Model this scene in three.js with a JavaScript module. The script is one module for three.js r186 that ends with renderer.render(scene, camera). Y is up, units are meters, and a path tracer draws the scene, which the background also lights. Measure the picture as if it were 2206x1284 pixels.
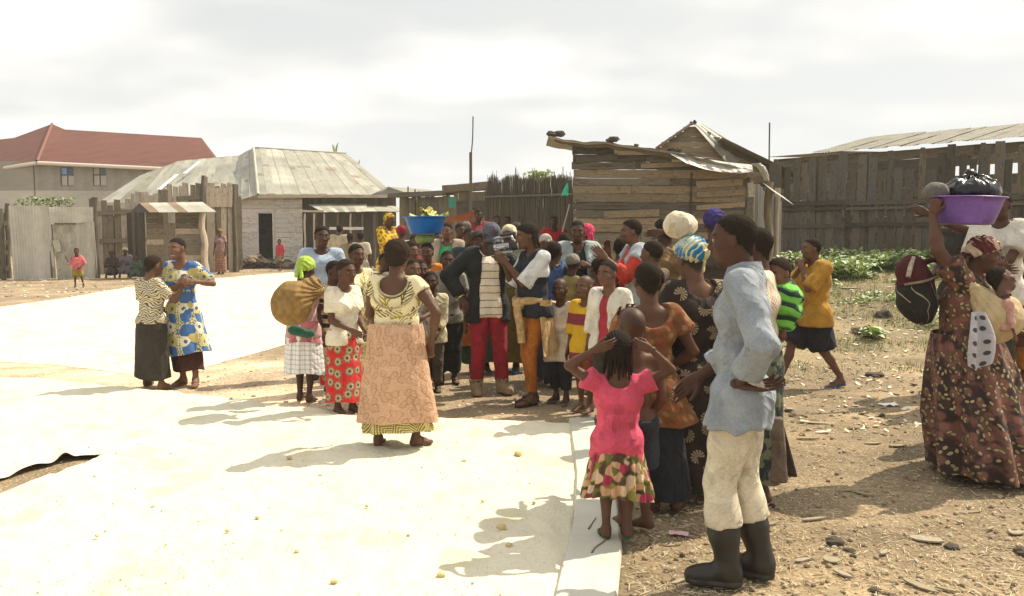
import * as THREE from 'three';
import { ImprovedNoise } from 'three/addons/math/ImprovedNoise.js';

// ------------------------------------------------------------ camera, sky, sun, exposure
const PW = 2206, PH = 1284, FOC = 1910, EYE = 1.6, HORIZON = 500;
const PITCH = Math.atan((PH / 2 - HORIZON) / FOC);
const scene = new THREE.Scene();
const camera = new THREE.PerspectiveCamera(2 * Math.atan(PH / 2 / FOC) * 180 / Math.PI, PW / PH, 0.1, 2000);
camera.position.set(0, EYE, 0);
camera.rotation.x = -PITCH;
const renderer = new THREE.WebGLRenderer({ antialias: true });
renderer.toneMapping = THREE.LinearToneMapping;
renderer.toneMappingExposure = 1.27;
renderer.shadowMap.enabled = true;

const SUN = new THREE.Vector3(0.53, 0.79, -0.33).normalize();
const sun = new THREE.DirectionalLight(new THREE.Color(1, 0.9, 0.72), 5);
sun.position.copy(SUN).multiplyScalar(60);
sun.castShadow = true;
sun.shadow.mapSize.set(4096, 4096);
Object.assign(sun.shadow.camera, { left: -30, right: 30, top: 30, bottom: -30, near: 1, far: 140 });
scene.add(sun); scene.add(sun.target);
scene.fog = new THREE.FogExp2(new THREE.Color(1, 0.96, 0.88), 0.0011);

const NZ = new ImprovedNoise();
const n3 = (x, y, z) => NZ.noise(x, y, z);
const fbm = (x, y, z, o = 4) => { let s = 0, a = 0.5, f = 1; for (let i = 0; i < o; i++) { s += a * n3(x * f, y * f, z * f + i * 7.3); a *= 0.5; f *= 2.03; } return s; };
const clamp = (x, a = 0, b = 1) => Math.min(b, Math.max(a, x));
const lerp = (a, b, t) => a + (b - a) * t;
const sstep = (a, b, x) => { const t = clamp((x - a) / (b - a)); return t * t * (3 - 2 * t); };
function rng(seed) { let a = seed >>> 0; return () => { a = (a + 0x6D2B79F5) | 0; let t = Math.imul(a ^ (a >>> 15), 1 | a); t = (t + Math.imul(t ^ (t >>> 7), 61 | t)) ^ t; return ((t ^ (t >>> 14)) >>> 0) / 4294967296; }; }

{ // a high thin overcast, brightest round the sun
  const w = 1024, h = 512, d = new Float32Array(w * h * 4);
  for (let j = 0; j < h; j++) for (let i = 0; i < w; i++) {
    const ph = (i + 0.5) / w * 2 * Math.PI - Math.PI, el = ((j + 0.5) / h - 0.5) * Math.PI;
    const x = Math.cos(el) * Math.cos(ph), z = Math.cos(el) * Math.sin(ph), y = Math.sin(el);
    const yy = Math.max(y, 0) + 0.16, cx = x / yy, cz = z / yy;
    const c = fbm(cx * 0.62 + 3.1, cz * 0.9 + 1.7, 0.5, 6) + 0.4 * fbm(cx * 1.9, cz * 2.8, 4.2, 5);
    const ang = Math.acos(clamp(x * SUN.x + y * SUN.y + z * SUN.z, -1, 1));
    const bright = 0.63 + 0.28 * sstep(-0.16, 0.34, c) + 0.42 * Math.exp(-ang * ang / 0.5);
    const cool = clamp(1 - sstep(-0.25, 0.3, c) - Math.exp(-ang * ang / 0.6));
    const lowmix = sstep(0.30, 0.0, y), o = (j * w + i) * 4, k = lerp(bright, Math.max(bright, 0.84), lowmix * 0.6);
    const dn = y < 0 ? 0.5 : 1;
    d[o] = k * dn * lerp(1.0, 0.93, cool); d[o + 1] = k * dn * lerp(0.98, 0.965, cool); d[o + 2] = k * dn * lerp(0.935, 0.965, cool); d[o + 3] = 1;
  }
  const t = new THREE.DataTexture(d, w, h, THREE.RGBAFormat, THREE.FloatType);
  t.mapping = THREE.EquirectangularReflectionMapping; t.magFilter = t.minFilter = THREE.LinearFilter; t.wrapS = THREE.RepeatWrapping; t.needsUpdate = true;
  scene.background = t; scene.environment = t;
}

// ------------------------------------------------------------ pixels to places
const V = (x, y, z) => new THREE.Vector3(x, y, z);
function ray(u, v) { const dx = (u - PW / 2) / FOC, dy = -(v - PH / 2) / FOC, c = Math.cos(PITCH), s = Math.sin(PITCH); return V(dx, dy * c - s, -dy * s - c); }
function at(u, v, D) { const r = ray(u, v), t = D / -r.z; return V(r.x * t, EYE + r.y * t, -D); }
function T(x, z) { const d = -z; return 1.02 * sstep(0.6, 5.5, x) * sstep(9.5, 21, d) ; }       // the ground climbs behind the shack
function ground(u, v) { const r = ray(u, v); let t = EYE / -r.y; const p = V(r.x * t, 0, r.z * t); return p; }

// ------------------------------------------------------------ things and parts
const taken = {};
const numbered = (n) => { const k = taken[n] = (taken[n] ?? -1) + 1; return k ? `${n}_${String(k).padStart(3, '0')}` : n; };
function tag(o, label, category, group, kind) { if (label) o.userData.label = label; if (category) o.userData.category = category; if (group) o.userData.group = group; if (kind) o.userData.kind = kind; return o; }
function shade(o) { o.castShadow = o.receiveShadow = true; return o; }
function thing(name, label, category, pos = [0, 0, 0], turn = 0, group) {
  const o = new THREE.Group(); o.name = numbered(name); o.position.set(...(pos.isVector3 ? pos.toArray() : pos)); o.rotation.y = turn; scene.add(o);
  return tag(o, label, category, group);
}
function mesh(name, geo, mat, parent) { const m = shade(new THREE.Mesh(geo, mat)); m.name = parent === scene ? numbered(name) : name; parent.add(m); return m; }

// ------------------------------------------------------------ geometry helpers
function geo(pos, idx, uv) {
  const g = new THREE.BufferGeometry();
  g.setAttribute('position', new THREE.BufferAttribute(pos instanceof Float32Array ? pos : new Float32Array(pos), 3));
  if (uv) g.setAttribute('uv', new THREE.BufferAttribute(uv instanceof Float32Array ? uv : new Float32Array(uv), 2));
  if (idx) g.setIndex(new THREE.BufferAttribute(idx instanceof Uint32Array ? idx : new Uint32Array(idx), 1));
  g.computeVertexNormals(); return g;
}
// surface nets over a signed distance
function nets(f, mn, mx, c) {
  const nx = Math.ceil((mx[0] - mn[0]) / c) + 2, ny = Math.ceil((mx[1] - mn[1]) / c) + 2, nz = Math.ceil((mx[2] - mn[2]) / c) + 2;
  const F = new Float32Array(nx * ny * nz), S = nx * ny, B = 4;
  for (let bz = 0; bz < nz; bz += B) for (let by = 0; by < ny; by += B) for (let bx = 0; bx < nx; bx += B) {
    const d = f(mn[0] + (bx + 1.5) * c, mn[1] + (by + 1.5) * c, mn[2] + (bz + 1.5) * c), skip = Math.abs(d) > c * B * 1.35 + 0.012;
    for (let k = bz; k < Math.min(nz, bz + B); k++) for (let j = by; j < Math.min(ny, by + B); j++) for (let i = bx; i < Math.min(nx, bx + B); i++)
      F[k * S + j * nx + i] = skip ? d : f(mn[0] + i * c, mn[1] + j * c, mn[2] + k * c);
  }
  const id = new Int32Array(nx * ny * nz).fill(-1), pos = [], idx = [];
  const off = [0, 1, nx, nx + 1, S, S + 1, S + nx, S + nx + 1], E = [[0, 1], [2, 3], [4, 5], [6, 7], [0, 2], [1, 3], [4, 6], [5, 7], [0, 4], [1, 5], [2, 6], [3, 7]];
  for (let k = 0; k < nz - 1; k++) for (let j = 0; j < ny - 1; j++) for (let i = 0; i < nx - 1; i++) {
    const o = k * S + j * nx + i; let m = 0;
    for (let q = 0; q < 8; q++) if (F[o + off[q]] < 0) m |= 1 << q;
    if (m === 0 || m === 255) continue;
    let x = 0, y = 0, z = 0, n = 0;
    for (const [a, b] of E) {
      if (((m >> a) & 1) === ((m >> b) & 1)) continue;
      const fa = F[o + off[a]], fb = F[o + off[b]], t = fa / (fa - fb);
      x += (a & 1) + ((b & 1) - (a & 1)) * t; y += ((a >> 1) & 1) + (((b >> 1) & 1) - ((a >> 1) & 1)) * t; z += (a >> 2) + ((b >> 2) - (a >> 2)) * t; n++;
    }
    id[o] = pos.length / 3; pos.push(mn[0] + (i + x / n) * c, mn[1] + (j + y / n) * c, mn[2] + (k + z / n) * c);
  }
  const quad = (a, b, e, g, flip) => { if (a < 0 || b < 0 || e < 0 || g < 0) return; if (flip) idx.push(a, e, b, a, g, e); else idx.push(a, b, e, a, e, g); };
  for (let k = 1; k < nz - 1; k++) for (let j = 1; j < ny - 1; j++) for (let i = 1; i < nx - 1; i++) {
    const o = k * S + j * nx + i, s = F[o] < 0;
    if (s !== F[o + 1] < 0) quad(id[o - nx - S], id[o - S], id[o], id[o - nx], !s);
    if (s !== F[o + nx] < 0) quad(id[o - S - 1], id[o - 1], id[o], id[o - S], !s);
    if (s !== F[o + S] < 0) quad(id[o - 1 - nx], id[o - nx], id[o], id[o - 1], !s);
  }
  return geo(pos, idx);
}
// uv in metres, each face seen from its main side
function boxUV(g) {
  const p = g.attributes.position.array, nr = g.attributes.normal.array, ix = g.index.array, P = [], N = [], U = [], I = [], map = new Map();
  for (let t = 0; t < ix.length; t += 3) {
    let ax = 0, ay = 0, az = 0;
    for (let q = 0; q < 3; q++) { ax += nr[ix[t + q] * 3]; ay += nr[ix[t + q] * 3 + 1]; az += nr[ix[t + q] * 3 + 2]; }
    const m = Math.abs(ax) > Math.abs(az) && Math.abs(ax) > Math.abs(ay) ? 0 : Math.abs(ay) > Math.abs(az) * 1.6 ? 1 : 2;
    for (let q = 0; q < 3; q++) {
      const i = ix[t + q], key = i * 3 + m; let e = map.get(key);
      if (e === undefined) {
        e = P.length / 3; map.set(key, e); const x = p[i * 3], y = p[i * 3 + 1], z = p[i * 3 + 2];
        P.push(x, y, z); N.push(nr[i * 3], nr[i * 3 + 1], nr[i * 3 + 2]);
        if (m === 0) U.push(z + 0.37, y); else if (m === 1) U.push(x, z + 0.71); else U.push(x, y);
      }
      I.push(e);
    }
  }
  const r = new THREE.BufferGeometry();
  r.setAttribute('position', new THREE.BufferAttribute(new Float32Array(P), 3)); r.setAttribute('normal', new THREE.BufferAttribute(new Float32Array(N), 3));
  r.setAttribute('uv', new THREE.BufferAttribute(new Float32Array(U), 2)); r.setIndex(new THREE.BufferAttribute(new Uint32Array(I), 1));
  return r;
}
// a sheet swept between two rows of points
function sheet(fn, nu, nv, uvScale = [1, 1], closed = false) {
  const P = [], U = [], I = [];
  for (let j = 0; j <= nv; j++) for (let i = 0; i <= nu; i++) { const p = fn(i / nu, j / nv); P.push(p[0], p[1], p[2]); U.push(p[3] ?? i / nu * uvScale[0], p[4] ?? j / nv * uvScale[1]); }
  for (let j = 0; j < nv; j++) for (let i = 0; i < nu; i++) { const a = j * (nu + 1) + i; I.push(a, a + 1, a + nu + 2, a, a + nu + 2, a + nu + 1); }
  const g = geo(P, I, U);
  if (closed) { const n = g.attributes.normal; for (let j = 0; j <= nv; j++) { const a = j * (nu + 1), b = a + nu, v = V(n.getX(a) + n.getX(b), n.getY(a) + n.getY(b), n.getZ(a) + n.getZ(b)).normalize(); n.setXYZ(a, v.x, v.y, v.z); n.setXYZ(b, v.x, v.y, v.z); } }
  return g;
}
function join(list) { // merge plain geometries with uv
  let nv = 0, ni = 0; for (const g of list) { nv += g.attributes.position.count; ni += g.index ? g.index.count : g.attributes.position.count; }
  const P = new Float32Array(nv * 3), N = new Float32Array(nv * 3), U = new Float32Array(nv * 2), I = new Uint32Array(ni); let a = 0, b = 0;
  for (const g of list) {
    P.set(g.attributes.position.array, a * 3); N.set(g.attributes.normal.array, a * 3); if (g.attributes.uv) U.set(g.attributes.uv.array, a * 2);
    if (g.index) for (let i = 0; i < g.index.count; i++) I[b + i] = g.index.array[i] + a; else for (let i = 0; i < g.attributes.position.count; i++) I[b + i] = i + a;
    b += g.index ? g.index.count : g.attributes.position.count; a += g.attributes.position.count;
  }
  const r = new THREE.BufferGeometry(); r.setAttribute('position', new THREE.BufferAttribute(P, 3)); r.setAttribute('normal', new THREE.BufferAttribute(N, 3)); r.setAttribute('uv', new THREE.BufferAttribute(U, 2)); r.setIndex(new THREE.BufferAttribute(I, 1)); return r;
}
const tube = (pts, r, seg = 12, rad = 6) => new THREE.TubeGeometry(new THREE.CatmullRomCurve3(pts.map((p) => p.isVector3 ? p : V(...p))), seg, r, rad, false);

// ------------------------------------------------------------ textures
const hash2 = (x, y, s) => { let h = Math.imul(x | 0, 374761393) + Math.imul(y | 0, 668265263) + Math.imul(s | 0, 1442695041); h = Math.imul(h ^ (h >>> 13), 1274126177); h ^= h >>> 16; return (h >>> 0) / 4294967296; };
function pn(u, v, per, s = 0) { // tiling value noise, u and v in 0..1
  const x = u * per, y = v * per, i = Math.floor(x), j = Math.floor(y), fx = x - i, fy = y - j, a = fx * fx * (3 - 2 * fx), b = fy * fy * (3 - 2 * fy), m = (q) => ((q % per) + per) % per;
  return lerp(lerp(hash2(m(i), m(j), s), hash2(m(i + 1), m(j), s), a), lerp(hash2(m(i), m(j + 1), s), hash2(m(i + 1), m(j + 1), s), a), b);
}
const pf = (u, v, per, s = 0, o = 4) => { let r = 0, a = 0.5; for (let i = 0; i < o; i++) { r += a * pn(u, v, per << i, s + i * 17); a *= 0.5; } return r / (1 - Math.pow(0.5, o)); };
const mix3 = (a, b, t) => [lerp(a[0], b[0], t), lerp(a[1], b[1], t), lerp(a[2], b[2], t)];
const hex = (h) => [(h >> 16) & 255, (h >> 8) & 255, h & 255];
function tex(w, h, fn, srgb = true) {
  const d = new Uint8Array(w * h * 4);
  for (let j = 0; j < h; j++) for (let i = 0; i < w; i++) { const c = fn((i + 0.5) / w, (j + 0.5) / h), o = (j * w + i) * 4; d[o] = clamp(c[0], 0, 255); d[o + 1] = clamp(c[1], 0, 255); d[o + 2] = clamp(c[2], 0, 255); d[o + 3] = 255; }
  const t = new THREE.DataTexture(d, w, h); t.wrapS = t.wrapT = THREE.RepeatWrapping; t.magFilter = THREE.LinearFilter; t.minFilter = THREE.LinearMipmapLinearFilter; t.generateMipmaps = true;
  if (srgb) t.colorSpace = THREE.SRGBColorSpace; t.needsUpdate = true; return t;
}
const grey = (x) => [x * 255, x * 255, x * 255];
const std = (o) => new THREE.MeshStandardMaterial({ side: THREE.DoubleSide, ...o });
const lin = (r, g, b) => new THREE.Color().setRGB(r, g, b);

// ------------------------------------------------------------ shared materials
const grainTex = [0, 1].map((s) => tex(512, 128, (u, v) => {
  const a = pf(u, v, 4, 3 + s, 3), st = pn(u * 1, v, 64, 9 + s) * 0.5 + pn((u * 4) % 1, v, 32, 19 + s) * 0.5, fine = 0.6 * pn(u * 0.25, v, 128, 5 + s) + 0.4 * pn(u, v, 128, 6 + s);
  const ring = Math.abs(Math.sin((v * 9 + a * 3.5 + 0.6 * pn(u, v, 2, s)) * Math.PI));
  const k = 0.64 + 0.24 * fine + 0.16 * st + 0.05 * ring * ring; const dark = pf(u, v, 8, 40 + s, 3) > 0.68 ? 0.86 : 1; const g = k * dark * 200;
  return [g * (1.0 + 0.08 * (a - 0.5)), g * (0.97), g * (0.92 - 0.1 * (a - 0.5))];
}));
const paleGrain = tex(512, 128, (u, v) => { const a = pf(u, v, 4, 13, 3), fine = 0.6 * pn(u * 0.25, v, 128, 15) + 0.4 * pn(u, v, 128, 16), st = pn(u, v, 64, 29), k = (0.78 + 0.16 * fine + 0.12 * st) * (pf(u, v, 8, 48, 3) > 0.66 ? 0.88 : 1) * 238; return [k, k * (0.975 - 0.02 * a), k * (0.935 - 0.05 * (a - 0.5))]; });
const grainBump = tex(256, 64, (u, v) => grey(0.5 * pn(u * 0.5, v, 64, 5) + 0.5 * pn(u, v, 16, 8)), false);
const woodTint = [[0.44, 0.37, 0.265], [0.32, 0.275, 0.20], [0.56, 0.45, 0.30], [0.24, 0.215, 0.17], [0.68, 0.53, 0.36], [0.42, 0.38, 0.31]];
const wood = woodTint.map((c, i) => std({ map: grainTex[i % 2], color: lin(...c), roughness: 0.92, bumpMap: grainBump, bumpScale: 0.004 }));
const paleWood = [[0.62, 0.56, 0.46], [0.55, 0.49, 0.40], [0.66, 0.58, 0.46]].map((c, i) => std({ map: paleGrain, color: lin(...c), roughness: 0.92, bumpMap: grainBump, bumpScale: 0.004 }));
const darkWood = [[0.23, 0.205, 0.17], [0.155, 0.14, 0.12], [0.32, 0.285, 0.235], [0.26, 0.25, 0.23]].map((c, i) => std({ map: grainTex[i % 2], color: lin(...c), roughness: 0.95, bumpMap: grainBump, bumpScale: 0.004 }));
const paintWood = [[0.86, 0.86, 0.83], [0.78, 0.79, 0.77], [0.90, 0.89, 0.84]].map((c, i) => std({ map: paleGrain, color: lin(...c), roughness: 0.9, bumpMap: grainBump, bumpScale: 0.003 }));
const zincTex = tex(256, 256, (u, v) => { const a = pf(u, v, 4, 61, 5), r = sstep(0.60, 0.8, pf(u, v, 6, 77, 4)), k = 150 + 75 * a + 14 * (pn(u, v * 0.2, 64, 3) - 0.5); return mix3([k, k * 0.985, k * 0.93], [k * 0.72, k * 0.58, k * 0.45], r * 0.55); });
const zinc = [[0.74, 0.735, 0.68], [0.66, 0.655, 0.61], [0.84, 0.83, 0.77], [0.52, 0.50, 0.45], [0.42, 0.32, 0.24]].map((c) => std({ map: zincTex, color: lin(...c), roughness: 0.6, metalness: 0.12 }));
const rust = std({ map: zincTex, color: lin(0.42, 0.30, 0.21), roughness: 0.8, metalness: 0.1 });
const voidMat = std({ map: grainTex[0], color: lin(0.34, 0.28, 0.21), roughness: 1 });
function room(parent, x, y, z, w, h, d, name = 'room') { const g = new THREE.BoxGeometry(w, h, d); g.setIndex(Array.from(g.index.array).filter((q, i) => Math.floor(i / 6) !== 4)); const m = mesh(name, g, voidMat, parent); m.position.set(x, y, z - d / 2); return m; }
const plasterTex = tex(256, 256, (u, v) => { const a = pf(u, v, 3, 5, 5), b = pn(u, v, 96, 8); const k = 0.82 + 0.22 * (a - 0.5) + 0.08 * b; return [k * 222, k * 218, k * 208]; });

function unitPlank(seed) { // 1 x 1 x 1, long in x, with worn ends and wavering edges
  const R = rng(seed), g = new THREE.BoxGeometry(1, 1, 1, 6, 1, 1), p = g.attributes.position, key = {};
  for (let i = 0; i < p.count; i++) {
    const k = [p.getX(i), p.getY(i), p.getZ(i)].map((q) => q.toFixed(2)).join(); key[k] ??= [(R() - 0.5), (R() - 0.5), (R() - 0.5)];
    const e = key[k], end = Math.abs(p.getX(i)) > 0.49;
    p.setXYZ(i, p.getX(i) + (end ? e[0] * 0.012 : 0), p.getY(i) + e[1] * 0.09, p.getZ(i) + e[2] * 0.2);
  }
  const uv = g.attributes.uv, o = R(); for (let i = 0; i < uv.count; i++) uv.setX(i, uv.getX(i) * 0.9 + o);
  for (let i = 0; i < uv.count; i++) uv.setY(i, (g.attributes.position.getY(i) + 0.5) * 0.28 + o * 3.7 % 1);
  g.computeVertexNormals(); return g;
}
const plankGeo = [1, 2, 3, 4, 5].map(unitPlank);
const RP = rng(99);
function plank(parent, x, y, z, len, w, th, mats, { vert = false, tilt = 0, name = 'plank', mat } = {}) {
  const m = mesh(name, plankGeo[Math.floor(RP() * plankGeo.length)], mat ?? mats[Math.floor(RP() * mats.length)], parent);
  m.position.set(x, y, z); m.scale.set(len, w, th); m.rotation.z = (vert ? Math.PI / 2 : 0) + tilt; return m;
}
const poleGeo = [0, 1].map((s) => { const g = new THREE.CylinderGeometry(0.42, 0.5, 1, 8, 8), p = g.attributes.position; for (let i = 0; i < p.count; i++) { const y = p.getY(i), a = n3(y * 3, s * 5, 0.3) * 0.35, b = n3(y * 3, s * 5, 7.3) * 0.35; p.setX(i, p.getX(i) + a); p.setZ(i, p.getZ(i) + b); } g.computeVertexNormals(); return g; });
function pole(parent, x, y0, z, h, r, mat, name = 'post', lean = 0) { const m = mesh(name, poleGeo[Math.floor(RP() * 2)], mat, parent); m.position.set(x + lean * h / 2, y0 + h / 2, z); m.scale.set(r * 2, h, r * 2); m.rotation.z = -Math.atan(lean); return m; }
// corrugated sheet, 1 m unit: x across the waves (length w), y along, built to size
function corrugated(w, h, wave = 0.09, amp = 0.014, seed = 0) {
  const nu = Math.round(w / wave) * 6, nv = 4;
  return sheet((a, b) => { const x = a * w, y = b * h; return [x, y + 0.02 * n3(x * 2, seed, 3) * (b < 0.5 ? 1 : -1), amp * Math.sin(x / wave * 2 * Math.PI) + 0.03 * n3(x * 0.8, y * 0.8, seed + 0.5), x * 0.9 + seed * 0.37, y * 0.9 + seed * 0.21]; }, nu, nv);
}
function wallAB(name, label, category, A, B, group) { // a group whose x runs along the wall, z points out of it
  const th = Math.atan2(-(B.z - A.z), B.x - A.x), g = thing(name, label, category, A, th, group); g.userData.W = undefined; delete g.userData.W; g.W = Math.hypot(B.x - A.x, B.z - A.z); return g;
}
function hit(g, u, v, z = 0) { // where a pixel's ray meets the plane z of a wall, in the wall's own metres
  const r = ray(u, v), th = g.rotation.y, c = Math.cos(th), s = Math.sin(th), o = V(-g.position.x, EYE - g.position.y, -g.position.z);
  const L = (q) => V(q.x * c - q.z * s, q.y, q.x * s + q.z * c), lo = L(o), lr = L(r), t = (z - lo.z) / lr.z; return V(lo.x + lr.x * t, lo.y + lr.y * t, z);
}
function quadStrips(parent, a, b, c, d, n, mats, name, thick = 0.02, jit = 0.012) { // a-b upper edge, d-c lower edge: n sheets side by side
  const R = rng(n * 7 + 1), nrm = V().copy(b).sub(a).cross(V().copy(d).sub(a)).normalize(); if (nrm.y < 0) nrm.negate();
  for (let i = 0; i < n; i++) {
    const t0 = i / n, t1 = (i + 1) / n + (i < n - 1 ? 0.06 / n : 0), h = jit * (i % 2) + R() * 0.006;
    const q = (p, e, t, up) => V().copy(p).lerp(e, t).addScaledVector(nrm, h + up), L = V().copy(a).distanceTo(d), W = a.distanceTo(b) / n;
    const top = [q(a, b, t0, 0), q(a, b, t1, 0), q(d, c, t1, 0), q(d, c, t0, 0)], bot = [q(a, b, t0, -thick), q(a, b, t1, -thick), q(d, c, t1, -thick), q(d, c, t0, -thick)];
    const P = [], U = [], I = []; const face = (k) => { const o = P.length / 3; for (const p of k) P.push(p.x, p.y, p.z); const s = R() * 3; U.push(s, L * 0.3, s + W * 0.3, L * 0.3, s + W * 0.3, 0, s, 0); I.push(o, o + 1, o + 2, o, o + 2, o + 3); };
    face(top); face(bot); for (let e = 0; e < 4; e++) face([top[e], top[(e + 1) % 4], bot[(e + 1) % 4], bot[e]]);
    mesh(name, geo(P, I, U), mats[Math.floor(R() * mats.length)], parent);
  }
}
const toLocal = (g, p) => V(p.x - g.position.x, p.y - g.position.y, p.z - g.position.z).applyAxisAngle(V(0, 1, 0), -g.rotation.y);

// ------------------------------------------------------------ ground
const dirtTex = tex(1024, 1024, (u, v) => {
  const a = pf(u, v, 4, 1, 6), b = pn(u, v, 256, 7), c = pn(u, v, 128, 12), d = pf(u, v, 24, 33, 3);
  let k = 0.74 + 0.42 * (a - 0.5) + 0.16 * (b - 0.5) + 0.14 * (d - 0.5); let col = [k * 211, k * 184, k * 143];
  if (b > 0.93) col = mix3(col, [238, 220, 180], 0.65); else if (c > 0.955) col = mix3(col, [110, 92, 68], 0.5);
  if (hash2(Math.floor(u * 340), Math.floor(v * 340), 4) > 0.985) col = mix3(col, [245, 230, 195], 0.7);
  return col;
});
const dirtBump = tex(512, 512, (u, v) => grey(0.55 * pf(u, v, 16, 2, 4) + 0.45 * pn(u, v, 128, 3)), false);
const inv = (t, r) => { t.repeat.set(1 / r, 1 / r); return t; };
inv(dirtTex, 3.1); inv(dirtBump, 1.7);
const dirt = std({ map: dirtTex, bumpMap: dirtBump, bumpScale: 0.018, roughness: 1, vertexColors: true });
const bumpy = (x, z) => { const near = sstep(14, 6, -z); return T(x, z) + near * (0.018 * fbm(x * 2.2, 0.3, z * 2.2, 3) + 0.012 * n3(x * 7, 2, z * 7)) + 0.03 * fbm(x * 0.35, 5, z * 0.35, 2); };
{
  const xs = [], zs = []; for (let i = -150; i <= 150; i++) xs.push(Math.sign(i) * (Math.abs(i) * 0.035 + Math.pow(Math.abs(i) / 150, 4) * 190) + 0.8);
  for (let j = 0; j <= 330; j++) zs.push(4 - j * 0.045 - Math.pow(j / 330, 5) * 330);
  const P = [], U = [], I = [], C = [], n = xs.length;
  for (const z of zs) for (const x of xs) {
    P.push(x, bumpy(x, z) - 0.03, z); U.push(x, z);
    const m = fbm(x * 0.23, 1, z * 0.23, 3), w = 0.95 + 0.35 * m; let dusty = sstep(1.2, -1.5, x + 0.5 * m) * 0.16; const humus = sstep(0.5, 4, x) * sstep(9, 12, -z) * (0.22 + 0.5 * fbm(x * 0.8, 9, z * 0.8, 3));
    const fl = sstep(-0.6, -2.2, x + 0.8 * m) * sstep(6.6, 7.4, -z) * sstep(12, 10.6, -z) * (0.55 + 1.2 * fbm(x * 1.3, 4, z * 2.6, 4)) * 1.7; dusty += Math.max(0, fl); C.push(w * (0.80 + dusty) * (1 - humus * 0.45), w * (0.79 + dusty) * (1 - humus * 0.3), w * (0.79 + dusty * 1.2) * (1 - humus * 0.6));
  }
  for (let j = 0; j < zs.length - 1; j++) for (let i = 0; i < n - 1; i++) { const a = j * n + i; I.push(a, a + 1, a + n + 1, a, a + n + 1, a + n); }
  const g = geo(P, I, U); g.setAttribute('color', new THREE.BufferAttribute(new Float32Array(C), 3));
  tag(mesh('ground', g, dirt, scene), null, null, null, 'structure');
}
const gy = (x, z) => bumpy(x, z) - 0.03;

// ------------------------------------------------------------ tarpaulins with flour spread to dry
const flourTex = tex(1024, 1024, (u, v) => { const a = pf(u, v, 5, 21, 6), b = pn(u, v, 200, 22), k = 0.93 + 0.07 * a + 0.03 * (b - 0.5), w = sstep(0.55, 0.75, pf(u, v, 9, 50, 4)); let c = mix3([k * 222, k * 214, k * 188], [k * 214, k * 203, k * 168], w * 0.8); if (hash2(Math.floor(u * 300), Math.floor(v * 300), 9) > 0.994) c = mix3(c, [205, 185, 140], 0.6); return c; });
const flourBump = tex(512, 512, (u, v) => grey(0.6 * pf(u, v, 10, 31, 5) + 0.4 * pn(u, v, 128, 5)), false);
inv(flourTex, 2.7); inv(flourBump, 1.3);
const flourMat = std({ map: flourTex, bumpMap: flourBump, bumpScale: 0.010, roughness: 1 });
const tarpTex = tex(256, 256, (u, v) => { const w = 0.5 + 0.5 * Math.sin(u * 2 * Math.PI * 60), a = pf(u, v, 4, 2, 5); const k = 0.92 + 0.015 * w + 0.12 * (a - 0.5); return [k * 214, k * 210, k * 192]; });
const tarpMat = std({ map: tarpTex, roughness: 0.6 });
const pline = (pts, t) => { const L = []; let s = 0; for (let i = 1; i < pts.length; i++) { s += pts[i].distanceTo(pts[i - 1]); L.push(s); } const q = t * s; let i = 0; while (i < L.length - 1 && L[i] < q) i++; const a = i ? L[i - 1] : 0; return V().copy(pts[i]).lerp(pts[i + 1], clamp((q - a) / Math.max(1e-6, L[i] - a))); };
function tarp(label, farPx, nearPx, nu, nv, edge, seed) {
  const F = farPx.map(([u, v]) => ground(u, v)), N = nearPx.map(([u, v]) => ground(u, v));
  const P0 = (a, b) => { const p = pline(F, a).lerp(pline(N, a), b); p.x += 0.03 * n3(p.z * 1.4, seed, 1) ; p.z += 0.03 * n3(p.x * 1.4, seed, 5); return p; };
  const t = thing('tarpaulin', label, 'tarpaulin', [0, 0, 0]);
  const hem = (a, b) => Math.min(a, 1 - a, b, 1 - b);
  mesh('sheet', sheet((a, b) => { const p = P0(a, b); const up = edge(a, b, p); return [p.x, gy(p.x, p.z) + 0.012 + up - (hem(a, b) <= 0 && up < 0.005 ? 0.05 : 0), p.z, p.x, p.z]; }, nu, nv), tarpMat, t);
  const fl = tag(mesh('flour', sheet((a0, b0) => {
    const a = lerp(0.004, 0.996, a0), b = lerp(0.012, 0.988, b0), p = P0(a, b), e = hem(a0, b0);
    const h = 0.026 + 0.026 * fbm(p.x * 1.3, seed, p.z * 1.3, 3) + 0.014 * n3(p.x * 6, seed, p.z * 6) + 0.006 * n3(p.x * 17, seed, p.z * 17);
    const lip = e <= 0 ? -0.012 : Math.min(1, e * 30) * h;
    return [p.x, gy(p.x, p.z) + 0.016 + edge(a, b, p) + lip, p.z, p.x, p.z];
  }, nu, nv), flourMat, scene), 'white flour spread out to dry on ' + label.replace(/^(\w+ )?/, (m) => 'the ' + m), 'flour', null, 'stuff');
  return t;
}
const zero = () => 0;
tarp('long white tarpaulin along the dirt path by the metal gate', [[-60, 668], [140, 640], [280, 616], [460, 598], [640, 584], [760, 578]], [[-60, 772], [120, 786], [260, 806], [440, 793], [640, 737], [820, 722]], 150, 60, zero, 2.2);
const rise = (a, b) => sstep(0.93, 1, b) * (0.05 * sstep(0.34, 0.16, a) * (0.6 + 0.4 * Math.sin(a * 40)) + 0.06 * Math.exp(-Math.pow((a - 0.27) / 0.02, 2)) + 0.024 * sstep(0.24, 0.34, a));
tarp('white tarpaulin with a curled muddy hem lifting off the ground', [[-80, 803], [120, 815], [300, 836], [450, 851], [640, 880], [745, 892]], [[-80, 1063], [0, 1030], [90, 1002], [170, 982], [230, 978], [330, 948], [430, 925], [600, 905], [720, 897]], 160, 70, rise, 5.1);
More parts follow.
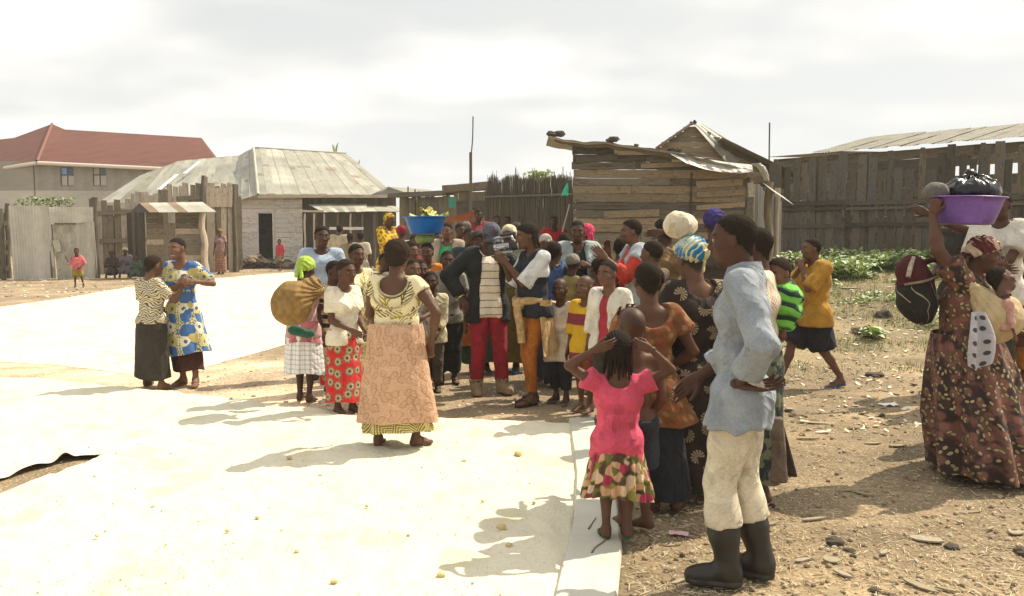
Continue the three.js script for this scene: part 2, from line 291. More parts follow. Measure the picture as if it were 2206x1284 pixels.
tarp('white tarpaulin under the barefoot woman in the peach wrap', [[-120, 1094], [0, 1058], [100, 1018], [190, 986], [235, 962], [320, 928], [440, 908], [600, 890], [740, 890], [920, 896], [1100, 903], [1275, 906]], [[-160, 1500], [200, 1500], [600, 1500], [900, 1500], [1192, 1500]], 220, 110, zero, 8.8);
{ // the bare strip of sheet along the near tarpaulin's right border
  const A = [[1280, 906], [1330, 1075], [1341, 1180], [1330, 1284], [1318, 1420]].map(([u, v]) => ground(u, v)), B = [[1225, 906], [1240, 1020], [1235, 1120], [1205, 1230], [1192, 1284], [1165, 1420]].map(([u, v]) => ground(u, v));
  const o = thing('tarpaulin', 'clean crumpled border strip of sheeting under the girl in pink', 'tarpaulin', [0, 0, 0]);
  mesh('sheet', sheet((a, b) => { const p = pline(B, b).lerp(pline(A, b), a); return [p.x, gy(p.x, p.z) + 0.050 + 0.012 * n3(p.x * 5, 2, p.z * 2) - (a > 0.97 || a < 0.02 ? 0.03 : 0), p.z, p.x, p.z]; }, 30, 70), tarpMat, o);
}
// flour lumps
const lumpGeo = [1, 2, 3].map((s) => { const g = new THREE.IcosahedronGeometry(1, 2), p = g.attributes.position; for (let i = 0; i < p.count; i++) { const x = p.getX(i), y = p.getY(i), z = p.getZ(i), k = 1 + 0.45 * n3(x * 1.6 + s * 9, y * 1.6, z * 1.6) + 0.2 * n3(x * 4 + s, y * 4, z * 4); p.setXYZ(i, x * k, y * k * 0.7, z * k); } g.computeVertexNormals(); return g; });
const lumpMat = std({ color: lin(0.80, 0.70, 0.46), roughness: 1, map: flourTex });
const RL = rng(5);
for (const [u, v, px] of [[1081, 1145, 11], [1096, 1182, 8], [1116, 985, 9], [1000, 1000, 6], [950, 1252, 9], [623, 995, 6], [210, 1165, 5], [490, 1155, 5], [720, 1260, 8], [205, 1034, 4], [555, 1125, 5], [880, 1160, 4], [690, 1030, 4], [1040, 1090, 4], [790, 1100, 4], [330, 1100, 4], [640, 1200, 5], [1150, 1090, 4]]) {
  const p = ground(u, v), r = px / FOC * -p.z, m = mesh('flour_lump', lumpGeo[Math.floor(RL() * 3)], lumpMat, scene); m.position.set(p.x, gy(p.x, p.z) + 0.05 + r * 0.3, p.z); m.scale.setScalar(r); m.rotation.y = RL() * 6;
  tag(m, 'small cream clod of damp flour lying on the white tarpaulin', 'clod', 'flour clods');
}
function scatter(name, label, category, n, geos, mat, place, seed, colors) {
  const R = rng(seed), o = new THREE.InstancedMesh(geos, mat, n), m = new THREE.Matrix4(), q = new THREE.Quaternion(), e = new THREE.Euler();
  for (let i = 0; i < n; i++) { const s = place(R, i); e.set(...s.rot); q.setFromEuler(e); m.compose(V(...s.pos), q, V(...s.scale)); o.setMatrixAt(i, m); if (colors) { const c = colors[Math.floor(R() * colors.length)]; o.setColorAt(i, lin(...c)); } }
  o.name = numbered(name); shade(o); scene.add(o); return tag(o, label, category, null, 'stuff');
}
scatter('flour_crumbs', 'tiny cream crumbs scattered over the spread flour', 'crumbs', 1300, lumpGeo[1], lumpMat, (R) => { const u = R() * 1180, v = 925 + Math.pow(R(), 1.4) * 430, p = ground(u, v), s = 0.002 + 0.007 * R() * R() * R(); return { pos: [p.x, gy(p.x, p.z) + 0.045, p.z], rot: [0, R() * 6, 0], scale: [s, s, s] }; }, 44);

// ------------------------------------------------------------ litter on the bare earth
const strawMat = std({ color: 0xffffff, roughness: 0.9 });
const inDirt = (u, v) => u > 1350 - (v > 1180 ? 8 : 0) && v > 560;
const strawCol = [[0.55, 0.45, 0.26], [0.62, 0.53, 0.34], [0.44, 0.34, 0.2], [0.70, 0.62, 0.44], [0.3, 0.22, 0.13]];
const placeDirt = (R) => { for (;;) { const u = 1290 + R() * 960, v = 600 + Math.pow(R(), 0.8) * 740; if (v > 1400 || u < 1350) continue; return ground(u, v); } };
scatter('straw_litter', 'dry straw and husk bits trodden into the bare earth', 'straw', 6500, new THREE.BoxGeometry(1, 0.25, 0.25), strawMat, (R) => { const p = placeDirt(R), L = 0.015 + 0.09 * R() * R(); return { pos: [p.x, gy(p.x, p.z) + 0.006, p.z], rot: [(R() - 0.5) * 0.3, R() * 6.3, (R() - 0.5) * 0.25], scale: [L, 0.006 + R() * 0.006, 0.004 + R() * 0.01] }; }, 7, strawCol);
scatter('gravel', 'small grit and crumbs of earth on the bare ground', 'gravel', 4500, lumpGeo[0], std({ color: 0xffffff, roughness: 1 }), (R) => { const p = placeDirt(R), s = 0.003 + 0.014 * Math.pow(R(), 4); return { pos: [p.x, gy(p.x, p.z) + s * 0.3, p.z], rot: [0, R() * 6, 0], scale: [s, s, s] }; }, 8, [[0.30, 0.23, 0.15], [0.2, 0.155, 0.10], [0.36, 0.28, 0.18], [0.46, 0.38, 0.25]]);
scatter('path_gravel', 'scattered grit and husks on the path behind the tarpaulins', 'gravel', 2500, lumpGeo[2], std({ color: 0xffffff, roughness: 1 }), (R) => { const far = R() < 0.45; const p = far ? ground(R() * 700, 600 + R() * 60 - 20) : ground(420 + R() * 860, 745 + R() * 160), s = (0.004 + 0.016 * Math.pow(R(), 4)) * (far ? 2.6 : 1); return { pos: [p.x, gy(p.x, p.z) + s * 0.2, p.z], rot: [0, R() * 6, 0], scale: [s * 1.4, s, s] }; }, 12, [[0.3, 0.23, 0.15], [0.5, 0.42, 0.3], [0.7, 0.64, 0.5]]);
function chipGeo(seed) { const R = rng(seed), n = 9, sh = new THREE.Shape(); for (let i = 0; i < n; i++) { const a = i / n * 2 * Math.PI, x = Math.cos(a) * 0.5 * (0.85 + 0.3 * R()), y = Math.sin(a) * 0.5 * (0.7 + 0.6 * R()); i ? sh.lineTo(x, y) : sh.moveTo(x, y); } const g = new THREE.ExtrudeGeometry(sh, { depth: 0.08, bevelEnabled: false }); g.rotateX(-Math.PI / 2); return g; }
const chips = [1, 2, 3, 4].map(chipGeo), chipMat = [[0.72, 0.64, 0.46], [0.62, 0.52, 0.34], [0.78, 0.71, 0.55]].map((c) => std({ color: lin(...c), roughness: 0.85, map: grainTex[0] }));
for (const [u, v, len, wid, a] of [[1995, 1152, 62, 26, -0.6], [1815, 1225, 46, 12, -1.0], [1797, 1275, 60, 26, 1.3], [1980, 1250, 80, 15, -1.05], [1905, 1180, 34, 10, 0.9], [1793, 1197, 34, 20, 0.1], [1730, 1192, 36, 12, 0.4], [1755, 1107, 60, 9, 0.3], [1850, 1048, 90, 5, 0.03], [1862, 1056, 40, 8, -0.9], [2085, 1090, 50, 9, 0.05], [2068, 1116, 14, 9, 1.2], [2192, 1138, 36, 16, 0.4], [2135, 1130, 26, 6, 0.6], [1520, 1205, 34, 20, -0.9], [1462, 1240, 40, 9, 0.7], [1480, 1140, 34, 7, -0.5], [1500, 1138, 30, 6, -0.7], [1770, 905, 90, 10, -0.1], [1660, 1120, 40, 8, 0.5], [1935, 955, 36, 16, 0.2], [1880, 950, 40, 7, 0.3], [1830, 690, 40, 14, 0.2], [1870, 745, 30, 14, -0.2], [1740, 940, 46, 8, 0.1], [1975, 1200, 24, 6, 1.4], [2040, 1260, 40, 6, -0.6], [1655, 1215, 30, 7, 0.3]]) {
  const p = ground(u, v), k = -p.z / FOC, m = mesh('wood_chip', chips[Math.floor(RL() * 4)], chipMat[Math.floor(RL() * 3)], scene);
  m.position.set(p.x, gy(p.x, p.z) + 0.008, p.z); m.scale.set(len * k * 1.15, 0.1, wid * k * 1.35); m.rotation.set((RL() - 0.5) * 0.14, a, (RL() - 0.5) * 0.1, 'YXZ'); tag(m, 'pale dry chip of wood or husk lying on the bare earth', 'chip', 'chips littering the earth');
}
const rockMat = std({ color: lin(0.13, 0.105, 0.085), roughness: 1, map: plasterTex }), paleRock = std({ color: lin(0.36, 0.29, 0.2), roughness: 1, map: plasterTex });
for (const [u, v, r, pale, flat] of [[1800, 1157, 24, 0, 0.6], [1830, 1172, 16, 0, 0.5], [1885, 1260, 14, 0, 0.7], [2050, 1165, 18, 0, 0.6], [2205, 1180, 22, 0, 0.8], [1665, 1077, 9, 0, 1], [1885, 805, 22, 0, 0.4], [1900, 722, 20, 0, 0.9], [1855, 740, 26, 1, 0.5], [1720, 890, 22, 1, 0.5], [1900, 890, 8, 0, 1], [1838, 1188, 8, 0, 1], [1470, 1185, 8, 0, 1], [1700, 880, 12, 0, 0.5], [1560, 1172, 10, 0, 0.8], ]) {
  const p = ground(u, v), k = -p.z / FOC, m = mesh('stone', lumpGeo[Math.floor(RL() * 3)], pale ? paleRock : rockMat, scene); m.position.set(p.x, gy(p.x, p.z) + r * k * 0.15, p.z); m.scale.set(r * k, r * k * flat, r * k * 0.8); m.rotation.y = RL() * 6;
  tag(m, pale ? 'tan lump of dried mud half sunk in the earth' : 'dark volcanic stone half sunk in the bare earth', pale ? 'mud lump' : 'stone', pale ? 'mud lumps' : 'dark stones on the earth');
}
for (const [u, v, w, a, l] of [[1915, 868, 32, 0.1, 'scrap of white plastic lying on the bare earth'], [1462, 1138, 36, -0.25, 'crumpled pinkish paper wrapper by the sandalled foot']]) {
  const p = ground(u, v), k = -p.z / FOC * w; const o = mesh('litter_scrap', sheet((s, t) => [(s - 0.5) * k * 1.2, 0.012 + k * 0.13 * (0.6 + n3(s * 4, t * 4, u)), (t - 0.5) * k * 0.7], 8, 6), std({ color: u > 1800 ? lin(0.85, 0.84, 0.8) : lin(0.75, 0.5, 0.48), roughness: 0.6 }), scene); o.position.set(p.x, gy(p.x, p.z), p.z); o.rotation.y = a; tag(o, l, 'litter');
}
for (const [pts, l] of [[[[1275, 1198], [1283, 1185], [1300, 1176], [1306, 1168]], 'thin bent twig on the sheeting beside the girl in pink'], [[[1268, 1145], [1278, 1130], [1284, 1122]], 'short dark twig on the crumpled sheeting'], [[[1420, 1180], [1440, 1183], [1466, 1181]], 'dark twig on the earth beside the navy skirt']]) tag(mesh('twig', tube(pts.map(([u, v]) => { const p = ground(u, v); p.y = gy(p.x, p.z) + 0.055; return p; }), 0.0045, 10, 5), std({ color: lin(0.2, 0.15, 0.09), roughness: 1 }), scene), l, 'twig');

// ------------------------------------------------------------ timber shack
{
  const A = at(1236, 560, 17), B = at(1606, 560, 17.2); A.y = 0.0; B.y = 0.0; const g = wallAB('timber_shack', 'weathered plank shack with sagging sheet roof weighed down by stones', 'shack', A, B), W = g.W;
  const tl = hit(g, 1236, 322).y, tr = hit(g, 1606, 372).y, top = (x) => lerp(tl, tr, x / W);
  const rows = [[640, 600], [600, 570], [570, 545], [545, 522], [522, 500], [500, 484], [484, 470], [470, 452], [452, 436], [436, 418], [418, 400], [400, 384], [384, 366], [366, 350], [350, 334], [334, 316]];
  const tones = [3, 1, 3, 0, 5, 1, 4, 1, 3, 0, 2, 5, 2, 1, 3, 3];
  rows.forEach(([v0, v1], r) => {
    const y0 = Math.max(-0.1, hit(g, 1420, v0).y), y1 = hit(g, 1420, v1).y, h = y1 - y0; if (h <= 0.02) return;
    const cuts = [0, ...(r % 3 === 0 ? [W * 0.55] : r % 3 === 1 ? [W * 0.36, W * 0.72] : [W * (0.42 + 0.1 * (r % 2))]), W].map((c, i, a) => i && i < a.length - 1 ? c + (RP() - 0.5) * 0.3 : c);
    for (let i = 0; i < cuts.length - 1; i++) {
      let x0 = cuts[i] - (i === 0 ? RP() * 0.05 : 0), x1 = cuts[i + 1]; const mid = (x0 + x1) / 2;
      if (y1 > top(mid) + 0.05) { if (y0 > top(x1) - 0.02) x1 = Math.min(x1, W * clamp((tl - y0) / (tl - tr))); if (x1 - x0 < 0.2) continue; }
      plank(g, (x0 + x1) / 2, (y0 + y1) / 2, 0.012 * ((r + i) % 2) + RP() * 0.008, x1 - x0 - 0.006, h - 0.006, 0.028, wood, { mat: wood[(tones[r] + (RP() < 0.35 ? i + 1 : 0)) % 6], tilt: (RP() - 0.5) * 0.012 });
    }
  });
  const bk = mesh('backing', new THREE.BoxGeometry(W - 0.1, 2.3, 0.05), voidMat, g); bk.position.set(W / 2, 1.4, -0.08);
  for (const [u, v0, u1, v1, t] of [[1300, 463, 1420, 458, 2], [1500, 398, 1600, 392, 4], [1500, 420, 1605, 414, 2], [1500, 448, 1605, 440, 4], [1380, 358, 1500, 352, 4], [1240, 344, 1330, 338, 3]]) { const a = hit(g, u, v0, 0.05), b = hit(g, u1, v1, 0.05); plank(g, (a.x + b.x) / 2, (a.y + b.y) / 2, 0.05, b.x - a.x, 0.09 + RP() * 0.05, 0.02, wood, { mat: wood[t], tilt: Math.atan2(b.y - a.y, b.x - a.x), name: 'patch_board' }); }
  { const a = hit(g, 1490, 372, 0.045), b = hit(g, 1490, 560, 0.045); plank(g, a.x, (a.y + b.y) / 2, 0.045, a.y - b.y, 0.025, 0.03, wood, { vert: true, mat: darkWood[1], name: 'joint_strip' }); }
  // right side wall, running back
  const sideLen = 3.3, dir = V(0.52, 0, -0.85);
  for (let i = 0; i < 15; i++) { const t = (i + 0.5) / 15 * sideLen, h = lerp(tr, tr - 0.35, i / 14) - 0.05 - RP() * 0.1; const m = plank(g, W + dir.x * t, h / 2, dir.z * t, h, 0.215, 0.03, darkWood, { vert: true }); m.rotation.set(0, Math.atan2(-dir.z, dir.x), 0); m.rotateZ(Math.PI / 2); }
  for (let i = 0; i < 9; i++) { const m = plank(g, W + 0.03 + RP() * 0.05, 0.25 + i * 0.27, 0.03 + RP() * 0.03, 0.27, 0.10 + RP() * 0.05, 0.05, wood, { vert: true, mat: [paleWood[0], wood[3], wood[1], darkWood[2]][i % 4], name: 'corner_board', tilt: (RP() - 0.5) * 0.2 }); m.position.z += 0.02; }
  pole(g, W + 0.62, 0.05, -0.45, hit(g, 1668, 392, -0.45).y - 0.05, 0.09, wood[2], 'post', -0.01);
  pole(g, W + 1.35, 0.3, -2.2, hit(g, 1672, 405, -2.2).y - 0.3, 0.08, paleWood[1], 'post', 0.02);
  // roof: bent sheets with a ragged front edge, a plastic cover hanging over its lower half
  const curve = [[1182, 292], [1215, 300], [1262, 306], [1300, 304], [1330, 310], [1400, 319], [1455, 326], [1520, 343], [1600, 362], [1645, 373]];
  const F = curve.map(([u, v]) => hit(g, u, v, 0.35));
  mesh('roof_sheet', sheet((a, b) => { const p = pline(F, a); const k = Math.sin(a * 70) * 0.006; return [p.x + b * 0.3, p.y + k + b * 0.16 + 0.03 * n3(p.x * 3, b * 4, 1) * b, 0.35 - b * 3.6, p.x * 0.6, b * 2]; }, 90, 10), zinc[1], g);
  mesh('roof_fascia', sheet((a, b) => { const p = pline(F, a), d = 0.028 + 0.03 * Math.abs(n3(p.x * 1.7, 3, 1)); return [p.x + b * 0.02, p.y - 0.008 - b * d, 0.345 - b * 0.05 - 0.02 * Math.sin(p.x * 19), p.x, b * d]; }, 90, 4), std({ color: lin(0.82, 0.81, 0.77), roughness: 0.5, map: plasterTex }), g);
  mesh('roof_batten', sheet((a, b) => { const p = pline(F, a * 0.62), d = 0.05 + 0.10 * Math.abs(n3(p.x * 1.9, 3, 4)); return [p.x + 0.12 * (1 - a), p.y - 0.04 - b * d, 0.26 - b * 0.04, p.x, b * d]; }, 60, 3), wood[1], g);
  const C = [[1440, 326], [1480, 332], [1530, 345], [1580, 352], [1628, 357]].map(([u, v]) => hit(g, u, v, 0.40)), Cb = [[1448, 334], [1480, 352], [1520, 365], [1560, 372], [1600, 373], [1622, 370]].map(([u, v]) => hit(g, u, v, 0.47));
  const plastic = std({ color: lin(0.72, 0.70, 0.64), roughness: 0.45, map: plasterTex });
  mesh('plastic_cover', sheet((a, b) => { const p = pline(C, a), q = pline(Cb, a), w = 0.04 * n3(a * 9, b * 3, 2) + 0.025 * n3(a * 24, b * 5, 6); return [lerp(p.x, q.x, b), lerp(p.y, q.y, b) + 0.05 * (1 - b) * (1 - b), lerp(0.05, 0.47, Math.sqrt(b)) + w, a * 2, b]; }, 60, 16), plastic, g);
  const E = [[1628, 352], [1640, 360], [1648, 375], [1652, 390]].map(([u, v]) => hit(g, u, v, 0.35));
  mesh('plastic_cover', sheet((a, b) => { const p = pline(E, b); return [p.x + (a - 0.5) * 0.2 * (1 - b * 0.5), p.y + 0.02 * n3(a * 5, b * 8, 3), 0.35 + 0.08 * Math.sin(a * 3.1) + 0.03 * n3(a * 7, b * 7, 9), a, b]; }, 14, 18), plastic, g);
  { const a = hit(g, 1646, 392, 0.2), b = hit(g, 1690, 425, -1.2); mesh('awning_sheet', sheet((s, t) => [lerp(a.x, b.x, s) + t * 0.12, lerp(a.y, b.y, s) - t * 0.16, lerp(0.1, -1.2, s) + 0.01 * Math.sin(t * 30) + t * 0.2, s, t], 10, 18), zinc[0], g); }
  for (const [u, v, r] of [[1190, 289, 10], [1205, 288, 11], [1321, 300, 11], [1312, 303, 7], [1371, 313, 5], [1448, 322, 9], [1460, 323, 8]]) { const p = hit(g, u, v, 0.1), k = r * 17 / FOC, m = mesh('stone', lumpGeo[Math.floor(RP() * 3)], rockMat, scene), w = p.applyAxisAngle(V(0, 1, 0), g.rotation.y).add(g.position); m.position.copy(w); m.scale.set(k * 1.2, k * 0.9, k); m.rotation.y = RP() * 6; tag(m, 'grey stone weighing down the sagging roof sheets of the plank shack', 'stone', 'stones on the shack roof'); }
}
// gabled timber house behind the shack
{
  const A = at(1415, 540, 23), B = at(1700, 540, 23); A.y = B.y = 0.6; const g = wallAB('gabled_house', 'brown plank house with a steep gable and corrugated roof strips', 'house', A, B);
  const ap = hit(g, 1490, 268), le = hit(g, 1418, 318), re = hit(g, 1640, 352);
  for (let i = 0; i < 11; i++) { const y0 = lerp(le.y - 0.9, ap.y - 0.06, i / 11), y1 = lerp(le.y - 0.9, ap.y - 0.06, (i + 1) / 11), ym = (y0 + y1) / 2; const xl = ym < le.y ? le.x : lerp(le.x, ap.x, (ym - le.y) / (ap.y - le.y)), xr = lerp(ap.x, re.x, (ap.y - ym) / (ap.y - re.y)); plank(g, (xl + xr) / 2, ym, 0.012 * (i % 2), xr - xl + 0.05, y1 - y0, 0.03, wood, { mat: [wood[2], wood[4], wood[0]][i % 3] }); }
  const strip = (a, b, wa, wb, z, m, n) => mesh(n, sheet((s, t) => { const x = lerp(a.x, b.x, s), y = lerp(a.y, b.y, s), w = lerp(wa, wb, s); return [x + t * w, y + t * w * 0.12 + 0.012 * Math.sin(t * 6.28 * 3), z + 0.012 * Math.cos(t * 6.28 * 3) - t * 0.35, s * 2, t]; }, 12, 24), m, g);
  strip(V(ap.x - 0.02, ap.y + 0.02, 0), V(hit(g, 1562, 352).x, hit(g, 1562, 352).y, 0), 0.30, 0.95, 0.16, zinc[0], 'roof_sheet');
  for (const [p, q, w, th, z, nm, m] of [[hit(g, 1490, 266), hit(g, 1414, 319), 0.06, 0.3, 0.02, 'barge_board', rust], [hit(g, 1545, 303), hit(g, 1722, 389), 0.05, 0.5, 0.3, 'barge_board', wood[1]], [hit(g, 1552, 312), hit(g, 1700, 384), 0.14, 0.04, 0.1, 'eave_board', wood[3]]]) { const L = p.distanceTo(q); plank(g, (p.x + q.x) / 2, (p.y + q.y) / 2, z, L, w, th, wood, { mat: m, tilt: Math.atan2(q.y - p.y, q.x - p.x), name: nm }); }
  const sp = new THREE.Shape(); for (const [u, v, i] of [[1548, 305, 0], [1715, 387, 1], [1600, 470, 1], [1500, 470, 1]]) { const p = hit(g, u, v, -0.1); i ? sp.lineTo(p.x, p.y) : sp.moveTo(p.x, p.y); }
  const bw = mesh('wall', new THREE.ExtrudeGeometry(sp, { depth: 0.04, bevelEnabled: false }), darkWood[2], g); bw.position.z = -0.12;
  for (const [u, v, r] of [[1490, 266, 4], [1497, 263, 4]]) { const p = hit(g, u, v, 0.1), m = mesh('ridge_stone', lumpGeo[1], rockMat, g); m.position.copy(p); m.scale.set(r * 0.012, r * 0.018, r * 0.012); }
}
const shedZinc = std({ map: zincTex, color: lin(0.36, 0.345, 0.30), roughness: 0.8, metalness: 0 });
// tall dark fence on the right with rails, and the long shed behind it
{
  const A = at(1655, 540, 22.5), B = at(2260, 540, 17.2); A.y = B.y = 0.75; const g = wallAB('plank_fence', 'tall dark plank fence with two rails and open gaps along the weeds', 'fence', A, B), W = g.W;
  const y = (v) => hit(g, 1690, v).y; const yTop = y(341), yMid = y(442), yRail = y(487);
  let x = 0.02; const R = rng(31);
  while (x < W) { const w = 0.11 + R() * 0.08; const h0 = 0.02; plank(g, x + w / 2, (h0 + yMid) / 2 + (R() - 0.5) * 0.05, R() * 0.02, yMid - h0, w, 0.024, darkWood, { vert: true, tilt: (R() - 0.5) * 0.03 }); x += w + (R() < 0.7 ? 0.04 + R() * 0.06 : 0.01); }
  x = 0.02; let i = 0;
  while (x < W) { const w = 0.12 + R() * 0.11, top = yTop - 0.08 + (R() - 0.5) * 0.3 - (x > 2 && x < 6.5 && R() < 0.4 ? 0.35 : 0); plank(g, x + w / 2, (yMid - 0.05 + top) / 2, 0.03 + R() * 0.02, top - yMid + 0.05, w, 0.024, darkWood, { vert: true, tilt: (R() - 0.5) * 0.03, mat: R() < 0.25 ? [wood[3], wood[1], wood[5]][i % 3] : undefined }); x += w + (R() < 0.42 ? 0.04 + R() * 0.08 : 0.008); i++; }
  for (const [yy, t, z] of [[yMid, 0.10, 0.07], [yMid - 0.12, 0.07, 0.075], [yRail, 0.09, 0.055], [0.35, 0.09, 0.055]]) for (let k = 0; k < 3; k++) plank(g, W * (k + 0.5) / 3, yy + (R() - 0.5) * 0.05, z, W / 3 - 0.01, t, 0.035, darkWood, { name: 'rail', tilt: (R() - 0.5) * 0.008 });
  for (let k = 0; k <= 5; k++) pole(g, 0.1 + (W - 0.2) * k / 5, -0.1, -0.06, yTop + 0.1, 0.06, darkWood[0]);
}
{
  const A = at(1668, 540, 25), B = at(2280, 540, 19.4); A.y = B.y = 0.8; const g = wallAB('long_shed', 'long plank shed with a pale corrugated roof behind the dark fence', 'shed', A, B), W = g.W;
  const ye = hit(g, 1765, 331).y, x0 = hit(g, 1765, 331).x;
  const R = rng(77);
  for (let r = 0; r < 12; r++) { let x = 0; while (x < W) { const L = 1.6 + R() * 2; const e = Math.min(W, x + L); if (!(r === 9 && Math.floor(x) % 3 === 1)) plank(g, (x + e) / 2, 0.14 + r * ye / 12.4, 0.01 * (r % 2), e - x - 0.01, ye / 12.2, 0.025, wood, { mat: [wood[1], wood[0], wood[3], wood[5], darkWood[2]][Math.floor(R() * 5)] }); x = e; } }
  const yr = at(1765, 312, 27.8).y - g.position.y, n = 15, L = W - x0;
  for (let k = 0; k < n; k++) { const s = mesh('roof_sheet', corrugated(L / n + 0.06, 3.0, 0.10, 0.011, k), shedZinc, g); s.position.set(x0 + L * k / n, ye, 0.35); s.rotation.x = -Math.PI / 2 + Math.atan2(yr - ye, 2.9) ; s.position.y += 0.008 * (k % 2); }
  const low = mesh('roof_sheet', sheet((a, b) => [a * (x0 + 0.8), ye - 0.02 + b * 0.1 + 0.012 * Math.sin(a * 160), 0.4 - b * 2], 120, 3), zinc[3], g);
  for (const [u, v] of [[2010, 289], [1998, 292], [1970, 292]]) { const m = mesh('roof_stone', lumpGeo[0], rockMat, g), p = hit(g, u, v, -2.3); m.position.copy(p); m.scale.set(0.12, 0.06, 0.1); }
}
// thin mast behind
tag(mesh('mast', tube([at(1657, 345, 24), at(1657.5, 300, 24), at(1658, 264, 24)].map((p) => p), 0.02, 6, 6), darkWood[0], scene), 'thin bare mast standing behind the gabled plank house', 'mast');

// ------------------------------------------------------------ far middle: reed fence, low house, pole, bush
{
  const A = at(1048, 560, 28), B = at(1236, 560, 26); A.y = B.y = 0; const g = wallAB('reed_fence', 'brown fence of upright reeds and sticks with a ragged top', 'fence', A, B), W = g.W, R = rng(3), list = [[], [], []];
  const prof = [[1048, 395], [1062, 378], [1075, 392], [1100, 378], [1120, 382], [1150, 384], [1170, 390], [1185, 382], [1210, 380], [1236, 385]];
  const topAt = (x) => { for (let i = 1; i < prof.length; i++) { const a = hit(g, prof[i - 1][0], prof[i - 1][1]), b = hit(g, prof[i][0], prof[i][1]); if (x <= b.x) return lerp(a.y, b.y, clamp((x - a.x) / (b.x - a.x))); } return hit(g, 1236, 385).y; };
  for (let i = 0; i < 900; i++) { const x = R() * W, h = topAt(x) + (R() - 0.6) * 0.18 + (R() < 0.08 ? 0.3 * R() : 0), c = new THREE.CylinderGeometry(0.006, 0.02, h, 5); c.rotateZ((R() - 0.5) * 0.06); c.rotateX((R() - 0.5) * 0.05); c.translate(x, h / 2, (R() - 0.5) * 0.12); list[i % 3].push(c); }
  list.forEach((l, i) => tag(mesh('reeds', join(l), [wood[1], wood[3], darkWood[2]][i], g), null, null, null, 'stuff'));
  for (let k = 0; k < 3; k++) plank(g, W / 2, 0.7 + k * 1.0, 0.1, W, 0.06, 0.04, darkWood, { name: 'rail' });
}
{
  const A = at(862, 560, 34), B = at(1056, 560, 32); A.y = B.y = 0; const g = wallAB('low_house', 'low plank house with a flat board roof behind the crowd', 'house', A, B), W = g.W;
  const y1 = hit(g, 900, 420).y, y2 = hit(g, 1000, 408).y, xs = hit(g, 972, 420).x; const R = rng(13);
  let x = 0; while (x < W) { const w = 0.14 + R() * 0.12, h = (x < xs ? y1 : y2) - 0.05 - R() * 0.06; plank(g, x + w / 2, h / 2, R() * 0.02, h, w, 0.03, wood, { vert: true, mat: [wood[1], wood[3], darkWood[2], wood[0], darkWood[0]][Math.floor(R() * 5)] }); x += w + 0.012; }
  const bk = mesh('backing', new THREE.BoxGeometry(W - 0.1, y1 - 0.2, 0.05), voidMat, g); bk.position.set(W / 2, (y1 - 0.2) / 2, -0.09);
  plank(g, xs / 2 - 0.1, y1 + 0.02, 0.1, xs + 0.3, 0.16, 0.6, wood, { mat: wood[3], name: 'roof_board', tilt: 0.02 });
  plank(g, (xs + W) / 2, y2 + 0.05, 0.12, W - xs + 0.2, 0.26, 0.7, wood, { mat: wood[1], name: 'roof_board', tilt: 0.05 });
  plank(g, (xs + W) / 2 + 0.1, y2 - 0.7, 0.14, 1.2, 0.5, 0.05, wood, { mat: darkWood[1], name: 'shutter' });
  for (const [u, v] of [[882, 402], [897, 408], [905, 412]]) { const p = hit(g, u, v); pole(g, p.x, 0, 0.1, p.y, 0.03, darkWood[0]); }
  const roofA = hit(g, 836, 402, -3), roofB = hit(g, 882, 418, -3), roofC = hit(g, 836, 420, -3);
  mesh('roof_gable', geo([roofA.x, roofA.y, -3, roofB.x, roofB.y, -3, roofC.x - 1, roofC.y, -3, roofA.x, roofA.y, -6, roofB.x, roofB.y, -6], [0, 1, 2, 0, 3, 4, 0, 4, 1], [0, 1, 1, 0, 0, 0, 0, 1, 1, 1]), zinc[3], g);
}
tag(mesh('tall_pole', join([tube([at(1012, 560, 26), at(1014, 420, 26), at(1014, 328, 26)], 0.045, 14, 7), tube([at(1014, 345, 25.95), at(1018, 300, 25.95), at(1019, 251, 25.95)], 0.02, 10, 6)]), wood[3], scene), 'tall crooked pole of two lashed sticks rising over the crowd', 'pole');
tag(mesh('walking_stick', tube([at(1212, 500, 18), at(1220, 470, 18), at(1228, 440, 18)], 0.025, 6, 5), paleWood[0], scene), 'pale slanting stick leaning by the corner of the plank shack', 'stick');
{
  const p = at(1216, 408, 24), o = mesh('plastic_bag', sheet((a, b) => { const w = 0.01 + 0.10 * b * (1.25 - b * 0.4) + 0.03 * n3(a * 5, b * 6, 3), t = a * 2 * Math.PI; return [Math.cos(t) * w + 0.08 * (1 - b), 0.34 * (0.5 - b) + 0.03 * n3(a * 6, b * 3, 8), Math.sin(t) * w * 0.4 + 0.02 * n3(a * 9, b * 9, 1)]; }, 20, 12), std({ color: lin(0.02, 0.42, 0.25), roughness: 0.5 }), scene); o.position.copy(p); tag(o, 'green plastic bag snagged on the reed fence beside the shack', 'plastic bag');
  const q = at(974, 436, 31.5), o2 = mesh('green_rag', sheet((a, b) => [(a - 0.5) * 0.25, (0.5 - b) * 0.4, 0.05 * n3(a * 5, b * 5, 3), a, b], 8, 8), std({ color: lin(0.03, 0.22, 0.16), roughness: 0.9 }), scene); o2.position.copy(q); tag(o2, 'small dark green rag hanging on the low plank house', 'rag');
}
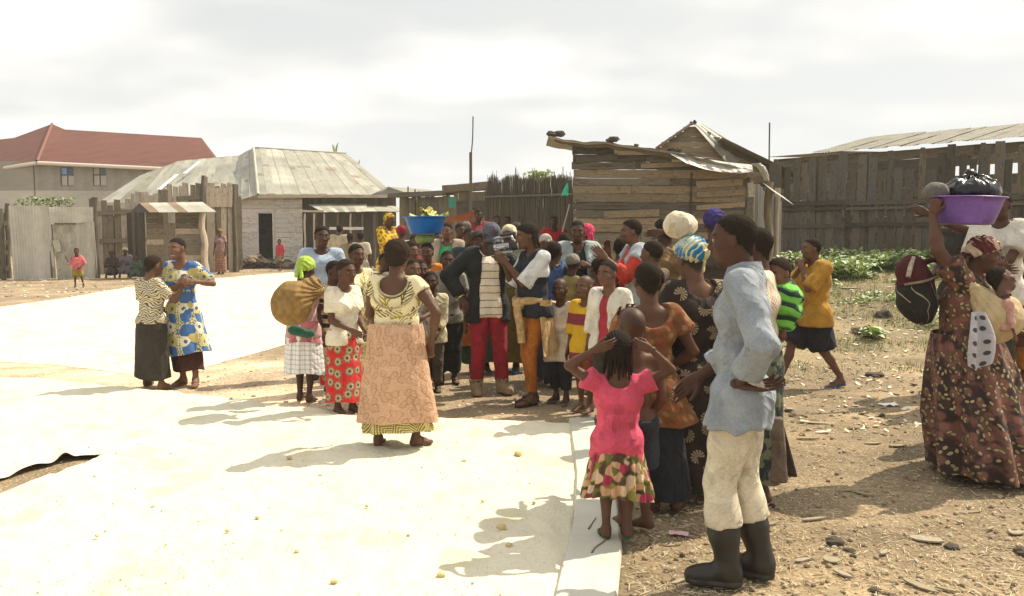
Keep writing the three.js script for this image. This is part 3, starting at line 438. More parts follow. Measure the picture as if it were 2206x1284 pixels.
// leaves
const leafMats = [[0.25, 0.37, 0.085], [0.19, 0.29, 0.06], [0.32, 0.42, 0.11], [0.38, 0.42, 0.14]].map((c) => new THREE.MeshPhysicalMaterial({ color: lin(...c), roughness: 0.6, transmission: 0.5, thickness: 0, side: THREE.DoubleSide }));
const leafShape = (L, w, droop, seed) => sheet((a, b) => { const t = b, ww = w * Math.sin(Math.PI * Math.pow(t, 0.75)) * (a - 0.5) * 2 * 0.5; return [ww, L * (t - 0.5 * droop * t * t) * 0.8 + Math.abs(ww) * 0.25, L * t * t * droop, a, b]; }, 2, 5);
const leafG = [leafShape(1, 0.5, 0.5, 1), leafShape(1, 0.62, 0.9, 2), leafShape(1, 0.34, 0.3, 3)];
function place(g, m) { const c = g.clone(); c.applyMatrix4(m); return c; }
function plantAt(name, label, category, pos, n, spread, size, group, seed, up = 0.3, mats = leafMats) {
  const R = rng(seed), o = thing(name, label, category, pos, 0, group), buckets = mats.map(() => []);
  for (let i = 0; i < n; i++) { const a = R() * 6.28, r = spread * Math.sqrt(R()), s = size * (0.6 + 0.7 * R()), m = new THREE.Matrix4().compose(V(Math.cos(a) * r, up * R(), Math.sin(a) * r), new THREE.Quaternion().setFromEuler(new THREE.Euler(0.2 + R() * 0.9, R() * 6.28, 0, 'YXZ')), V(s, s, s)); buckets[Math.floor(R() * mats.length)].push(place(leafG[Math.floor(R() * 3)], m)); }
  const st = []; for (let k = 0; k < 5; k++) { const a = R() * 6.28, r = spread * 0.6 * R(); st.push(tube([[0, -0.03, 0], [Math.cos(a) * r * 0.5, up * 0.5, Math.sin(a) * r * 0.5], [Math.cos(a) * r, up, Math.sin(a) * r]], 0.008, 4, 4)); }
  mesh('stem', join(st), leafMats[1], o);
  buckets.forEach((b, i) => { if (b.length) tag(mesh('leaves', join(b), mats[i], o), null, null, null, 'stuff'); }); return o;
}
{
  const R = rng(8); const onT = (u, D) => { const p = at(u, 560, D); p.y = T(p.x, p.z) - 0.03; return p; };
  for (let i = 0; i < 22; i++) { const u = 1706 + i * 14.5 + R() * 14, D = 17.0 + R() * 2.6; plantAt('leafy_weed', 'broad leafed green weed growing at the foot of the dark plank fence', 'weed', onT(u, D), 110, 0.42, 0.20, 'weeds along the fence', 100 + i, 0.26); }
  for (let i = 0; i < 9; i++) plantAt('leafy_weed', 'broad leafed green weed growing at the foot of the dark plank fence', 'weed', onT(1700 + R() * 330, 14.5 + R() * 2), 30, 0.4, 0.13, 'weeds along the fence', 300 + i, 0.08);
  for (let i = 0; i < 6; i++) plantAt('leafy_weed', 'broad leafed green weed growing at the foot of the dark plank fence', 'weed', onT(2060 + i * 34, 13 + R() * 3), 60, 0.45, 0.18, 'weeds along the fence', 360 + i, 0.28);
  plantAt('leafy_weed', 'lone bright green weed tuft in the trampled litter', 'weed', onT(1886, 12.3), 45, 0.16, 0.22, null, 401, 0.12);
  plantAt('seedling', 'small lime green seedling in the mud beside the walking woman', 'seedling', V(...ground(1926, 706).toArray()), 9, 0.04, 0.16, null, 402, 0.03, [leafMats[2], leafMats[3]]);
  plantAt('seedling', 'low yellowish seedling in front of the walking boy', 'seedling', V(...ground(1855, 702).toArray()), 10, 0.14, 0.1, null, 403, 0.02, [leafMats[3]]);
  plantAt('bush', 'green treetop showing over the reed fence', 'bush', at(1162, 392, 33), 260, 0.55, 0.22, null, 404, 0.35);
  plantAt('bush', 'dark dry bush showing over the metal gate', 'bush', at(100, 444, 36), 300, 1.1, 0.2, null, 405, 0.3, [leafMats[1], std({ color: lin(0.07, 0.08, 0.04), roughness: 0.9 })]);
  const blade = new THREE.ConeGeometry(0.5, 1, 3); blade.translate(0, 0.5, 0);
  scatter('grass', 'short mixed grass and weeds on the rising waste ground', 'grass', 9000, blade, std({ color: 0xffffff, roughness: 0.9 }), (R) => { let p; for (;;) { p = at(1560 + R() * 650, 560, 9.2 + R() * 10); if (R() < sstep(1560, 1700, 1103 + p.x / -p.z * 1910) * sstep(9.2, 11.5, -p.z) * sstep(-0.12, 0.22, fbm(p.x * 0.7, 3, p.z * 0.7, 3) + sstep(11, 17, -p.z) * 0.25 - 0.04)) break; } const s = 0.03 + 0.11 * R() * R() * sstep(9, 16, -p.z) + 0.02; return { pos: [p.x, gy(p.x, p.z), p.z], rot: [(R() - 0.5) * 0.9, R() * 6, (R() - 0.5) * 0.9], scale: [0.012, s, 0.006] }; }, 55, [[0.12, 0.20, 0.04], [0.2, 0.24, 0.07], [0.34, 0.31, 0.14], [0.08, 0.13, 0.03]]);
  scatter('husk_litter', 'pale husks and dry leaves strewn over the rising waste ground', 'husks', 2600, chips[1], std({ color: 0xffffff, roughness: 0.9 }), (R) => { const p = at(1300 + 900 * (1 - Math.pow(R(), 1.6) * 0.9) , 560, 7 + R() * 10), s = 0.02 + 0.09 * R() * R(); return { pos: [p.x, gy(p.x, p.z) + 0.008, p.z], rot: [(R() - 0.5) * 0.7, R() * 6, (R() - 0.5) * 0.5], scale: [s, 0.08, s * 0.5] }; }, 56, [[0.62, 0.54, 0.36], [0.5, 0.4, 0.24], [0.75, 0.7, 0.55], [0.25, 0.19, 0.12]]);
}
// ------------------------------------------------------------ grey roofed house with porch
{
  const A = at(512, 560, 42), B = at(850, 560, 42); A.y = B.y = 0; const g = wallAB('grey_roof_house', 'whitewashed plank house with a big grey hipped metal roof and porch', 'house', A, B), W = g.W;
  const h = (u, v, z = 0) => hit(g, u, v, z), eave = h(600, 418, 0.5).y;
  const xW = h(652, 500).x, R = rng(21), d0 = h(556, 500).x, d1 = h(590, 500).x, dTop = h(570, 457).y;
  for (let r = 0; r < 15; r++) { const y0 = r * eave / 15, y1 = (r + 1) * eave / 15; for (const [a, b] of (y0 < dTop - 0.1 ? [[0, d0], [d1, xW]] : [[0, xW]])) plank(g, (a + b) / 2, (y0 + y1) / 2, 0.008 * (r % 2), b - a, y1 - y0 - 0.008, 0.025, paintWood, { tilt: (R() - 0.5) * 0.006 }); }
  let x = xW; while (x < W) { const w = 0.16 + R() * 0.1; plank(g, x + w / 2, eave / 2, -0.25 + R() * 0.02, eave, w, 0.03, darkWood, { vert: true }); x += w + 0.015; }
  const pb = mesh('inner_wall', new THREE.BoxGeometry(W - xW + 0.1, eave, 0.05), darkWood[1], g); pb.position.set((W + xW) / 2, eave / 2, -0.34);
  room(g, xW / 2, eave / 2, -0.03, xW - 0.04, eave - 0.02, 3.2, 'front_room');
  for (const [xx, w] of [[d0, 0.07], [d1, 0.09]]) plank(g, xx, dTop / 2, 0.03, dTop, w, 0.06, paintWood, { vert: true, name: 'door_frame' });
  plank(g, (d0 + d1) / 2, dTop, 0.032, d1 - d0 + 0.12, 0.08, 0.06, paintWood, { name: 'door_frame' });
  pole(g, 0.05, 0, 0.05, eave, 0.12, paleWood[1], 'corner_post'); 
  // main hipped roof
  const e0 = h(556, 419, 0.7), e1 = h(852, 420, 0.7), r0 = h(546, 318, -4), r1 = h(746, 331, -4);
  quadStrips(g, r0, r1, e1, e0, 16, [zinc[0], zinc[0], zinc[1], zinc[2]], 'roof_sheet');
  const r1b = h(748, 332, -5), e1b = h(855, 421, -6); mesh('roof_sheet', geo([r1.x, r1.y, r1.z, r1b.x, r1b.y, r1b.z, e1b.x, e1b.y, e1b.z, e1.x, e1.y, e1.z], [0, 1, 2, 0, 2, 3], [0, 1, 1, 1, 1, 0, 0, 0]), zinc[1], g);
  plank(g, (e0.x + e1.x) / 2 - 0.2, e0.y - 0.08, 0.68, e1.x - e0.x - 0.4, 0.14, 0.03, paleWood, { name: 'fascia' });
  // left wing of the roof
  const w0 = h(500, 437, 0.3), w1 = h(210, 437, -2), w2 = h(300, 379, -4.5), w3 = h(385, 347, -6), w4 = h(515, 335, -5.5);
  quadStrips(g, w4, r0, e0, w0, 3, [zinc[1], zinc[0]], 'roof_sheet');
  quadStrips(g, w3, w4, w0, h(330, 437, -1), 9, [zinc[0], zinc[1], zinc[1]], 'roof_sheet');
  quadStrips(g, w2, w3, h(330, 437, -1), w1, 6, [zinc[1], zinc[3], zinc[1]], 'roof_sheet');
  for (const [a, b, c, d] of [[[427, 347], [433, 347], [401, 373], [394, 373]], [[378, 375], [385, 375], [346, 408], [338, 408]]]) { const z = (v) => lerp(-5.2, -1.2, (v - 340) / 90) + 0.05; const q = [a, b, c, d].map(([u, v]) => h(u, v, z(v) + 0.5)); quadStrips(g, q[0], q[1], q[2], q[3], 1, [std({ color: lin(0.85, 0.84, 0.8), roughness: 0.5 })], 'clear_roof_sheet'); }
  mesh('ridge_cap', tube([r0, V().copy(r0).lerp(e0, 0.5), e0], 0.07, 8, 6), zinc[2], g); mesh('ridge_cap', tube([r0, V().copy(r0).lerp(r1, 0.5), r1], 0.06, 8, 6), zinc[2], g);
  // porch
  const p0 = h(664, 440, 0.3), p1 = h(812, 442, 0.3), q0 = h(696, 457, 2.6), q1 = h(790, 456, 2.6), s1 = h(880, 456, 2.6);
  quadStrips(g, p0, h(790, 440, 0.3), q1, q0, 8, [zinc[2], zinc[0], zinc[3]], 'porch_sheet'); quadStrips(g, h(788, 443, 0.3), h(848, 444, 0.3), s1, h(788, 455, 2.6), 4, [zinc[0], zinc[3]], 'porch_sheet');
  for (const u of [656, 676, 698, 727, 755, 781, 806, 846]) { const b = h(u, 460, 2.45); pole(g, b.x, 0, 2.45, b.y, 0.05, u < 700 || u === 755 ? paleWood[0] : wood[1], 'porch_post'); }
  { const a = h(640, 455, 2.5), b = h(698, 455, 2.5); plank(g, (a.x + b.x) / 2, a.y, 2.5, b.x - a.x, 0.09, 0.05, paleWood, { name: 'beam' }); const c = h(710, 492, 2.5), d = h(783, 492, 2.5); plank(g, (c.x + d.x) / 2, c.y, 2.5, d.x - c.x, 0.12, 0.04, paintWood, { name: 'counter_rail' }); }
}
// banana leaves over the ridge
for (const [u, v, s] of [[724, 322, 0.8], [706, 328, 0.4], [772, 352, 0.6]]) { const p = at(u, v + 12, 50), o = thing('banana_plant', 'banana leaf tip poking up behind the grey metal roof', 'banana plant', p, 0.4, 'banana leaves behind the roof'); for (let k = 0; k < 3; k++) { const m = mesh('leaf', leafG[2], leafMats[k], o); m.scale.set(0.5 * s, s * 1.3, s); m.rotation.set(0.3, k * 2.2, 0.4 - k * 0.5); } }
// ------------------------------------------------------------ rubble heap by the house
{
  const R = rng(61); for (let i = 0; i < 110; i++) { const u = 508 + Math.pow(R(), 0.9) * 150, v = 552 + R() * 22, D = 39.5 + R() * 1.6, p = at(u, v, D), r = 0.10 + 0.22 * R() * R(); const hgt = clamp((576 - v) / 26) * 0.45 * sstep(660, 560, u); p.y = hgt * R(); const m = mesh('stone', lumpGeo[Math.floor(R() * 3)], R() < 0.3 ? paleRock : rockMat, scene); m.position.copy(p); m.position.y += r * 0.3; m.scale.set(r * 1.2, r, r); m.rotation.y = R() * 6; tag(m, 'dark rubble stone in the heap along the whitewashed house wall', 'stone', 'rubble heap stones'); }
}
// ------------------------------------------------------------ fence, gate and small shack on the left
{
  const A = at(196, 560, 33.5), B = at(512, 560, 36); A.y = B.y = 0; const g = wallAB('picket_fence', 'tall fence of uneven grey pickets joining the metal gate to the house', 'fence', A, B), W = g.W, R = rng(41);
  const prof = [[196, 428], [206, 445], [216, 430], [232, 446], [238, 420], [250, 440], [262, 446], [276, 420], [300, 410], [316, 425], [335, 408], [360, 400], [380, 395], [400, 398], [425, 392], [437, 380], [445, 400], [512, 400]];
  let x = 0; while (x < W) { const w = 0.13 + R() * 0.12; let tv = 430; const u = 196 + x / W * 316; for (let i = 1; i < prof.length; i++) if (u <= prof[i][0]) { tv = lerp(prof[i - 1][1], prof[i][1], (u - prof[i - 1][0]) / (prof[i][0] - prof[i - 1][0])); break; } const hgt = hit(g, u, tv + (R() - 0.5) * 12).y; plank(g, x + w / 2, hgt / 2, R() * 0.04, hgt, w, 0.03, wood, { vert: true, name: 'picket', tilt: (R() - 0.5) * 0.025, mat: [paleWood[1], paleWood[1], wood[0], paleWood[0], wood[5]][Math.floor(R() * 5)] }); if (R() < 0.8) plank(g, x + w, hgt * 0.44, -0.07, hgt * 0.88 - 0.15, w * 1.3, 0.02, wood, { vert: true, name: 'picket', mat: wood[5] }); x += w + (R() < 0.2 ? 0.05 : 0.006); }
  for (const [u0, v0, u1, v1] of [[204, 460, 300, 455], [205, 520, 330, 516], [380, 428, 440, 424]]) { const a = hit(g, u0, v0, 0.07), b = hit(g, u1, v1, 0.07); plank(g, (a.x + b.x) / 2, (a.y + b.y) / 2, 0.07, b.x - a.x, 0.16, 0.05, wood, { name: 'rail', mat: wood[5], tilt: Math.atan2(b.y - a.y, b.x - a.x) }); }
  for (let k = 0; k < 8; k++) { const a = hit(g, 448 + k * 7, 400 + RP() * 6, 0.12), b = hit(g, 448 + k * 7, 446, 0.12); plank(g, a.x, (a.y + b.y) / 2, 0.10 + 0.02 * (k % 2), a.y - b.y, 0.15, 0.025, paleWood, { vert: true, name: 'cladding_board' }); }
  for (const [u, v] of [[200, 425], [437, 378], [503, 398]]) { const a = hit(g, u, v, 0.08); pole(g, a.x, 0, 0.1, a.y, 0.09, wood[3]); }
}
{
  const A = at(14, 600, 30.6), B = at(208, 598, 30.9); A.y = B.y = 0; const g = wallAB('metal_gate', 'pale corrugated metal gate of tilted sheets between wooden posts', 'gate', A, B);
  const pan = (px, seed, m) => { const q = px.map(([u, v]) => hit(g, u, v, 0.05)); const nn = 66; return mesh('metal_sheet', sheet((a, b) => { const t = V().copy(q[0]).lerp(q[1], a), d = V().copy(q[3]).lerp(q[2], a), p = t.lerp(d, b); return [p.x, p.y + (b > 0.95 ? 0.05 * n3(a * 6, seed, 1) : 0), 0.05 + 0.016 * Math.sin(a * 14 * 6.283) + 0.05 * n3(a * 2, b * 2, seed), a * 1.5 + seed, b * 2]; }, nn, 6), m, g); };
  const gateZ = std({ map: plasterTex, color: lin(0.95, 0.94, 0.90), roughness: 0.6 });
  pan([[18, 444], [106, 444], [120, 600], [30, 604]], 1, gateZ); pan([[106, 446], [202, 446], [202, 478], [110, 484]], 2, gateZ).position.z = 0.04; pan([[112, 482], [164, 482], [170, 600], [124, 602]], 3, zinc[2]); pan([[164, 478], [203, 478], [212, 598], [168, 600]], 4, gateZ);
  for (const [u, v] of [[12, 438], [108, 444], [203, 425]]) { const p = hit(g, u, v); pole(g, p.x, 0, -0.06, p.y, 0.09, wood[3]); }
  { const a = hit(g, 118, 482, 0.1), b = hit(g, 164, 480, 0.1); plank(g, (a.x + b.x) / 2, a.y, 0.1, b.x - a.x, 0.05, 0.04, wood, { name: 'rail', mat: wood[3] }); const c = hit(g, 124, 530, 0.1); const rag = mesh('white_patch', new THREE.BoxGeometry(0.22, 0.42, 0.02), zinc[2], g); rag.position.set(c.x, c.y, 0.13); rag.rotation.z = 0.2; }
}
{
  const A = at(-60, 600, 30.2), B = at(14, 600, 30.5); A.y = B.y = 0; const g = wallAB('rail_fence', 'rough timber fence with thick rails beside the metal gate', 'fence', A, B), W = g.W;
  for (let k = 0; k < 7; k++) plank(g, W * (k + 0.5) / 7, 1.1, 0, 2.2 + RP() * 0.3, 0.15, 0.04, wood, { vert: true, name: 'picket', mat: [wood[1], darkWood[2], wood[3]][k % 3] });
  for (const y of [0.35, 0.9, 1.25, 1.9]) plank(g, W / 2, y, 0.08, W + 0.2, 0.14, 0.08, wood, { name: 'rail', mat: wood[5] });
  pole(g, W - 0.1, 0, 0.1, 2.4, 0.1, wood[3]);
}
{
  const A = at(318, 596, 31.5), B = at(442, 590, 32.2); A.y = B.y = 0; const g = wallAB('small_hut', 'small closed plank hut with a patchwork corrugated awning roof', 'hut', A, B), W = g.W, h = (u, v, z = 0) => hit(g, u, v, z);
  const top = h(380, 458).y; const xs = [0, h(352, 500).x, h(378, 500).x, W];
  for (let r = 0; r < 12; r++) for (const [a, b] of [[xs[0], xs[1]], [xs[2], xs[3]]]) plank(g, (a + b) / 2, (r + 0.5) * top / 12, 0.01 * (r % 2), b - a - 0.01, top / 12 - 0.008, 0.025, wood, { mat: r > 8 ? [wood[3], wood[1]][r % 2] : [wood[0], wood[5], paleWood[1]][Math.floor(RP() * 3)] });
  for (const k of [0, 1]) plank(g, lerp(xs[1], xs[2], (k + 0.5) / 2), top * 0.42, 0.02, top * 0.84, (xs[2] - xs[1]) / 2 - 0.01, 0.03, wood, { vert: true, name: 'door_board', mat: wood[5] });
  const sd = h(292, 445); for (let k = 0; k < 6; k++) plank(g, -0.12 - k * 0.09, top / 2, -0.1 - k * 0.12, top, 0.16, 0.03, darkWood, { vert: true });
  pole(g, W + 0.02, 0, 0.25, top, 0.13, paleWood[1], 'post', -0.04);
  const a = h(300, 437, -0.6), b = h(436, 435, -0.6), c = h(466, 456, 1.0), d = h(322, 457, 1.0);
  const L = 7; for (let k = 0; k < L; k++) { const f = (p, q, t) => V().copy(p).lerp(q, t); quadStrips(g, f(a, b, k / L), f(a, b, (k + 1) / L), f(d, c, (k + 1) / L), f(d, c, k / L), 1, [[rust, zinc[2], zinc[0], rust, zinc[2], zinc[0], zinc[2]][k]], 'roof_sheet'); }
  const gb = geo([a.x, a.y, -0.6, d.x, d.y, 1.0, a.x - 0.35, d.y, -1.2], [0, 1, 2], [0, 0, 1, 0, 0, 1]); mesh('roof_end', gb, darkWood[1], g);
}
// ------------------------------------------------------------ two-storey house with the red roof
{
  const A = at(82, 560, 62), B = at(470, 560, 64); A.y = B.y = 0; const g = wallAB('red_roof_house', 'two storey plastered house with a rust red hipped roof', 'house', A, B), W = g.W, h = (u, v, z = 0) => hit(g, u, v, z);
  const wallMat = std({ map: plasterTex, color: lin(0.52, 0.50, 0.45), roughness: 0.95 }), white = std({ map: plasterTex, color: lin(0.86, 0.85, 0.8), roughness: 0.9 });
  const redTex = tex(256, 256, (u, v) => { const k = 0.8 + 0.3 * pf(u, v, 6, 5, 4) + 0.12 * pn(u, v, 90, 2) - 0.12 * ((v * 16) % 1 < 0.12 ? 1 : 0); return [k * 168, k * 96, k * 76]; }); inv(redTex, 3);
  const red = std({ map: redTex, color: lin(0.31, 0.30, 0.31), roughness: 0.85 });
  const y0 = h(200, 411).y, y1 = h(200, 348).y, yTop = y1;
  const wins = [[129, 158, 360, 401], [199, 228, 360, 401]].map(([u0, u1, v0, v1]) => [h(u0, v0).x, h(u1, v0).x, h(u0, v1).y, h(u0, v0).y]);
  const sh = new THREE.Shape([[0, y0], [W, y0], [W, yTop], [0, yTop]].map((p) => new THREE.Vector2(...p))); for (const [a, b, c, d] of wins) { const o = new THREE.Path([[a, c], [b, c], [b, d], [a, d]].map((p) => new THREE.Vector2(...p))); sh.holes.push(o); }
  const wg = new THREE.ExtrudeGeometry(sh, { depth: 0.25, bevelEnabled: false }); wg.translate(0, 0, -0.25); const wm = mesh('wall', wg, wallMat, g);
  const lo = mesh('lower_wall', new THREE.BoxGeometry(W, y0, 0.25), white, g); lo.position.set(W / 2, y0 / 2 - 0.003, -0.13);
  const frameMat = std({ color: lin(0.05, 0.05, 0.06), roughness: 0.5 }), pane = std({ color: lin(0.55, 0.66, 0.78), roughness: 0.12, metalness: 0.2 }), dark = new THREE.MeshPhysicalMaterial({ color: lin(0.72, 0.78, 0.82), roughness: 0.05, transmission: 1, thickness: 0, side: THREE.DoubleSide });
  wins.forEach(([a, b, c, d], wi) => {
    const w = new THREE.Group(); w.name = 'window'; g.add(w); w.position.set((a + b) / 2, (c + d) / 2, -0.22); room(w, 0, 0, -0.04, b - a + 0.3, d - c + 0.3, 2.2, 'window_recess');
    for (let i = 0; i < 2; i++) for (let j = 0; j < 2; j++) { const q = mesh('pane', new THREE.BoxGeometry((b - a) / 2 - 0.09, (j ? 0.4 : 0.6) * (d - c) - 0.09, 0.03), j && i ? dark : j && !wi ? std({ color: lin(0.15, 0.35, 0.7), roughness: 0.15 }) : white, w); q.position.set((i - 0.5) * (b - a) / 2, j ? 0.3 * (d - c) : -0.2 * (d - c), 0.06); }
    const fr = []; for (const [x, y, sx, sy] of [[0, 0, 0.06, d - c], [0, 0.1 * (d - c), b - a, 0.06], [(b - a) / 2, 0, 0.07, d - c], [0, -(d - c) / 2, b - a, 0.07]]) { const bx = new THREE.BoxGeometry(sx, sy, 0.05); bx.translate(x, y, 0.09); fr.push(bx); } mesh('window_frame', join(fr), frameMat, w);
  });
  const lg = new THREE.Group(); lg.name = 'side_wing'; g.add(lg); lg.position.set(-4.35, 0, -1.62); lg.rotation.y = 1.25; const zc = -3.0, wb = y0 + 0.7, wt = yTop - 0.5; // the wing that runs back, with one window
  for (const [nm, m, ya, yb, za, zb] of [['lower_wall', white, 0, y0, -4.5, 4.5], ['wall', wallMat, y0, yTop, -4.5, zc - 0.7], ['wall', wallMat, y0, yTop, zc + 0.7, 4.5], ['wall', wallMat, y0, wb, zc - 0.7, zc + 0.7], ['wall', wallMat, wt, yTop, zc - 0.7, zc + 0.7]]) { const q = mesh(nm, new THREE.BoxGeometry(0.25, yb - ya - 0.002, zb - za - 0.002), m, lg); q.position.set(0, (ya + yb) / 2, (za + zb) / 2); }
  mesh('pane', new THREE.BoxGeometry(0.03, wt - wb, 1.4), dark, lg).position.set(0, (wb + wt) / 2, zc); { const q = room(lg, 0.14, (wb + wt) / 2, zc, 1.6, wt - wb + 0.2, 2.2, 'window_recess'); q.rotation.y = -Math.PI / 2; q.position.set(0.14 + 1.1, (wb + wt) / 2, zc); }
  const e0 = h(80, 347, 0.6), e1 = h(480, 366, 0.6), ap = h(112, 267, -6), rl = h(140, 279, -5.5), rr = h(434, 297, -5), el = h(-90, 372, -3), rL = h(30, 297, -6.5), rLL = h(-90, 310, -7);
  const tri = (...p) => mesh('roof_plane', geo(p.flatMap((q) => [q.x, q.y, q.z]), p.length === 3 ? [0, 1, 2] : [0, 1, 2, 0, 2, 3], p.flatMap((q) => [q.x + q.z, q.y * 1.3])), red, g);
  tri(e0, e1, rr, rl); tri(e0, rl, ap); tri(e0, ap, rL, el); tri(el, rL, rLL); tri(rr, e1, h(488, 366, -6)); 
  mesh('ridge_cap', tube([ap, V().copy(ap).lerp(e0, 0.5), e0], 0.11, 6, 6), std({ color: lin(0.20, 0.085, 0.06), roughness: 0.9 }), g);
  const gut = std({ color: lin(0.66, 0.6, 0.52), roughness: 0.8 }); mesh('eave', tube([e0, V().copy(e0).lerp(e1, 0.5), e1].map((p) => V(p.x, p.y - 0.12, p.z - 0.05)), 0.14, 8, 6), gut, g); mesh('eave', tube([e0, V().copy(e0).lerp(el, 0.5), el].map((p) => V(p.x, p.y - 0.12, p.z - 0.05)), 0.14, 8, 6), gut, g);
}

// ============================================================ people
// fabrics: a small tiling print each
const fabrics = {};
function fabric(name, tile, fn, o = {}) { if (fabrics[name]) return fabrics[name]; const t = tex(o.size ?? 256, o.size ?? 256, (u, v) => { const c = fn(u, v), k = 0.94 + 0.1 * pn(u, v, 128, 77) + 0.05 * (pf(u, v, 6, 88, 3) - 0.5); return [c[0] * k, c[1] * k, c[2] * k]; }); inv(t, tile); return fabrics[name] = std({ map: t, roughness: o.rough ?? 0.92, bumpMap: weave, bumpScale: 0.009 }); }
const weave = tex(512, 512, (u, v0) => { const v = Math.abs(2 * v0 - 1) * 0.5; let k = 0, a = 0.55; for (let o = 0; o < 3; o++) { const w = pn(u, v0, 4, 200 + o) * 0.22, r = 1 - Math.abs(2 * pn(u + w, v + 0.6 * u, 4 << o, 60 + o) - 1); k += a * r * r * r; a *= 0.5; } return grey(k * 1.05); }, false); inv(weave, 0.6);
const mottle = tex(256, 256, (u, v) => { const k = 0.90 + 0.3 * (pf(u, v, 5, 4, 5) - 0.5) + 0.1 * (pn(u, v, 128, 2) - 0.5) - 0.10 * sstep(0.6, 0.75, pf(u, v, 7, 44, 4)); return [k * 255, k * 252, k * 247]; }); inv(mottle, 0.6);
const plains = {};
function plain(h) { return plains[h] ??= std({ color: new THREE.Color(h), map: mottle, roughness: 0.93, bumpMap: weave, bumpScale: 0.015 }); }
function spots(u, v, n, seed, jit = 0.8) { // nearest motif centre on a tiling grid
  let best = [9, 0, 0, 0]; const x = u * n, y = v * n, i0 = Math.floor(x), j0 = Math.floor(y);
  for (let j = j0 - 1; j <= j0 + 1; j++) for (let i = i0 - 1; i <= i0 + 1; i++) { const a = ((i % n) + n) % n, b = ((j % n) + n) % n, cx = i + 0.5 + (hash2(a, b, seed) - 0.5) * jit, cy = j + 0.5 + (hash2(a, b, seed + 1) - 0.5) * jit, dx = x - cx, dy = y - cy, d = Math.hypot(dx, dy); if (d < best[0]) best = [d, dx, dy, hash2(a, b, seed + 2), hash2(a, b, seed + 3)]; }
  return best;
}
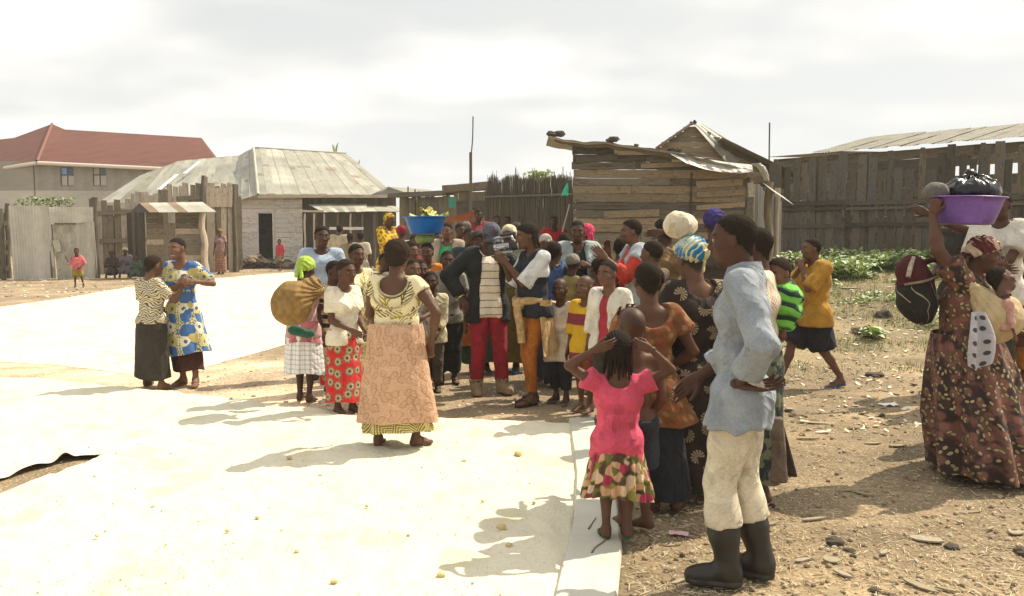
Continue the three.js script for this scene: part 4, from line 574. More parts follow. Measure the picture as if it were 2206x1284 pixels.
const FB = {
  zebra: () => fabric('zebra', 0.30, (u, v) => { const w = pf(u, v, 4, 3, 3), s = Math.sin((v * 11 + w * 3.4 + 0.4 * Math.sin(u * 12.566)) * 2 * Math.PI); return mix3(hex(0xcfc4a4), hex(0x574b3b), sstep(0.1, 0.45, s)); }),
  blueprint: () => fabric('blueprint', 0.34, (u, v) => { const s = spots(u, v, 3, 5), q = spots(u, v, 14, 9), c = s[3] < 0.34 ? hex(0x44699f) : s[3] < 0.7 ? hex(0xb9ac6a) : hex(0xded8bd); let r = mix3(hex(0xcfc79c), c, sstep(0.62, 0.50, s[0] + 0.3 * (pf(u, v, 12, 4, 2) - 0.5))); if (s[0] > 0.56 && q[0] < 0.3) r = hex(0x2b2f45); if (s[0] < 0.17 && s[3] > 0.4) r = hex(0x4d5f8c); return r; }),
  plaid: () => fabric('plaid', 0.22, (u, v) => { const a = Math.abs(((u * 5) % 1) - 0.5) < 0.14, b = Math.abs(((v * 5) % 1) - 0.5) < 0.14; return a && b ? hex(0xaaa9b4) : a || b ? hex(0xcfcdd0) : hex(0xece9e2); }),
  redfloral: () => fabric('redfloral', 0.32, (u, v) => { const s = spots(u, v, 3, 15, 0.6); const a = Math.atan2(s[1], s[2]), d = s[0] + 0.04 * Math.cos(a * 8); return d < 0.13 ? hex(0x3c4438) : d < 0.28 ? hex(0xb39d80) : d < 0.38 ? hex(0x6f7150) : mix3(hex(0xb5191f), hex(0xc83a33), pf(u, v, 8, 2, 2)); }),
  peach: () => fabric('peach', 0.4, (u, v) => { const w = pf(u, v, 6, 8, 3), s = spots(u + 0.03 * Math.sin(v * 25), v, 6, 21), ring = Math.abs(s[0] - 0.36 - 0.12 * (w - 0.5)); const swirl = Math.sin(s[0] * 22 + Math.atan2(s[1], s[2]) * 2) > 0.35 && s[0] < 0.36; return mix3(mix3(hex(0xd2ac90), hex(0xc69c7d), pn(u, v, 48, 3)), hex(0x98704f), (ring < 0.07 ? 0.6 : swirl ? 0.42 : 0.08) * (0.35 + w)); }, { size: 512 }),
  palm: () => fabric('palm', 0.30, (u, v) => { const s = spots(u, v, 2, 31), a = s[3] * 6.28, x = s[1] * Math.cos(a) + s[2] * Math.sin(a), y = -s[1] * Math.sin(a) + s[2] * Math.cos(a); const wv = pf(u, v, 7, 12, 3), frond = (Math.sin((Math.abs(x) * 1.3 + y + wv * 0.25) * 30) > 0.1 || Math.abs(x) < 0.035) && Math.abs(x) < 0.34 * (1 - y * y * 2.2) && wv > 0.36; const net = Math.sin(u * 188) * Math.sin(v * 188) > 0.25; return frond ? (s[4] > 0.45 ? hex(0x6b5a22) : hex(0xa08a2c)) : net ? hex(0xcdb981) : hex(0xebe0bd); }),
  gold: () => fabric('gold', 0.4, (u, v) => { const s = spots(u, v, 3, 41), a = s[3] * 6.28, x = s[1] * Math.cos(a) + s[2] * Math.sin(a), y = -s[1] * Math.sin(a) + s[2] * Math.cos(a), fr = Math.sin((Math.abs(x) + y) * 36) > 0.1; const net = Math.sin(u * 150) * Math.sin(v * 150) > 0.2; return fr && s[0] < 0.5 ? hex(0x7d6a2e) : net ? hex(0xb8a24f) : hex(0xe0d29a); }),
  stripeTee: () => fabric('stripeTee', 0.36, (u, v) => { const t = (v * 5 + 0.02 * Math.sin(u * 12.6)) % 1; return t < 0.09 ? hex(0x2e2a28) : hex(0xe3d5bf); }),
  brownfloral: () => fabric('brownfloral', 0.50, (u, v) => { const w = pf(u, v, 6, 6, 4), g = pf(u, v, 4, 16, 2), s = spots(u, v, 12, 51, 0.95), a = s[3] * 6.28, x = s[1] * Math.cos(a) + s[2] * Math.sin(a), y = -s[1] * Math.sin(a) + s[2] * Math.cos(a), d = Math.hypot(x, y * 1.7), q = spots(u, v, 5, 57); const base = mix3(mix3(hex(0x33231f), hex(0x6a463b), sstep(0.42, 0.60, w)), hex(0x8a5a4c), sstep(0.35, 0.2, q[0]) * 0.7); return s[4] < 0.85 && g > 0.48 && d < 0.42 ? (d > 0.33 ? hex(0x2c201b) : mix3(hex(0xb09f78), hex(0x7f7449), s[3])) : base; }, { size: 512 }),
  pinkfloral: () => fabric('pinkfloral', 0.30, (u, v) => { const w = pf(u, v, 9, 3, 3), w2 = pf(u, v, 6, 13, 3), s = spots(u + 0.06 * (w - 0.5), v + 0.1 * (w2 - 0.5), 6, 61), c = s[3] < 0.34 ? hex(0xa83450) : s[3] < 0.62 ? hex(0xc79a78) : s[3] < 0.8 ? hex(0x686a34) : hex(0xd2b694); return mix3(mix3(hex(0x4d3d27), hex(0x86803c), sstep(0.4, 0.6, w2)), c, sstep(0.66, 0.38, s[0] + (w - 0.5) * 0.9)); }),
  shell: () => fabric('shell', 0.48, (u, v) => { const s = spots(u, v, 4, 71), a = s[3] * 6.28 + Math.atan2(s[1], s[2]), d = s[0]; const fan = Math.abs(a % 6.28) > 1.2; const ray = Math.sin(a * 12) > -0.2; return d < 0.34 && fan ? (ray ? mix3(hex(0xa8987c), hex(0x8a7a5c), s[4]) : hex(0x4a3c30)) : mix3(hex(0x241b17), hex(0x3a2d27), pf(u, v, 8, 3, 3)); }),
  lace: () => fabric('lace', 0.12, (u, v) => { const a = ((u + v) * 5) % 1, b = ((u - v + 4) * 5) % 1; return a < 0.22 || b < 0.22 ? hex(0xe8ddc8) : hex(0xb09a80); }),
  greenwrap: () => fabric('greenwrap', 0.30, (u, v) => { const t = (v * 4 + u * 1 + 0.5 * pf(u, v, 4, 3, 2)) % 1; return t < 0.38 ? hex(0x1e3029) : t < 0.5 ? hex(0x3f7f35) : hex(0x6fb64a); }),
  dashiki: () => fabric('dashiki', 0.22, (u, v) => { const s = spots(u, v, 5, 81), w = pf(u, v, 7, 5, 3); return mix3(mix3(hex(0x5f3a22), hex(0x8d5f33), w), s[3] < 0.35 ? hex(0xa04a30) : s[3] < 0.6 ? hex(0xb08a5c) : hex(0x6b4a30), sstep(0.5, 0.3, s[0]) * 0.55); }),
  dots: () => fabric('dots', 0.26, (u, v) => { const s = spots(u, v, 3, 91, 0.3); return s[0] < 0.2 ? hex(0x4a4950) : hex(0xb9b8be); }),
  yellowprint: () => fabric('yellowprint', 0.3, (u, v) => { const s = spots(u, v, 4, 95); return s[0] < 0.4 ? hex(0x7a5c1a) : mix3(hex(0xd9b01c), hex(0xb98d15), pf(u, v, 6, 3, 2)); }),
  orangeStripe: () => fabric('orangeStripe', 0.5, (u, v) => { const t = (v * 6) % 1; return t < 0.5 ? hex(0x2a2622) : hex(0xc9b283); }),
  camo: () => fabric('camo', 0.24, (u, v) => { const w = pf(u, v, 5, 5, 3); return w > 0.56 ? hex(0x5d5f48) : w > 0.47 ? hex(0x2c352f) : hex(0x1b2324); }),
  dusty: () => fabric('dusty', 0.4, (u, v) => { const s = spots(u, v, 6, 97); return s[0] < 0.35 ? hex(0xb08a78) : hex(0x86584c); }),
  scarfblue: () => fabric('scarfblue', 0.32, (u, v) => { const s = spots(u, v, 3, 99), c = s[3] < 0.5 ? hex(0x2f7fae) : s[3] < 0.75 ? hex(0xd9cf9c) : hex(0x235b88); return mix3(hex(0xb9c4bd), c, sstep(0.7, 0.5, s[0])); }),
  jersey: () => fabric('jersey', 0.62, (u, v) => { const t = (v * 2.3) % 1; return t > 0.62 ? hex(0x7a2a33) : mix3(hex(0xc9a21c), hex(0xb48c14), pf(u, v, 7, 2, 2)); }),
  blackprint: () => fabric('blackprint', 0.2, (u, v) => { const s = Math.sin((u * 9 + pf(u, v, 8, 6, 2) * 4) * 6.28) * Math.sin((v * 9 + pf(u, v, 8, 9, 2) * 4) * 6.28); return s > 0.05 ? hex(0xd3c7b4) : hex(0x4b3f38); }),
};
const skinMat = new THREE.MeshPhysicalMaterial({ color: 0xffffff, vertexColors: true, roughness: 0.56, specularIntensity: 0.45, side: THREE.DoubleSide });
const hairMat = new THREE.MeshPhysicalMaterial({ color: lin(0.026, 0.020, 0.016), roughness: 0.95, specularIntensity: 0.12, side: THREE.DoubleSide }), hairBrown = new THREE.MeshPhysicalMaterial({ color: lin(0.036, 0.025, 0.018), roughness: 0.95, specularIntensity: 0.12, side: THREE.DoubleSide });
const SK = { a: [0.145, 0.073, 0.044], b: [0.112, 0.055, 0.033], c: [0.082, 0.040, 0.026], d: [0.19, 0.10, 0.062] };

// distances
const smin = (a, b, k) => { const h = Math.max(k - Math.abs(a - b), 0) / k; return Math.min(a, b) - h * h * k * 0.25; };
const smax = (a, b, k) => -smin(-a, -b, k);
const ell = (x, y, z, a, b, c) => { const k0 = Math.hypot(x / a, y / b, z / c), k1 = Math.hypot(x / (a * a), y / (b * b), z / (c * c)); return k1 < 1e-9 ? -Math.min(a, b, c) : k0 * (k0 - 1) / k1; };
const cap = (x, y, z, ax, ay, az, bx, by, bz, ra, rb) => { const dx = bx - ax, dy = by - ay, dz = bz - az, px = x - ax, py = y - ay, pz = z - az, t = clamp((px * dx + py * dy + pz * dz) / (dx * dx + dy * dy + dz * dz + 1e-12)); return Math.hypot(px - dx * t, py - dy * t, pz - dz * t) - (ra + (rb - ra) * t); };
const prim = (a, b, ra, rb = ra) => [a.x, a.y, a.z, b.x, b.y, b.z, ra, rb];
function prims(list, k, x, y, z, ex = 0) { let d = 1e9; for (const p of list) d = smin(d, cap(x, y, z, p[0], p[1], p[2], p[3], p[4], p[5], p[6] + ex, p[7] + ex), k); return d; }

// ---- head, one metre scale, 0.225 tall, eyes at 0
function headD(x, y, z, child) {
  const ax = Math.abs(x);
  let d = smin(ell(x, y - 0.03, z + 0.012, 0.074, child ? 0.086 : 0.084, 0.096), ell(x, y + 0.03, z - 0.014, child ? 0.062 : 0.059, 0.08, 0.075), 0.03);
  d = smin(d, ell(x, y + 0.075, z - 0.036, child ? 0.038 : 0.042, 0.034, 0.043), 0.03);
  d = smin(d, Math.hypot(ax - 0.040, y + 0.022, z - 0.060) - (child ? 0.025 : 0.021), 0.02);
  d = smin(d, cap(ax, y, z, 0, 0.026, 0.082, 0.040, 0.024, 0.068, 0.010, 0.010), 0.018);
  d = smax(d, -(Math.hypot(ax - 0.033, y - 0.001, z - 0.098) - 0.017), 0.012);
  d = smin(d, Math.hypot(ax - 0.032, y - 0.001, z - 0.0755) - 0.0125, 0.003);
  d = smin(d, cap(x, y, z, 0, 0.012, 0.087, 0, -0.03, 0.102, 0.008, 0.013), 0.012);
  d = smin(d, Math.hypot(ax - 0.016, y + 0.033, z - 0.089) - 0.0105, 0.008);
  d = smin(d, cap(ax, y, z, 0, -0.060, 0.0865, 0.021, -0.064, 0.074, 0.009, 0.005), 0.005);
  d = smin(d, cap(ax, y, z, 0, -0.0745, 0.084, 0.018, -0.070, 0.073, 0.0098, 0.005), 0.005);
  d = smin(d, ell(ax - 0.077, y + 0.006, z + 0.006, 0.009, 0.031, 0.019), 0.008);
  return smin(d, cap(x, y, z, 0, -0.04, -0.025, 0, -0.15, -0.04, 0.052, 0.055), 0.03);
}
function headKind(x, y, z, smile) {
  const ax = Math.abs(x), e = Math.hypot(ax - 0.032, y - 0.001, z - 0.0755);
  if (e < 0.0145 && z > 0.078 && Math.abs(y - 0.001) < 0.0062) return Math.hypot(ax - 0.031, (y - 0.001) * 0.8) < 0.0062 ? 2 : 1;
  if (z > 0.06 && ax < 0.024 && y < -0.052 && y > -0.086) return smile && Math.abs(y + 0.067) < 0.006 ? 1 : 3;
  if (z > 0.055 && ax > 0.014 && ax < 0.052 && y > 0.022 && y < 0.032) return 4;
  return 0;
}
const headCache = {};
function headGeo(lv, child, smile) { const key = lv + (child ? 'c' : '') + (smile ? 's' : ''); if (headCache[key]) return headCache[key]; const g = nets((x, y, z) => headD(x, y, z, child), [-0.1, -0.155, -0.12], [0.1, 0.13, 0.13], [0.0042, 0.007, 0.0125][lv]); const p = g.attributes.position.array, k = new Uint8Array(p.length / 3); for (let i = 0; i < k.length; i++) k[i] = headKind(p[i * 3], p[i * 3 + 1], p[i * 3 + 2], smile); g.kind = k; g.scalp = new Float32Array(k.length); for (let i = 0; i < k.length; i++) { const x = p[i * 3], y = p[i * 3 + 1], z = p[i * 3 + 2]; g.scalp[i] = sstep(-0.014, 0.020, y - 1.08 * z - 0.002 - 2.2 * x * x + 0.012 * n3(x * 55, y * 55, z * 55)) * (Math.abs(x) > 0.0745 && y < 0.02 ? 0 : 1); } return headCache[key] = g; }
// ---- hand: wrist at 0, fingers along +y, palm to +z, thumb to +x; curl in radians per joint
const handCache = {};
function handGeo(lv, pose) {
  const key = pose + lv; if (handCache[key]) return handCache[key];
  const curl = { relax: 0.35, grip: 0.95, open: 0.08, fist: 1.45 }[pose], L = [[0.044, 0.026, 0.022], [0.048, 0.030, 0.023], [0.045, 0.028, 0.022], [0.036, 0.021, 0.020]], X = [0.030, 0.010, -0.010, -0.028], B = [0.088, 0.092, 0.088, 0.080], pr = [], palm = [];
  for (let i = 0; i < 4; i++) { palm.push(prim(V(X[i] * 0.6, 0.006, 0), V(X[i], B[i] - 0.006, 0), 0.0155, 0.0125)); let p = V(X[i], B[i], 0), a = 0; const f = []; L[i].forEach((l, j) => { a += curl * (0.75 + 0.12 * j) + i * 0.03; const q = V(p.x + X[i] * 0.05 * (curl < 0.2 ? 1.6 : 0.3), p.y + l * Math.cos(a), p.z + l * Math.sin(a)); f.push(prim(p, q, 0.0095 - j * 0.001, 0.0088 - j * 0.0012)); p = q; }); pr.push(f); }
  const tc = curl > 0.8 ? 1 : 0, t0 = V(0.024, 0.022, 0.006), t1 = V(0.047, 0.052, 0.016 + tc * 0.008), t2 = V(lerp(0.058, 0.046, tc), 0.079, 0.024 + tc * 0.016), t3 = V(lerp(0.061, 0.034, tc), 0.100, 0.028 + tc * 0.02); pr.push([prim(t0, t1, 0.0155, 0.0115), prim(t1, t2, 0.0112, 0.0095), prim(t2, t3, 0.0095, 0.008)]);
  palm.push(prim(V(0, -0.03, 0), V(0, 0.02, 0), 0.024, 0.022));
  const g = nets((x, y, z) => { let d = prims(palm, 0.014, x, y, z * 1.15); for (const f of pr) d = smin(d, prims(f, 0.004, x, y, z), 0.004); return d; }, [-0.06, -0.055, -0.03], [0.085, 0.2, 0.13], [0.0038, 0.0068, 0.011][lv]);
  g.kind = new Uint8Array(g.attributes.position.count).fill(0); return handCache[key] = g;
}
// ---- foot: ankle above the origin, toes to +z, big toe to -x (a left foot)
const footCache = {};
function footGeo(lv) {
  if (footCache[lv]) return footCache[lv];
  const P = [prim(V(0, 0.14, -0.015), V(0, 0.07, -0.018), 0.036, 0.036), prim(V(0, 0.07, -0.02), V(0, 0.034, -0.045), 0.036, 0.034), prim(V(0, 0.06, 0.0), V(-0.008, 0.026, 0.105), 0.038, 0.024), prim(V(0.004, 0.03, -0.03), V(0.026, 0.020, 0.085), 0.03, 0.02)];
  const toes = [[-0.026, 0.165, 0.0145], [-0.006, 0.168, 0.0105], [0.010, 0.160, 0.010], [0.024, 0.148, 0.0095], [0.037, 0.132, 0.0095]].map(([x, z, r]) => [prim(V(x * 0.8, 0.021, 0.1), V(x, 0.013, z), 0.016, r)]);
  const g = nets((x, y, z) => { let d = prims(P, 0.03, x, y, z); for (const t of toes) d = smin(d, prims(t, 0.01, x, y, z), 0.008); return smax(d, -y + 0.002, 0.008); }, [-0.07, -0.01, -0.1], [0.07, 0.19, 0.2], [0.006, 0.009, 0.015][lv]);
  g.kind = new Uint8Array(g.attributes.position.count).fill(0); return footCache[lv] = g;
}
// ---- hair and headgear, in head space
const hairCache = {};
function wrapNoise(x, y, z, s) { return 0.006 * Math.sin((y * 0.8 + z * 0.9 + 0.4 * x + 0.02 * n3(x * 20, y * 20, z * 20 + s)) * 150); }
const HAIR = {
  short: (x, y, z) => Math.max(ell(x, y - 0.032, z + 0.014, 0.081, 0.093, 0.103) + 0.004 * n3(x * 110, y * 110, z * 110) + 0.003 * n3(x * 45, y * 45, z * 45), -(y - 1.06 * z - 0.004 - 2.6 * x * x + 0.009 * n3(x * 60, y * 60, z * 60)) / 1.45),
  crop: (x, y, z) => Math.max(ell(x, y - 0.03, z + 0.013, 0.0768, 0.0878, 0.0985) + 0.0022 * n3(x * 120, y * 120, z * 120), -(y - 0.92 * z - 0.004 - 2.6 * x * x + 0.008 * n3(x * 55, y * 55, z * 55)) / 1.36),
  afro: (x, y, z) => { const d = smax(ell(x, y - 0.042, z + 0.022, 0.098, 0.100, 0.108) + 0.008 * n3(x * 30, y * 30, z * 30) + 0.004 * n3(x * 90, y * 90, z * 90), -(y - 0.95 * z + 0.012) / 1.38, 0.01); return smin(d, ell(x, y + 0.018, z + 0.062, 0.078, 0.062, 0.05) + 0.006 * n3(x * 40, y * 40, z * 40), 0.03); },
  braids: (x, y, z) => { let d = Math.max(ell(x, y - 0.032, z + 0.014, 0.083, 0.093, 0.106) + 0.0035 * Math.sin(Math.atan2(x, y - 0.05) * 22 + z * 30), -(y - 0.85 * z - 0.006) / 1.31); for (let i = 0; i < 11; i++) { const a = (i - 5) / 5 * 1.35, bx = Math.sin(a) * 0.074, bz = -0.02 - Math.cos(a) * 0.075; d = Math.min(d, cap(x, y, z, bx, 0.02, bz, bx * 1.15, -0.115 - 0.02 * ((i * 7) % 3), bz - 0.012 + 0.01 * (i % 2), 0.0115, 0.006) + 0.0015 * Math.sin(y * 500)); } return d; },
  scarf: (x, y, z) => { let d = smax(ell(x, y - 0.036, z + 0.014, 0.089, 0.094, 0.110) + wrapNoise(x, y, z, 1), -(y - 0.62 * z - 0.002) / 1.18, 0.008); d = smin(d, ell(x, y + 0.012, z + 0.118, 0.03, 0.026, 0.024) + wrapNoise(x, y, z, 2), 0.02); d = smin(d, cap(x, y, z, -0.012, 0, -0.12, -0.03, -0.10, -0.125, 0.014, 0.02), 0.012); return smin(d, cap(x, y, z, 0.012, 0, -0.12, 0.03, -0.085, -0.13, 0.014, 0.022), 0.012); },
  turban: (x, y, z) => { const d = smax(ell(x, y - 0.050, z + 0.022, 0.096, 0.092, 0.112) + 1.4 * wrapNoise(x, y, z, 4), -(y - 0.55 * z - 0.012) / 1.14, 0.012); return smin(d, ell(x - 0.03, y - 0.07, z - 0.06, 0.04, 0.03, 0.03) + wrapNoise(x, y, z, 7), 0.02); },
  cap: (x, y, z) => { const d = Math.max(ell(x, y - 0.034, z + 0.012, 0.088, 0.094, 0.106), -(y - 0.28 * z - 0.012)); const r = Math.hypot(x, (z - 0.03) * 0.72), br = Math.max(Math.abs(y - 0.034 + (z - 0.08) * 0.28 + x * x * 3.5) - 0.004, r - 0.098, -(z - 0.06)); return smin(d, br, 0.008); },
};
function hairGeo(kind, lv) { const key = kind + lv; return hairCache[key] ??= boxUV(nets(HAIR[kind], [-0.13, -0.17, -0.17], [0.13, 0.17, 0.21], [0.0056, 0.009, 0.014][lv])); }

function ik(a, t, l1, l2, pole) {
  const d = V().copy(t).sub(a); let L = d.length(); const max = (l1 + l2) * 0.998; if (L > max) { d.multiplyScalar(max / L); L = max; } L = Math.max(L, Math.abs(l1 - l2) + 0.02); d.normalize();
  const x = (l1 * l1 - l2 * l2 + L * L) / (2 * L), h = Math.sqrt(Math.max(0, l1 * l1 - x * x)), pp = V().copy(pole).addScaledVector(d, -pole.dot(d)).normalize();
  return [V().copy(a).addScaledVector(d, x).addScaledVector(pp, h), V().copy(a).addScaledVector(d, L)];
}
const shellCache = {};
function scalpShell(lv, child, smile) { // close cropped hair: the scalp lifted a few millimetres and roughened
  const key = lv + '' + !!child; if (shellCache[key]) return shellCache[key]; const h = headGeo(lv, child, smile), p = h.attributes.position.array, n = h.attributes.normal.array, ix = h.index.array, map = new Map(), P = [], I = [];
  for (let t = 0; t < ix.length; t += 3) { if (h.scalp[ix[t]] < 0.7 || h.scalp[ix[t + 1]] < 0.7 || h.scalp[ix[t + 2]] < 0.7) continue; for (let q = 0; q < 3; q++) { const i = ix[t + q]; let e = map.get(i); if (e === undefined) { e = P.length / 3; map.set(i, e); const x = p[i * 3], y = p[i * 3 + 1], z = p[i * 3 + 2], l = 0.0004 + 0.003 * sstep(0.7, 1.0, h.scalp[i]) + 0.003 * n3(x * 110, y * 110, z * 110); P.push(x + n[i * 3] * l, y + n[i * 3 + 1] * l, z + n[i * 3 + 2] * l); } I.push(e); } }
  return shellCache[key] = geo(P, I);
}
const stats = { n: 0 };
function person(o) {
  const D = o.D ?? -ground(o.u, o.foot).z, base = at(o.u, o.foot ?? 640, D); base.y = o.y ?? (o.D ? T(base.x, -D) : 0) + (o.onFlour ? 0.02 : -0.012);
  let H = o.H ?? (at(o.u, o.top, D).y - base.y); if (o.held) base.y = at(o.u, o.top, D).y - H; let sink = 0; if (o.feet && !o.sit && !o.held) { const hh = H * 0.46, m = Math.max(...o.feet.map((f) => Math.hypot(Math.abs(f[0]) - 0.08, f[1]))); sink = m > 0.06 ? Math.max(0, hh - Math.sqrt(Math.max(0.01, hh * hh - m * m)) - 0.003) : 0; H += sink * 0.97; } const s = H / 1.7, b = o.b ?? 1, fem = o.f, lv = D < 5.8 ? 0 : D < 10 ? 1 : 2, cell = o.cell ?? Math.min(0.036, Math.max(0.0125, D * 0.0025)), yaw = (o.yaw ?? 0) * Math.PI / 180;
  const R = rng(Math.round(o.u * 7 + D * 131)), H0 = H, G = thing('person', o.label, 'person', base, yaw, o.group);
  const headH = o.headH ?? (0.15 + 0.045 * H), hs = headH / 0.225, child = H < 1.35, skin = SK[o.skin ?? 'b'], q0 = 0;
  const stS = H - 1.30 * headH, hipS = stS * 0.625, hipY = o.sit ?? hipS - sink, tl = stS - hipS, shY = hipY + tl;
  const loc = (u, v, dz) => { const p = at(u, v, D + (dz ?? 0)).sub(base); return p.applyAxisAngle(V(0, 1, 0), -yaw); };
  const tq = new THREE.Quaternion().setFromEuler(new THREE.Euler((o.lean?.[0] ?? 0) , o.lean?.[2] ?? 0, (o.lean?.[1] ?? 0), 'XYZ')), pel = V(0, hipY, 0), iq = tq.clone().invert();
  const tp = (x, y, z) => V(x, y, z).applyQuaternion(tq).add(pel);
  // torso
  const sw = 0.104 * H * (fem ? 0.93 : 1) * (0.5 + 0.5 * b), hw = 0.078 * s * b * (fem ? 1.1 : 1);
  const tor = [prim(tp(-hw, 0.02 * s, 0), tp(hw, 0.02 * s, 0), 0.102 * s * b), prim(tp(-0.045 * s * b, tl * 0.38, 0.008 * s), tp(0.045 * s * b, tl * 0.38, 0.008 * s), 0.097 * s * b), prim(tp(-0.068 * s * b, tl * 0.72, 0), tp(0.068 * s * b, tl * 0.72, 0), 0.103 * s * (0.3 + 0.7 * b)), prim(tp(-sw * 0.78, tl * 0.965, -0.012 * s), tp(sw * 0.78, tl * 0.965, -0.012 * s), 0.052 * s, 0.052 * s)];
  if (fem && !child) for (const q of [-1, 1]) { tor.push(prim(tp(q * 0.07 * s * b, tl * 0.66, 0.085 * s * b), tp(q * 0.072 * s * b, tl * 0.655, 0.09 * s * b), 0.055 * s * b)); }
  for (const q of [-1, 1]) tor.push(prim(tp(q * 0.06 * s * b, -0.02 * s, -0.055 * s * b), tp(q * 0.062 * s * b, -0.03 * s, -0.055 * s * b), 0.083 * s * b));
  // head
  const hy = (o.head?.[0] ?? 0) * Math.PI / 180, hp = (o.head?.[1] ?? 0) * Math.PI / 180, hr = (o.head?.[2] ?? 0) * Math.PI / 180;
  const hq = tq.clone().multiply(new THREE.Quaternion().setFromEuler(new THREE.Euler(hp, hy, hr, 'YXZ'))), neck = tp(0, tl + 0.045 * s, 0.0), hc = V(0, 0.155 * hs + 0.0 * s, 0.045 * hs).applyQuaternion(hq).add(tp(0, tl + 0.02 * s, -0.005 * s));
  const top = hc.y + 0.113 * hs, fix = o.sit ? 0 : H - sink - top; if (Math.abs(fix) < 0.12 && !o.lean) hc.y += fix;
  const nb = V(0, -0.12 * hs, -0.038 * hs).applyQuaternion(hq).add(hc);
  tor.push(prim(tp(0, tl * 0.93, -0.012 * s), nb, 0.058 * s * (0.7 + 0.3 * b), 0.052 * hs));
  // arms
  const ua = 0.172 * H, fa = 0.148 * H, arms = [1, -1].map((q) => {
    const A = (q > 0 ? o.L : o.R) ?? {}, sh = tp(q * sw, tl * 0.95, -0.012 * s); let t;
    if (A.px) t = loc(...A.px); else if (A.t) t = V(A.t[0] * H * q, A.t[1] * H, A.t[2] * H); else t = V(sh.x + q * (0.045 + 0.03 * b) * s, sh.y - (ua + fa) * 0.965, sh.z + 0.05 * s * (0.5 + R()));
    const pole = A.elpx ? loc(...A.elpx).sub(sh) : V((A.pole?.[0] ?? 0.5) * q, A.pole?.[1] ?? -0.3, A.pole?.[2] ?? -1), [el, wr] = ik(sh, t, ua, fa, pole);
    const fd = A.fd ? V(A.fd[0] * q, A.fd[1], A.fd[2]).normalize() : V().copy(wr).sub(el).normalize(); let pn_ = A.palm ? V(A.palm[0] * q, A.palm[1], A.palm[2]) : V(-q, 0, -0.25);
    if (Math.abs(pn_.clone().normalize().dot(fd)) > 0.95) pn_ = V(0, 0, 1); const pnn = pn_.addScaledVector(fd, -pn_.dot(fd)).normalize(), X = V().crossVectors(fd, pnn), hsz = 0.98 * H / 1.7 * (child ? 1.05 : 1);
    const M = new THREE.Matrix4().makeBasis(X.multiplyScalar(q), fd.clone(), pnn.clone()).scale(V(hsz * 1, hsz, hsz)).setPosition(V().copy(wr).addScaledVector(fd, 0.012 * s));
    return { q, sh, el, wr, fd, pnn, M, pose: A.hand ?? 'relax', hide: A.hide };
  });
  const armB = 0.6 + 0.4 * b, armP = arms.map((a) => { const fm = V().copy(a.el).lerp(a.wr, 0.3); return [prim(a.sh, V().copy(a.sh).lerp(a.el, 0.4), 0.05 * s * armB, 0.045 * s * armB), prim(V().copy(a.sh).lerp(a.el, 0.4), a.el, 0.045 * s * armB, 0.036 * s * armB), prim(a.el, fm, 0.036 * s * armB, 0.038 * s * armB), prim(fm, a.wr, 0.038 * s * armB, 0.0255 * s)]; });
  // legs
  const th = (hipS - 0.115 * s) * 0.505, sk = th, feet = (o.feet ?? [[0.085 * s * b, 0.02, 0.12], [-0.085 * s * b, -0.02, -0.12]]), legs = feet.map((f, i) => {
    const q = i ? -1 : 1, hip = V(q * 0.082 * s * b, hipY - 0.03 * s, 0).applyQuaternion(new THREE.Quaternion()), an = V(f[0], 0.085 * s + (f[3] ?? 0), f[1]), [kn, a2] = ik(hip, an, th, sk, V((f[4] ?? 0) , 0.1, 1)); return { q, hip, kn, an: a2, fy: f[2] ?? 0, lift: f[3] ?? 0, pitch: f[5] ?? 0 };
  });
  const legB = 0.55 + 0.45 * b, legP = legs.map((l) => { const cm = V().copy(l.kn).lerp(l.an, 0.32).add(V(0, 0, -0.014 * s)); return [prim(l.hip, V().copy(l.hip).lerp(l.kn, 0.5), 0.086 * s * legB, 0.07 * s * legB), prim(V().copy(l.hip).lerp(l.kn, 0.5), l.kn, 0.07 * s * legB, 0.051 * s * legB), prim(l.kn, cm, 0.05 * s * legB, 0.051 * s * legB), prim(cm, l.an, 0.051 * s * legB, 0.031 * s)]; });
  const box = (lists, pad) => { const mn = [1e9, 1e9, 1e9], mx = [-1e9, -1e9, -1e9]; for (const l of lists) for (const p of l) for (let e = 0; e < 2; e++) for (let c = 0; c < 3; c++) { const r = p[6 + e] + pad; mn[c] = Math.min(mn[c], p[e * 3 + c] - r); mx[c] = Math.max(mx[c], p[e * 3 + c] + r); } return [mn, mx]; };
  // ---- skin, one mesh
  const parts = [], K = 0.045 * s, k2 = 0.018 * s;
  const bareLegs = !o.noLegs; const groups = [tor, ...armP, ...(bareLegs ? legP : [])], [mn, mx] = box(groups, cell * 2);
  parts.push([nets((x, y, z) => { let d = prims(tor, K, x, y, z); for (const a of armP) d = smin(d, prims(a, k2, x, y, z), k2); if (bareLegs) for (const l of legP) d = smin(d, prims(l, k2, x, y, z), k2); return d; }, mn, mx, cell), null]);
  parts.push([headGeo(lv, child, o.smile), new THREE.Matrix4().compose(hc, hq, V(hs, hs, hs))]);
  arms.forEach((a) => { if (!a.hide) parts.push([handGeo(lv, a.pose), a.M]); });
  const foots = legs.map((l) => { const fs = 0.92 * s * (child ? 1.06 : 1); return new THREE.Matrix4().compose(V(l.an.x, l.an.y - 0.085 * s, l.an.z + 0.012), new THREE.Quaternion().setFromEuler(new THREE.Euler(l.pitch, l.fy, 0, 'YXZ')), V(l.q > 0 ? fs : -fs, fs, fs)); });
  if (!o.boots && !o.noLegs) foots.forEach((m) => parts.push([footGeo(lv), m]));
  const scalpK = o.hair?.[0] === 'crop' ? (o.hair[1] === hairBrown ? 0.86 : 0.95) : o.hair ? 0.9 : 0.38; let nv = 0, ni = 0; for (const [g] of parts) { nv += g.attributes.position.count; ni += g.index.count; }
